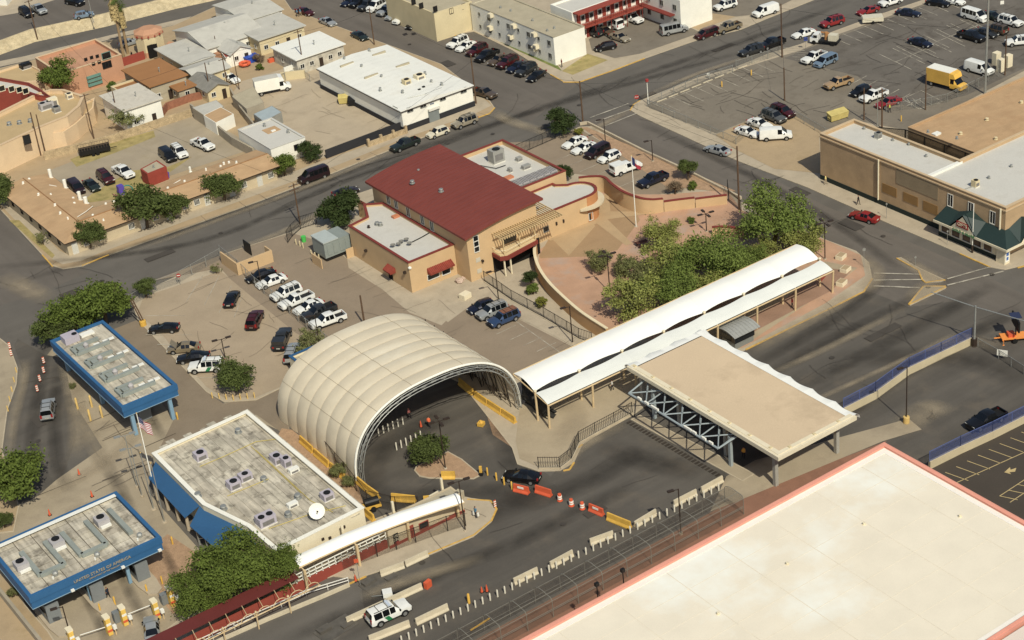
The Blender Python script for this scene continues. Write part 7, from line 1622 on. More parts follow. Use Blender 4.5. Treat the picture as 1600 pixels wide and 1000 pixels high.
# flagpoles
def flagpole(px, py, h, label, z=.14, flag=None, m=WHITEP, lean=0):
    b0 = G(px, py, z); o = thing('flagpole', label, 'flagpole', (b0.x, b0.y, z)); b = MB(); b.tube((0,0,-.1),(0,0,h),.09,10,.05); part('shaft', b, m, o, local=True)
    b = MB(); b.lathe((0,0,h), [(.03,0),(.1,.08),(.03,.17)], 8); part('finial', b, mat('gold_ball', (200,160,60), .3,0,1), o, local=True)
    b = MB(); b.lathe((0,0,-.05), [(.35,0),(.3,.12)], 12); part('base', b, CONC, o, local=True)
    return o, h
FR, FW, FB = mat('flag_red', (176,40,60), .8,0,1), mat('flag_white', (232,228,226), .8,0,1), mat('flag_blue', (40,50,100), .8,0,1)
def flag(o, h, L, Hh, usa=True):
    fl = []; a = Vector((.55,-.75,0)).normalized()
    def P(u, v):  # drooping, rippled cloth
        return a*(u*L*.62)+Vector((.12*math.sin(u*7)*u, .16*math.sin(u*8+1)*u, h-.2-v*Hh-u*L*.42+.06*math.sin(u*9)))
    n_ = 13 if usa else 2
    for k in range(n_):
        b = MB(); u0 = .4 if usa and k < 7 else (0 if usa else .34); vs = []; fs = []; m = 10
        for i in range(m+1): u = u0+(1-u0)*i/m; vs += [P(u, k/n_), P(u, (k+1)/n_)]
        for i in range(m): fs.append((i*2, i*2+1, i*2+3, i*2+2))
        b.add(vs, fs); part('flag_stripe', b, (FR if k % 2 == 0 else FW) if usa else (FW if k == 0 else FR), o, local=True)
    b = MB(); vs = []; fs = []; w_ = .4 if usa else .34; hh = 7/13 if usa else 1
    for i in range(6): u = w_*i/5; vs += [P(u, 0), P(u, hh)]
    for i in range(5): fs.append((i*2, i*2+1, i*2+3, i*2+2))
    b.add(vs, fs); cn = part('flag_canton', b, FB, o, local=True)
    if usa:
        b = MB(); nn = a.cross(Vector((0,0,1)))
        for r in range(4):
            for c in range(5): q = P(w_*(.1+.2*c), hh*(.12+.25*r)); 
            for c in range(5):
                q = P(w_*(.1+.2*c), hh*(.12+.25*r)); s_ = .04
                for sg in (.012, -.012): b.add([q+nn*sg+a*s_, q+nn*sg+Vector((0,0,s_)), q+nn*sg-a*s_, q+nn*sg-Vector((0,0,s_))], [(0,1,2,3)])
        part('star', b, FW, o, local=True, kind='stuff')
o, h = flagpole(994,354,12.2,'white flagpole with limp lone flag of red, white and blue on the terrace'); flag(o, h, 2.2, 1.3, False)
o, h = flagpole(243,772,12.3,'white flagpole flying the striped flag beside the northern blue canopy',.1); flag(o, 12.1, 2.6, 1.7)
o, h = flagpole(240,795,8.5,'plain grey flagpole left of the blue office awning',.1,m=METAL); o, h = flagpole(257,815,8.8,'plain grey flagpole right beside the blue office awning',.1,m=METAL)
# road signs
def sign(px, py, ty, label, kind, z=.14, w_=.7, m=None, ax=(1,-.6), text_=None):
    b0 = G(px, py, z); h = next((k*.05 for k in range(20, 200) if _proj_y(b0, k*.05) <= ty), 2.4); o = thing('road_sign', label, 'sign', (b0.x, b0.y, z)); b = MB(); b.tube((0,0,0),(0,0,h),.035,6); part('post', b, METAL, o, local=True)
    d = Vector((-fw.x, -fw.y, 0)).normalized(); u = Vector((-d.y, d.x, 0)); c = Vector((0,0,h-w_/2))+d*.05; n_ = {'stop':8,'noentry':16,'diamond':4,'rect':4}[kind]
    def disc(r, off, sq=False, w2=1.0, h2=1.0):
        ph = math.pi/8 if n_ == 8 else (0 if kind == 'diamond' else math.pi/4)
        return [c+d*off+u*(r*w2*math.cos(ph+2*math.pi*k/n_))+Vector((0,0,r*h2*math.sin(ph+2*math.pi*k/n_))) for k in range(n_)]
    M1 = {'stop':SIGNR,'noentry':SIGNR,'diamond':YEL,'rect':m or WHITEP}[kind]
    b = MB(); f = disc(w_/2,.02); k_ = disc(w_/2,0); b.add(f+k_, [tuple(range(n_)), tuple(range(n_, 2*n_))[::-1]]+[(i, n_+i, n_+(i+1) % n_, (i+1) % n_) for i in range(n_)]); part('plate', b, M1, o, local=True)
    if kind == 'noentry': q = [c+d*.035+u*a+Vector((0,0,e)) for a, e in ((-.25,-.06),(.25,-.06),(.25,.06),(-.25,.06))]; b = MB(); b.add(q, [(0,1,2,3)]); part('white_bar', b, WHITEP, o, local=True)
    if kind == 'stop' or text_: text(text_ or 'STOP', w_*.3, WHITEP if kind == 'stop' else BLACKM, Vector(o.location)+c+d*.03, u, (0,0,1), o)
    return o
sign(996,172,148,'red stop sign at street corner by the parking lot','stop',w_=.9); sign(282,445,427,'red no entry sign at the pale lot gate','noentry'); sign(1350,417,387,'grey backed sign on the kerb opposite the triangular island','rect',w_=.6,m=METAL); sign(1430,415,400,'small sign post on the long corner island','rect',w_=.4,m=METAL)
sign(1385,341,317,'sign post on the pavement by the boarded windows','rect',w_=.35,m=METAL); sign(1480,382,360,'sign post before the store doorway','rect',w_=.35,m=METAL); sign(563,914,872,'two orange square road work signs on the fence line','rect',w_=.75,m=ORG,text_='!'); sign(1107,122,113,'white notice board on the lot fence','rect',w_=.8)
sign(1021,131,125,'round red sign on white pole beside the stop sign','noentry',w_=.6) if 0 else None
o, h = pole(1013,163,1012,124,.08,WHITEP,'white pole with small red round sign beside the stop sign',0,name='sign_pole',cat='sign'); b = MB(); b.lathe((0,0,h-.5), [(.05,0),(.3,.05),(.3,.5),(.05,.55)], 10); part('red_marker', b, SIGNR, o, local=True)
b0 = G(1519,395,.14); o, h = pole(1519,395,1521,318,.07,WHITEP,'white pole with dark base on the pavement before the awning',0); b = MB(); b.lathe((0,0,0), [(.16,0),(.14,1.3)], 10); part('sleeve', b, DMETAL, o, local=True)
sign(1259,78,57,'blue and red parking sign by the entrance stripes','rect',w_=1.0,m=mat('sign_blue', (60,80,150), .6),text_='PARK'); sign(1565,22,0,'white and red sign at the top right corner','rect',w_=1.0,m=WHITEP)
# ================================================================== fences
CL = chainmat('chain_link', (150,148,140), .20, .10); CLD = chainmat('dark_chain_link', (70,66,60), .3, .09); IRON = mat('black_iron', (34,33,32), .6,.05,1)
def fence(pts, h, label, kind='chain', z=.12, sp=3.0, base=None, m=None, name='fence', pm=None, world=False):
    P = [Vector(p) for p in pts] if world else [G(x, y, z) for x, y in pts]; c = P[len(P)//2]; o = thing(name, label, 'fence', (c.x, c.y, z)); pm = pm or (METAL if kind == 'chain' else IRON)
    posts = []; rail = MB(); panel = MB(); pk = MB()
    for p, q in zip(P, P[1:]):
        L = (q-p).length; n_ = max(1, round(L/sp)); d = (q-p)/n_
        for k in range(n_):
            a = p+d*k; b_ = a+d; posts.append(a)
            rail.bar((a.x,a.y,z+h),(b_.x,b_.y,z+h),.05)
            if kind == 'iron': rail.bar((a.x,a.y,z+.2),(b_.x,b_.y,z+.2),.05)
            if kind == 'iron':
                m_ = max(2, int(d.length/.28)); 
                for j in range(1, m_): v = a+d*(j/m_); pk.bar((v.x,v.y,z+.05),(v.x,v.y,z+h+.1),.035)
            else: panel.add([(a.x,a.y,z),(b_.x,b_.y,z),(b_.x,b_.y,z+h),(a.x,a.y,z+h)], [(0,1,2,3)])
    posts.append(P[-1])
    for a in posts: b = MB(); b.bar((a.x,a.y,z-.05),(a.x,a.y,z+h+.08),.08); part('post', b, pm, o)
    part('rail', rail, pm, o, kind='stuff')
    if kind == 'iron': part('picket', pk, IRON, o, kind='stuff')
    else: part('mesh', panel, m or CL, o)
    if base:
        b = MB()
        for p, q in zip(P, P[1:]): b.bar((p.x,p.y,z-.3+base/2),(q.x,q.y,z-.3+base/2),.35,base)
        part('kerb', b, KERB, o)
    return o
fence([(842,732),(875,732),(893,718),(905,692),(930,678),(960,662),(988,646)],1.7,'black iron fence curving along the canopy walk','iron',base=.5,sp=2.2)
fence([(757,440),(800,470),(850,497),(905,530),(925,537)],1.8,'black iron fence between station bays and terrace walk','iron',base=.4)
fence([(450,380),(457,370),(470,358),(495,350)],2.2,'black iron gate fence by cream bollards','iron'); fence([(808,243),(868,217)],2.0,'dark iron sliding gate at the rear of the station lot','iron'); fence([(1137,297),(1139,313),(1158,330)],1.8,'iron fence section at the end of the stepped wall','iron')
fence([(345,400),(372,422),(400,450),(440,480),(480,515),(525,552),(545,565)],1.9,'chain link fence dividing pale lot from station row'); fence([(205,478),(245,455),(278,443),(345,405)],1.9,'chain link fence along main road above pale lot',m=CL)
fence([(462,655),(500,700),(540,745),(575,790),(620,800),(655,800)],2.3,'chain link fence between port office and tent',m=CLD,pm=DMETAL)
fence([(480,912),(530,893),(590,870),(650,848),(700,830),(728,822)],2.2,'dark mesh fence with angled posts before red ramp wall',m=CLD,pm=IRON)
fence([(1012,167),(1035,177),(1150,226),(1192,190)],1.4,'low chain link fence around the pale parking lot'); fence([(1015,165),(1090,130),(1145,113)],1.4,'chain link fence along street side of pale lot'); fence([(1150,108),(1200,92),(1222,84)],1.6,'chain link fence beside the lot entrance')
fence([(1240,185),(1290,214),(1310,222)],1.6,'chain link fence between dirt lot and pale lot'); fence([(1385,175),(1430,170),(1480,160),(1560,120)],1.6,'chain link fence behind the orange brown roof')
fence([(398,142),(470,118),(485,128)],1.6,'chain link fence behind the stone cottage'); fence([(1100,70),(1130,60)],1.4,'short fence by the street tree') if 0 else None
# blue fence walls
def bluewall(pts, label, hw=1.1):
    P = [G(x, y, .1) for x, y in pts]; c = P[len(P)//2]; o = thing('fence_wall', label, 'fence', (c.x, c.y, .05)); b = MB(); pn = MB(); rl = MB()
    for p, q in zip(P, P[1:]):
        b.bar((p.x,p.y,hw/2),(q.x,q.y,hw/2),.35,hw+.1); pn.add([(p.x,p.y,hw),(q.x,q.y,hw),(q.x,q.y,hw+1.5),(p.x,p.y,hw+1.5)], [(0,1,2,3)]); rl.bar((p.x,p.y,hw+1.5),(q.x,q.y,hw+1.5),.06); rl.bar((p.x,p.y,hw+.05),(q.x,q.y,hw+.05),.05)
        n_ = max(1, int((q-p).length/2.8))
        for k in range(n_+1): v = p.lerp(q, k/n_); pb = MB(); pb.tube((v.x,v.y,hw),(v.x,v.y,hw+1.55),.05,6); part('post', pb, mat('blue_coated_steel', (84,98,150), .5,.05,1), o)
    part('wall_base', b, mat('cream_wall_base', (190,174,140), .9,.08,.5), o); part('mesh', pn, chainmat('blue_mesh', (84,100,160), .5, .10), o); part('rail', rl, mat('blue_coated_steel', (0,0,0)), o, kind='stuff')
bluewall([(1318,648),(1368,622),(1420,584),(1470,560),(1518,537)],'blue mesh fence on pale wall along entry lanes')
bluewall([(1452,732),(1500,708),(1550,685),(1640,640)],'blue mesh fence on pale wall above the dark lot')
fence([(1528,542),(1560,560),(1600,585),(1640,605)],1.3,'grey mesh rail fence with sign by the orange trailer',m=CLD); b = MB(); c = G(1566,552,1.0); b.obox((c.x,c.y,.6),.05,1.4,.9,.5); solo('notice_board', b, WHITEP, 'white notice board fixed to the rail fence by the orange trailer', 'sign')
# block walls
def wallrun(pts, h, m, label, th=.3, z=.1, name='wall', cap=None):
    P = [G(x, y, z) for x, y in pts]; b = MB()
    for p, q in zip(P, P[1:]): b.bar((p.x,p.y,z+h/2-.05),(q.x,q.y,z+h/2-.05),th,h+.1)
    return solo(name, b, m, label, 'wall')
wallrun([(70,250),(120,238),(180,222),(245,200),(300,182)],1.6,STONE,'long rubble wall along the back of the courtyard lot'); wallrun([(300,176),(330,200),(365,228),(398,246)],1.8,CMU,'grey block wall on the right side of the courtyard lot',.35)
wallrun([(248,190),(262,172),(300,158),(330,152)],1.5,mat('red_brick_wall', (150,96,70), .9,.2,1.5),'low red brick garden wall beside the white two storey house'); wallrun([(362,150),(378,180),(398,205)],1.7,CMU,'block wall between sheds and warehouse yard')
wallrun([(445,118),(472,108),(496,104)],1.6,WHITEP,'short white wall joining the warehouse'); wallrun([(440,126),(478,122)],1.7,TANY,'tan wooden panel fence behind the box truck')
b0 = [G(x, y, .1) for x, y in [(510,248),(560,229),(605,212),(630,203)]]; b = MB()
for p, q in zip(b0, b0[1:]): b.bar((p.x,p.y,.9),(q.x,q.y,.9),.2,1.7)
solo('sliding_gate', b, BLACKBASE, 'long black sheet gate closing the warehouse yard', 'gate')
b = MB(); P = [G(x, y, .1) for x, y in [(574,228),(632,207)]]; b.bar((P[0].x,P[0].y-.6,.55),(P[1].x,P[1].y-.6,.55),.3,1.0)
for k in range(4): v = P[0].lerp(P[1], k/3); b.obox((v.x, v.y-.6, .1), .45,.45,1.5)
solo('stone_wall', b, STONE, 'rubble wall with four piers before the black gate', 'wall')
# ================================================================== barriers, bollards, cones
JB = mat('barrier_concrete', (198,184,156), .9,.08,.8, stain=(1,.3,(170,156,130))); 
def jersey_mb(L=3.6):
    b = MB(); pr = [(-.3,0),(-.3,.1),(-.14,.32),(-.09,.82),(.09,.82),(.14,.32),(.3,.1),(.3,0)]; n_ = len(pr); vs = [Vector((x, y, z)) for x in (-L/2, L/2) for y, z in pr]
    b.add(vs, [tuple(range(n_)), tuple(range(n_, 2*n_))[::-1]]+[(i, n_+i, n_+(i+1) % n_, (i+1) % n_) for i in range(n_)]); return b
def place(name, me, p, yaw, label, cat, group=None, z=None, sc=1, mats=None):
    o = bpy.data.objects.new(name, me); COL.objects.link(o); o.location = (p.x, p.y, p.z if z is None else z); o.rotation_euler = (0,0,yaw); o['label'] = label; o['category'] = cat
    if group: o['group'] = group
    if sc != 1: o.scale = (sc,)*3 if not isinstance(sc, tuple) else sc
    return o
JM = mesh('concrete_barrier', jersey_mb(), JB); JY = mesh('plastic_barrier', jersey_mb(2.6), YEL); JO = mesh('plastic_barrier', jersey_mb(2.2), ORG)
segs = [((575,1002),(605,985)),((650,976),(700,952)),((803,913),(840,895)),((860,887),(895,868)),((922,851),(958,838)),((992,824),(1025,804)),((1053,791),(1088,773)),((1096,770),(1129,752))]
nm = ['at the bottom edge below patrol suv','right of the patrol suv','first of the median run past the road','second along the median run','third along the median run','fourth, just past the yellow barrier','fifth, before the median lamp','sixth, nearest the beige canopy']
segs[0] = ((577,1003),(640,978))
for (a, c), t in zip(segs, nm):
    p, q = G(*a, .06), G(*c, .06); n_ = max(1, round((q-p).length/3.7)); d = (q-p)/n_; y = math.atan2(d.y, d.x)
    for k in range(n_): place('concrete_barrier', JM, p+d*(k+.5), y, 'pale concrete barrier '+t, 'barrier', 'concrete barriers along the median', sc=(d.length/3.6,1.0,1.05))
for a, c, t in [((541,974),(600,947),'concrete barrier left of the patrol suv'),((601,946),(660,919),'concrete barrier behind the patrol suv')]:
    if not t: continue
    p, q = G(*a, .06), G(*c, .06); d = q-p; place('concrete_barrier', JM, (p+q)/2, math.atan2(d.y, d.x), t, 'barrier', sc=(d.length/3.7,1,1))
p, q = G(594,903,.06), G(632,884,.06)
for a, c, t in [((594,900),(632,886),'left concrete barrier along the mesh fence'),((633,885),(669,868),'right concrete barrier along the mesh fence')]:
    p, q = G(*a, .12), G(*c, .12); d = q-p; place('concrete_barrier', JM, (p+q)/2, math.atan2(d.y, d.x), t, 'barrier', sc=(d.length/3.7,1,1))
for (x, y, x2, y2, m_, t) in [(803,766,827,772,JO,'orange water barrier nearest the black sedan'),(837,768,862,776,JO,'second orange water barrier from the black sedan'),(921,797,943,806,JO,'orange water barrier beside the long yellow one'),(949,811,986,826,JY,'long yellow water barrier at median end'),
      (612,781,650,785,JY,'yellow barrier behind white ramp canopy'),(662,786,700,782,JY,'second yellow barrier behind the white ramp canopy'),(690,747,712,747,JY,'yellow barrier on the brick island edge'),(556,752,575,768,JY,'yellow barrier at the tent foot'),(575,768,592,780,JY,'yellow barrier next along from the tent foot'),(568,800,585,815,JY,'yellow barrier beside port office corner'),(718,600,740,618,JY,'yellow barrier deepest inside tent'),(742,620,762,634,JY,'second yellow barrier inside the tent'),(763,634,784,648,JY,'third yellow barrier inside the tent'),(785,648,806,662,JY,'yellow barrier nearest the tent mouth'),
      (470,690,490,708,JY,'yellow barrier at the rear left of the tent skirt'),(492,710,515,730,JY,'yellow barrier along the left tent skirt'),(517,732,540,750,JY,'yellow barrier lower on the left tent skirt'),(1310,0,1320,3,None,'')]:
    if m_ is None: continue
    p, q = G(x, y, .06), G(x2, y2, .06); d = q-p; o = place('plastic_barrier', m_, (p+q)/2, math.atan2(d.y, d.x), t, 'barrier', 'plastic water barriers', sc=(d.length/(2.6 if m_ is JY else 2.2)*.97, 1.1, 1.25))
    if m_ is JO and 'second' not in t:
        b = MB(); b.box(-.45,-.17,.5,.45,-.13,.72); part('white_panel', b, WHITEP, o, local=True)
def drum_parts(label, px, py, group=None, z=.06):
    c = G(px, py, z); o = thing('traffic_drum', label, 'drum', (c.x, c.y, z), group=group); prof = [(.36,0),(.36,.06),(.29,.08),(.27,.4),(.25,.7),(.22,1.0),(.1,1.04)]
    b = MB(); b.lathe((0,0,0), prof, 14); part('drum', b, ORG, o, local=True, smooth=True)
    for z0 in (.28,.58): b = MB(); b.lathe((0,0,z0), [(.295,0),(.275,.18)], 14); part('white_band', b, WHITEP, o, local=True)
for px, py, t in [(875,782,'orange and white drum nearest the water barriers'),(893,790,'middle of three orange and white drums'),(910,795,'orange and white drum beside the last orange barrier')]: drum_parts(t, px, py)
def cone(px, py, label, h=.9, z=.06):
    c = G(px, py, z); o = thing('traffic_cone', label, 'cone', (c.x, c.y, z)); b = MB(); b.obox((0,0,0),.45,.45,.05); part('base', b, PLAST, o, local=True); b = MB(); b.lathe((0,0,.05), [(.17,0),(.05,h)], 12); part('cone', b, ORG, o, local=True)
b = MB(); c = G(669,917,.1); b.obox((c.x,c.y,.05),.9,.5,.9,.3); solo('plastic_block', b, ORG, 'small orange plastic block at the end of the road barrier', 'barrier')
wallrun([(-14,910),(22,955),(66,1010)],1.0,CMU,'grey block wall at the bottom left below the lettered canopy',.4)
cone(658,667,'orange cone standing inside the tent mouth'); cone(761,924,'orange cone on the road above the median bollards'); cone(753,925,'dark cone beside the brighter orange one',.7); cone(144,776,'orange cone on the plaza behind lettered canopy'); cone(78,805,'orange cone left of the lettered canopy rear edge'); cone(124,742,'orange cone near the port plaza joint'); cone(556,908,'orange cone at end of the low railing')
def panelpost(px, py, label, z=.06, h=1.1, grp='striped channel posts', yaw=0):
    c = G(px, py, z); o = thing('channel_post', label, 'post', (c.x, c.y, z), group=grp); b = MB(); b.obox((0,0,0),.4,.4,.08); part('base', b, PLAST, o, local=True); b = MB(); b.box(-.16,-.03,.08,.16,.03,h); part('panel', b, ORG, o, local=True)
    for k in range(3): b = MB(); b.box(-.165,-.035,.18+k*.32,.165,.035,.34+k*.32); part('white_stripe', b, WHITEP, o, local=True)
for px, py, t in [(69,568,'striped orange channel post farthest up the left lane'),(69,583,'second striped channel post down the left lane'),(63,596,'third striped channel post down the left lane'),(59,612,'striped channel post nearest the silver suv'),(16,545,'striped post beside white box at left edge'),(774,793,'striped orange and white post at the yellow kerb tip'),(18,556,'white box post below the striped one')]: panelpost(px, py, t)
def bollard(px, py, h, r, m, label, group, z=.1, name='bollard'):
    c = G(px, py, z); b = MB(); b.lathe((0,0,-.05), [(r,0),(r,h),(r*.6,h+.08)], 8); return place(name, mesh(name, b, m, True), c, 0, label, 'bollard', group)
for i in range(6): bollard(592+i*7.6, 680-i*3.4, 1.15, .09, mat('white_bollard', (214,206,188), .6,.06,1), 'slim white bollard in the upper row inside the tent mouth', 'upper row of white tent bollards', .05)
for i in range(6): bollard(620+i*7.6, 703-i*3.6, 1.15, .09, mat('white_bollard', (0,0,0)), 'slim white bollard in the lower row before the tent', 'lower row of white tent bollards', .05)
for i in range(44):
    t = i/43; px = 628+t*(1123-628); py = 1000+t*(762-1000); 
    bollard(px, py+4, .95, .10, mat('white_bollard', (0,0,0)), 'short pale post in the long line beside the median barriers', 'pale posts along the median', .07)
for i, (px, py) in enumerate([(122,640),(144,636),(142,658),(160,652),(136,648)]):
    if i < 4: bollard(px, py, 1.9, .16, mat('faded_yellow', (0,0,0)), ['tall yellow post at far left of the four by the northern canopy','tall yellow post at the far right of the four by the canopy','tall yellow post at near left of the four by the canopy','tall yellow post at the near right of the four by canopy'][i], 'tall yellow posts', .06)
for i in range(7): bollard(332+i*11.0, 620+abs(3-i)*-1.2+5, .85, .1, mat('faded_yellow', (0,0,0)), 'yellow bollard round the tip of the tree island', 'yellow bollards round the tree island', .15)
for i in range(5): bollard(26-i*3.3, 582+i*15, .85, .1, mat('faded_yellow', (0,0,0)), 'small yellow post along the left verge', 'yellow posts on the left verge', .1)
for px, py, t in [(762,742,'yellow post left of the black sedan'),(776,750,'second yellow post by the black sedan'),(788,757,'third yellow post by the black sedan'),(800,764,'fourth yellow post touching the orange barrier'),(737,938,''),(1173,85,''),(1128,136,'yellow gate post on the pale lot corner'),(1174,118,'yellow gate post by the lot entrance'),(1408,190,'yellow post behind the tan store yard'),(230,925,'yellow guard post left of the yellow booths'),(157,955,'yellow guard post beside the middle yellow pillars'),(180,944,'yellow guard post right of the middle yellow pillars'),(85,945,'yellow guard post under the lettered canopy left'),(158,912,'yellow guard post under lettered canopy middle'),(254,912,'yellow guard post near big tree'),(270,850,'yellow marker on the gravel bed'),(278,655,'cream post by right leg of the northern canopy')]:
    if t: bollard(px, py, 1.1, .11, YEL, t, 'yellow guard posts', .08)
bollard(733,942,1.3,.16,YEL,'yellow hydrant like post among the pale median posts','yellow guard posts',.08)
c = G(224,508,.14); b = MB(); b.lathe((c.x,c.y,.1), [(.5,0),(.5,.8),(.42,.85)], 12); b2 = MB(); solo('post_base', b, YEL, 'round yellow concrete base at the pale lot corner', 'base'); b = MB(); b.tube((c.x-.15,c.y,.9),(c.x-.9,c.y+.5,4.6),.1,8); b.tube((c.x+.15,c.y,.9),(c.x-.5,c.y+.9,4.6),.1,8); solo('leaning_post', b, WOODP, 'pair of leaning brown posts rising from yellow base', 'post')
# yellow lane pillars at the booths
for k, (px, py, t) in enumerate([(246,965,'yellow lane pillar left of the stopped car lane on the right island'),(270,945,'yellow lane pillar beside the big tree'),(172,990,'left yellow lane pillar on the middle island'),(196,975,'right yellow lane pillar on the middle island'),(115,1010,'yellow lane pillar at the bottom left')]):
    c = G(px, py, .1); o = thing('lane_pillar', t, 'pillar', (c.x, c.y, .1), group='yellow lane scanners'); b = MB(); b.obox((0,0,0),.55,.8,2.3); part('column', b, mat('pillar_yellow', (226,182,60), .6,.08,1), o, local=True); b = MB(); b.obox((0,.1,2.3),.7,.9,.25); part('cap', b, CREAM, o, local=True)
    b = MB(); b.obox((.5,-.7,.9),.4,.4,.5); part('scanner', b, ROOF_W, o, local=True); b = MB(); b.obox((.5,-.7,0),.12,.12,.9); part('stand', b, TANP, o, local=True)
    for z_ in (.5, 1.4): b = MB(); b.box(-.29,-.42,z_,.29,-.40,z_+.3); part('warning_plate', b, ORG if z_ < 1 else ROOF_W, o, local=True)
for px, py, t in [(258,940,'grey equipment cabinet on the right lane island'),(184,968,'grey equipment cabinet on the middle lane island')]:
    c = G(px, py, .3); b = MB(); b.obox((c.x,c.y,.1),.9,.7,1.4); solo('cabinet', b, mat('booth_grey', (0,0,0)), t, 'cabinet')
b = MB()
for s in [[(125,993),(172,978)],[(200,960),(243,943)]]: p, q = G(*s[0], .9), G(*s[1], .9); b.tube((p.x,p.y,.95),(q.x,q.y,.95),.05,6)
solo('lane_gate_arm', b, ROOF_W, 'pale gate arms lying across the two lanes by yellow pillars', 'barrier arm')
# low guard rail beside the red walkway
def rail(pts, label, h=.9, z=.1, m=METAL, n_=2):
    P = [G(x, y, z) for x, y in pts]; o = thing('guard_rail', label, 'rail', (P[0].x, P[0].y, z)); 
    for k in range(n_):
        b = MB()
        for p, q in zip(P, P[1:]): b.tube((p.x,p.y,z+h-k*.4),(q.x,q.y,z+h-k*.4),.06,6)
        part('rail', b, m, o)
    for p, q in zip(P, P[1:]):
        n2 = max(1, int((q-p).length/2.4))
        for k in range(n2+1): v = p.lerp(q, k/n2); b = MB(); b.tube((v.x,v.y,z),(v.x,v.y,z+h+.05),.06,6); part('post', b, m, o)
rail([(300,1015),(400,968),(480,932),(545,912)],'white pipe guard rail between red walkway and road',m=FRAMEW)
wallrun([(320,1012),(420,968),(500,935),(546,915)],.35,JB,'low concrete kerb wall under the pipe rail')
# caged walkway along the pink building
CG = thing('caged_walkway', 'wire mesh caged walkway with curved hoops along the pink building', 'walkway', (95, 137, 0))
y0, y1 = 134.2, 137.6; xs_ = [58+i*3.55 for i in range(17)]
for x in xs_:
    b = MB(); pts = [(x,y1,.1),(x,y1,2.1)]+[(x, y1-(y1-y0)*.45*(1-math.cos(t*math.pi/8)), 2.1+.75*math.sin(t*math.pi/8)) for t in range(1,5)]+[(x,y0+.2,2.75),(x,y0,2.4),(x,y0,.1)]; b.pipe(pts, .045, 5); part('hoop', b, mat('wire_steel', (128,124,114), .5,.05,1), CG)
b = MB()
for (y, z) in ((y1,2.1),(y1,1.0),(y0+.9,2.85),(y0,2.4),(y0,1.1),(y0,1.3)): b.tube((xs_[0],y,z),(xs_[-1],y,z),.03,5)
part('long_rail', b, mat('wire_steel', (0,0,0)), CG, kind='stuff')
b = MB(); prof = [(y1,.1),(y1,2.1),(y1-.6,2.6),(y0+.9,2.83),(y0+.2,2.75),(y0,2.4),(y0,.1)]
for (ya, za), (yb, zb) in zip(prof, prof[1:]): b.add([(xs_[0],ya,za),(xs_[-1],ya,za),(xs_[-1],yb,zb),(xs_[0],yb,zb)], [(0,1,2,3)])
b.add([(xs_[-1],y,z) for y, z in prof], [tuple(range(7))]); part('mesh', b, chainmat('walk_mesh', (124,114,100), .26, .09), CG)
for px, py, t in [(938,928,'dark camera post above pink parapet left'),(977,905,'small camera post above pink parapet right')]:
    c = G(px, py, 8.0); c = Vector((c.x, max(c.y, 126.0), 0)); b = MB(); b.tube((c.x,126.3,0),(c.x,126.3,8.9),.07,6); b.obox((c.x,126.3,8.8),.45,.35,.4); solo('camera_post', b, BLACKM, t, 'post')
# yellow boom on the walkway
b = MB(); p, q = G(735,985,1.2), G(765,966,1.6); b.bar(p, q, .14); solo('yellow_boom', b, YEL, 'yellow boom arm over the caged walkway at the bottom', 'boom')
# concrete planters on the terrace corner
for px, py, t in [(1314,402,'white planter box farthest up the terrace corner'),(1321,422,'middle white planter box on the terrace corner'),(1315,443,'nearest white planter box on the terrace corner')]:
    c = G(px, py, .3); o = thing('planter', t, 'planter', (c.x, c.y, .14)); b = MB(); b.obox((0,0,0),1.5,1.1,.6,.3); part('box', b, CREAM, o, local=True); b = MB(); b.obox((0,0,.6),1.3,.9,.04,.3); part('soil', b, DIRT, o, local=True)
b = MB(); c = G(1285,428,1); b.obox((c.x,c.y,.14),1.6,.3,1.8,.4); solo('information_board', b, RED_S, 'red brick information board under the canopy end', 'board')
o = simple('picnic_table','dark brown picnic table on the star terrace','table',1003,384,1,-.3)
b = MB(); b.obox((0,0,.7),1.8,.8,.06); part('table_top', b, mat('dark_red_wood', (96,56,44), .8,.1,2), o, local=True)
for s_ in (-1,1): b = MB(); b.obox((0,s_*.75,.42),1.8,.28,.05); part('bench', b, mat('dark_red_wood', (0,0,0)), o, local=True); b = MB(); b.bar((s_*.7,-.7,0),(s_*.7,.7,.45),.07); b.bar((s_*.7,.4,0),(s_*.7,-.2,.7),.07); part('leg', b, mat('dark_red_wood', (0,0,0)), o, local=True)
b = MB(); c = G(727,464,.3); b.obox((c.x,c.y,.14),1.5,1.2,.8,.2); solo('utility_box', b, CREAM, 'cream utility box on the entry walk beside the station', 'box')
for px, py, s_, t in [(718,440,.7,'pale boulder at the foot of the low wing'),(723,436,.5,'second smaller pale boulder')]:
    c = G(px, py, .2); r = random.Random(px); b = MB(); b.lathe((c.x,c.y,.1), [(s_*.7,0),(s_,.25*s_),(s_*.85,.7*s_),(s_*.3,.95*s_)], 7); b.v = [v+Vector((r.uniform(-.12,.12),r.uniform(-.12,.12),r.uniform(-.05,.05))) for v in b.v]; solo('boulder', b, mat('pink_rock', (190,164,146), .9,.15,1), t, 'rock')
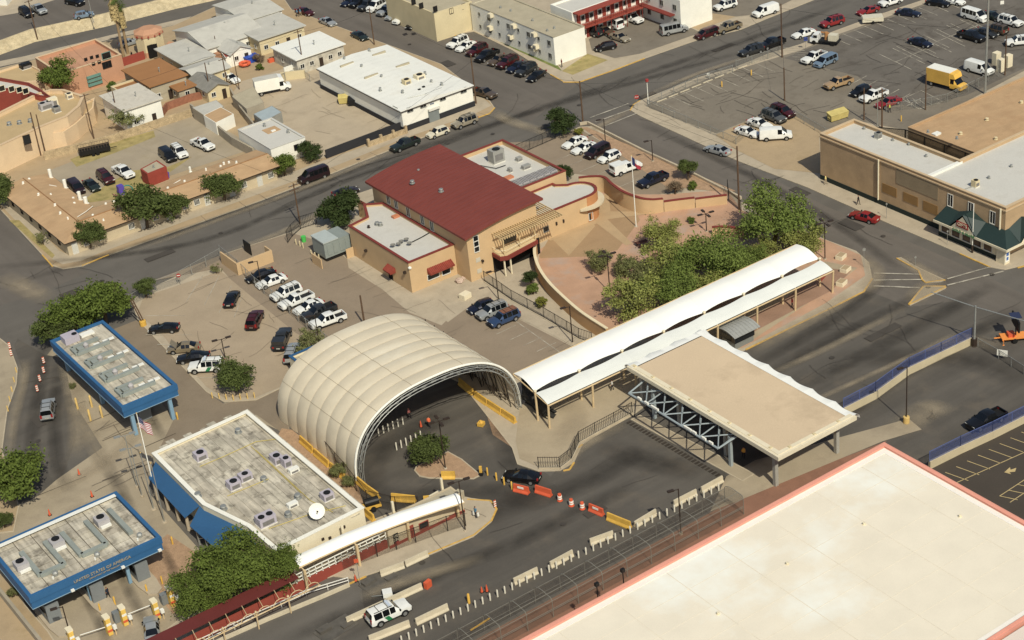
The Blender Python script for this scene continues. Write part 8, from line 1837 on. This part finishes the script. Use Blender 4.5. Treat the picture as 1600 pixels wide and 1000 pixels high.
# hvac skid behind the small canopy
b = MB(); c = G(683,778,1.0); b.obox((c.x,c.y,.1),1.6,1.2,1.4,.1); solo('equipment_skid', b, CREAM, 'pale equipment box behind the white ramp canopy', 'equipment')
b = MB(); c = G(712,775,1.0); b.obox((c.x,c.y,.1),2.4,.9,1.1,.4); solo('equipment_skid', b, ROOF_T, 'tan sloping machine beside the pale equipment box', 'equipment')
b = MB(); c = G(752,665,.06); b.obox((c.x,c.y,.1),.8,.8,.5,.5); b.lathe((c.x,c.y,.6), [(.25,0),(.1,.3)], 8); solo('lane_scanner', b, YEL, 'small yellow wheeled box on the road before the tent', 'box')
o = simple('message_stand','yellow message stand at the island tip by the black sedan','stand',752,742,1,0,.1); b = MB(); b.obox((0,0,0),.5,.5,.4); part('base', b, PLAST, o, local=True); b = MB(); b.obox((0,0,.4),.35,.25,.9); part('body', b, YEL, o, local=True)
o = simple('wheeled_generator','black and yellow wheeled machine beside the port office corner','machine',582,795,1,-.3,.1); b = MB(); b.obox((0,0,.4),2.2,1.2,.3); part('frame', b, YEL, o, local=True); b = MB(); b.tube((-.9,0,1.1),(.9,0,1.1),.55,14); part('drum', b, BLACKM, o, local=True); wheels(o,(0,),.7,.35)
for px, py, t in [(1557,93,'pale electrical cabinet left of the pair by the mast'),(1564,104,'lower pale electrical cabinet by the mast'),(1575,97,'pale electrical cabinet right of the brown pole')]:
    c = G(px, py, 1.0); b = MB(); b.obox((c.x,c.y,.1),1.3,1.0,2.3); solo('cabinet', b, CREAM, t, 'cabinet')
# playthings
PLT = [('pink',(210,60,130)),('purple',(90,70,170)),('teal',(40,130,120)),('orange_toy',(220,90,40)),('toyblue',(40,80,180))]
TM = {k: mat('toy_'+k, c, .5,.05,1) for k, c in PLT}
c = G(190,303,.2); o = thing('play_set','colourful plastic play set with slide behind the orange roof','playset',(c.x,c.y,.15)); b = MB(); b.obox((0,0,0),1.0,1.0,1.7); part('tower', b, TM['purple'], o, local=True); b = MB(); b.obox((-1.0,-.2,.1),1.3,.5,.1,0,.6); part('slide', b, TM['pink'], o, local=True); b = MB(); b.pipe([Vector((1.0+1.2*math.cos(t*.52),0,1.3*math.sin(t*.52))) for t in range(7)],.12,6); part('arch', b, TM['teal'], o, local=True)
c = G(383,103,.2); o = thing('play_set','red and orange plastic play ring in the back yard','playset',(c.x,c.y,.15)); b = MB(); b.pipe([Vector((1.0*math.cos(t*.785),1.0*math.sin(t*.785),.6)) for t in range(9)],.3,8); part('ring', b, TM['orange_toy'], o, local=True)
c = G(392,90,1); b = MB(); b.obox((c.x,c.y,.1),2.6,1.4,1.2); b.obox((c.x,c.y,1.3),2.9,1.7,.15); solo('market_tent', b, TM['toyblue'], 'blue tarpaulin covered stand in the yard beside the cottage', 'stand')
c = G(425,95,.3); b = MB(); b.obox((c.x,c.y,.1),1.6,.8,.7); solo('crate', b, TM['orange_toy'], 'orange heap beside the stone cottage', 'heap')
for px, py, t in [(365,10,'blue water tank on the long white roofed house'),(379,54,'blue awning by the white house door')]:
    c = G(px, py, 2.4); b = MB(); b.obox((c.x,c.y,2.2),1.6,1.0,.35); b.bar((c.x-.6,c.y,.1),(c.x-.6,c.y,2.2),.08); b.bar((c.x+.6,c.y,.1),(c.x+.6,c.y,2.2),.08); solo('blue_awning', b, TM['toyblue'], t, 'awning')
for i, (px, py, m) in enumerate([(233,285,'toyblue'),(240,283,'pink'),(248,279,'teal'),(255,277,'toyblue'),(262,274,'purple')]):
    c = G(px, py, .6); b = MB(); b.lathe((c.x,c.y,.14), [(.28,0),(.32,.9),(.34,1.0)], 8); solo('waste_bin', b, TM[m], ['blue','magenta','teal','second blue','purple'][i]+' bin in the row before the red shed', 'bin', 'bins by the red shed')
# kerb stops
for i in range(9):
    p = G(1034+i*18, 157-i*7.4, .14); 
    b = MB(); b.obox((0,0,0),2.2,.18,.14); 
    if i == 0: KM = mesh('wheel_stop', b, JB)
    place('wheel_stop', KM, p, .0, 'concrete wheel stop along the street fence of the pale lot', 'wheel stop', 'wheel stops in the pale lot')
# wires
b = MB()
def wire(a, c, sag=.6):
    a = Vector(a); c = Vector(c); pts = [a.lerp(c, t/12)-Vector((0,0,sag*4*(t/12)*(1-t/12))) for t in range(13)]
    w_ = MB(); w_.pipe(pts, .022, 4); return w_
def top(px, py, h): v = G(px, py, .1); return (v.x, v.y, h)
for a, c, t in [(top(911,192,7.6), top(1226,158,5.6), 'wire following the side street to the right lot'), (top(1222,90,9.8), top(1539,147,12), 'wire over the right lot to the steel mast'), (top(59,63,8.6), top(187,195,8), 'wire sagging over the terracotta hall'), (top(744,162,9.2), top(585,70,7.6), 'wire along the side street from the warehouse corner'), (top(585,70,7.6), top(475,110,8.0), 'wire from far warehouse corner to stone cottage'), (top(1155,328,10.6), top(911,192,8.0), 'wire from the stepped wall pole along the side street'), (top(469,350,7.6), top(147,217,8.4), 'wire crossing the orange roofed motor court'), (top(1378,200,8), top(1350,188,7), 'short wire behind the tan store'), (top(469,350,7.2), top(744,162,8.4), 'thin wire spanning from pavement pole to warehouse corner pole'), (top(744,162,8.4), top(911,192,8.0), 'thin wire across the street from the warehouse corner'), (top(147,217,8.8), top(330,152,8.2), 'wire from classroom pole to yellow house pole'), (top(330,152,8.2), top(475,110,8.2), 'wire from yellow house pole to stone cottage pole'), (top(1226,158,5.6), top(1222,90,9.8), 'wire between the two poles at right lot')]:
    solo('wire', wire(a, c), BLACKM, t, 'wire')
# ================================================================== people
SKIN = mat('skin', (176,122,92), .7,0,1); HAIR = mat('dark_hair', (34,26,22), .8,0,1)
def person(px, py, z, top_, legs, label, yaw=0, walk=.18, hat=None, bag=None):
    c = G(px, py, z); o = thing('person', label, 'person', (c.x, c.y, z), yaw)
    J = [((0,0,.95),.13),((0,0,1.15),.13),((0,0,1.38),.15),((0,0,1.5),.055),((0,0,1.62),.10),((0,0,1.72),.085),
         ((0,.17,1.40),.06),((.05,.22,1.12),.045),((.14,.2,.9),.035),((0,-.17,1.40),.06),((-.05,-.22,1.12),.045),((-.1,-.2,.9),.035),
         ((walk*.4,.09,.88),.10),((walk*.6,.09,.5),.065),((walk,.09,.09),.045),((walk+.14,.09,.04),.04),((-walk*.3,-.09,.88),.10),((-walk*.4,-.09,.5),.065),((-walk*1.2,-.09,.1),.045),((-walk*1.2+.14,-.09,.04),.04)]
    E_ = [(0,1),(1,2),(2,3),(3,4),(4,5),(2,6),(6,7),(7,8),(2,9),(9,10),(10,11),(0,12),(12,13),(13,14),(14,15),(0,16),(16,17),(17,18),(18,19)]
    me = bpy.data.meshes.new('body'); me.from_pydata([j[0] for j in J], E_, []); ob = bpy.data.objects.new('body', me); COL.objects.link(ob)
    ob.modifiers.new('skin', 'SKIN'); sv = me.skin_vertices[0].data
    for i, j in enumerate(J): sv[i].radius = (j[1], j[1]*(1.25 if i in (1, 2) else 1))
    sv[0].use_root = True; sb = ob.modifiers.new('sub', 'SUBSURF'); sb.levels = 1; sb.render_levels = 1
    bpy.context.view_layer.update(); m2 = bpy.data.meshes.new_from_object(ob.evaluated_get(bpy.context.evaluated_depsgraph_get())); bpy.data.objects.remove(ob); m2.name = 'body'
    m2.materials.clear()
    for m in (SKIN, top_, legs, HAIR, BLACKM): m2.materials.append(m)
    for p in m2.polygons:
        q = p.center; p.use_smooth = True
        p.material_index = 3 if q.z > 1.66 or (q.z > 1.58 and q.x < -.03) else (0 if q.z > 1.47 or (q.z < 1.08 and abs(q.y) > .165 and q.z > .8) else (1 if q.z > .96 else (2 if q.z > .12 else 4)))
    q = bpy.data.objects.new('body', m2); COL.objects.link(q); q.parent = o
    if bag:
        for s_ in (-1, 1): b = MB(); b.obox((.05,s_*.33,.35),.25,.16,.45); part('shopping_bag', b, bag, o, local=True)
    return o
cl = lambda n, c: mat('cloth_'+n, c, .9,.05,3)
person(1238,481,.15,cl('red',(180,30,34)),cl('dark',(40,38,44)),'person in a red shirt walking under the white canopy',2.8)
person(1290,288,.15,cl('yellow',(226,208,120)),cl('tan',(170,150,120)),'person in a pale yellow shirt on the pavement by the tan store',-.9); person(1341,320,.15,cl('black',(24,24,26)),cl('dark',(0,0,0)),'person in black walking beside the tan store wall',-.9,.25)
person(744,809,.15,cl('blue',(70,120,150)),cl('dark',(0,0,0)),'person in blue carrying two white bags at the kerb tip',.3,.1,bag=WHITEP)
person(640,654,.07,cl('pink',(196,110,104)),cl('dark',(0,0,0)),'person in a pink vest standing at the tent mouth',-1); person(671,668,.07,cl('orange',(226,96,40)),cl('dark',(0,0,0)),'person in an orange vest near the round tree before the tent',-2)
person(957,610,.16,cl('white',(210,206,200)),cl('dark',(0,0,0)),'person in white walking on the canopy walk',2.6); person(1162,716,.15,cl('amber',(226,160,30)),cl('dark',(0,0,0)),'person in an amber vest beneath the beige canopy corner',-2)
person(1390,176,.16,cl('lime',(200,206,60)),cl('dark',(0,0,0)),'person in a lime vest near the red sedan',-1); person(465,26,.16,cl('blue',(0,0,0)),cl('dark',(0,0,0)),'left of two people in blue near the dark red sedan',-1); person(470,25,.16,cl('blue',(0,0,0)),cl('tan',(0,0,0)),'right of two people in blue near the dark red sedan',-1)
person(207,92,.16,cl('black',(0,0,0)),cl('dark',(0,0,0)),'person in dark clothes walking below the palms',-1); person(170,935,.15,cl('navyish',(36,44,60)),cl('dark',(0,0,0)),'officer in dark uniform beside the middle booth island',-1)
person(878,105,.16,cl('maroon',(110,40,36)),cl('dark',(0,0,0)),'person in dark red at the apartment block corner',0)
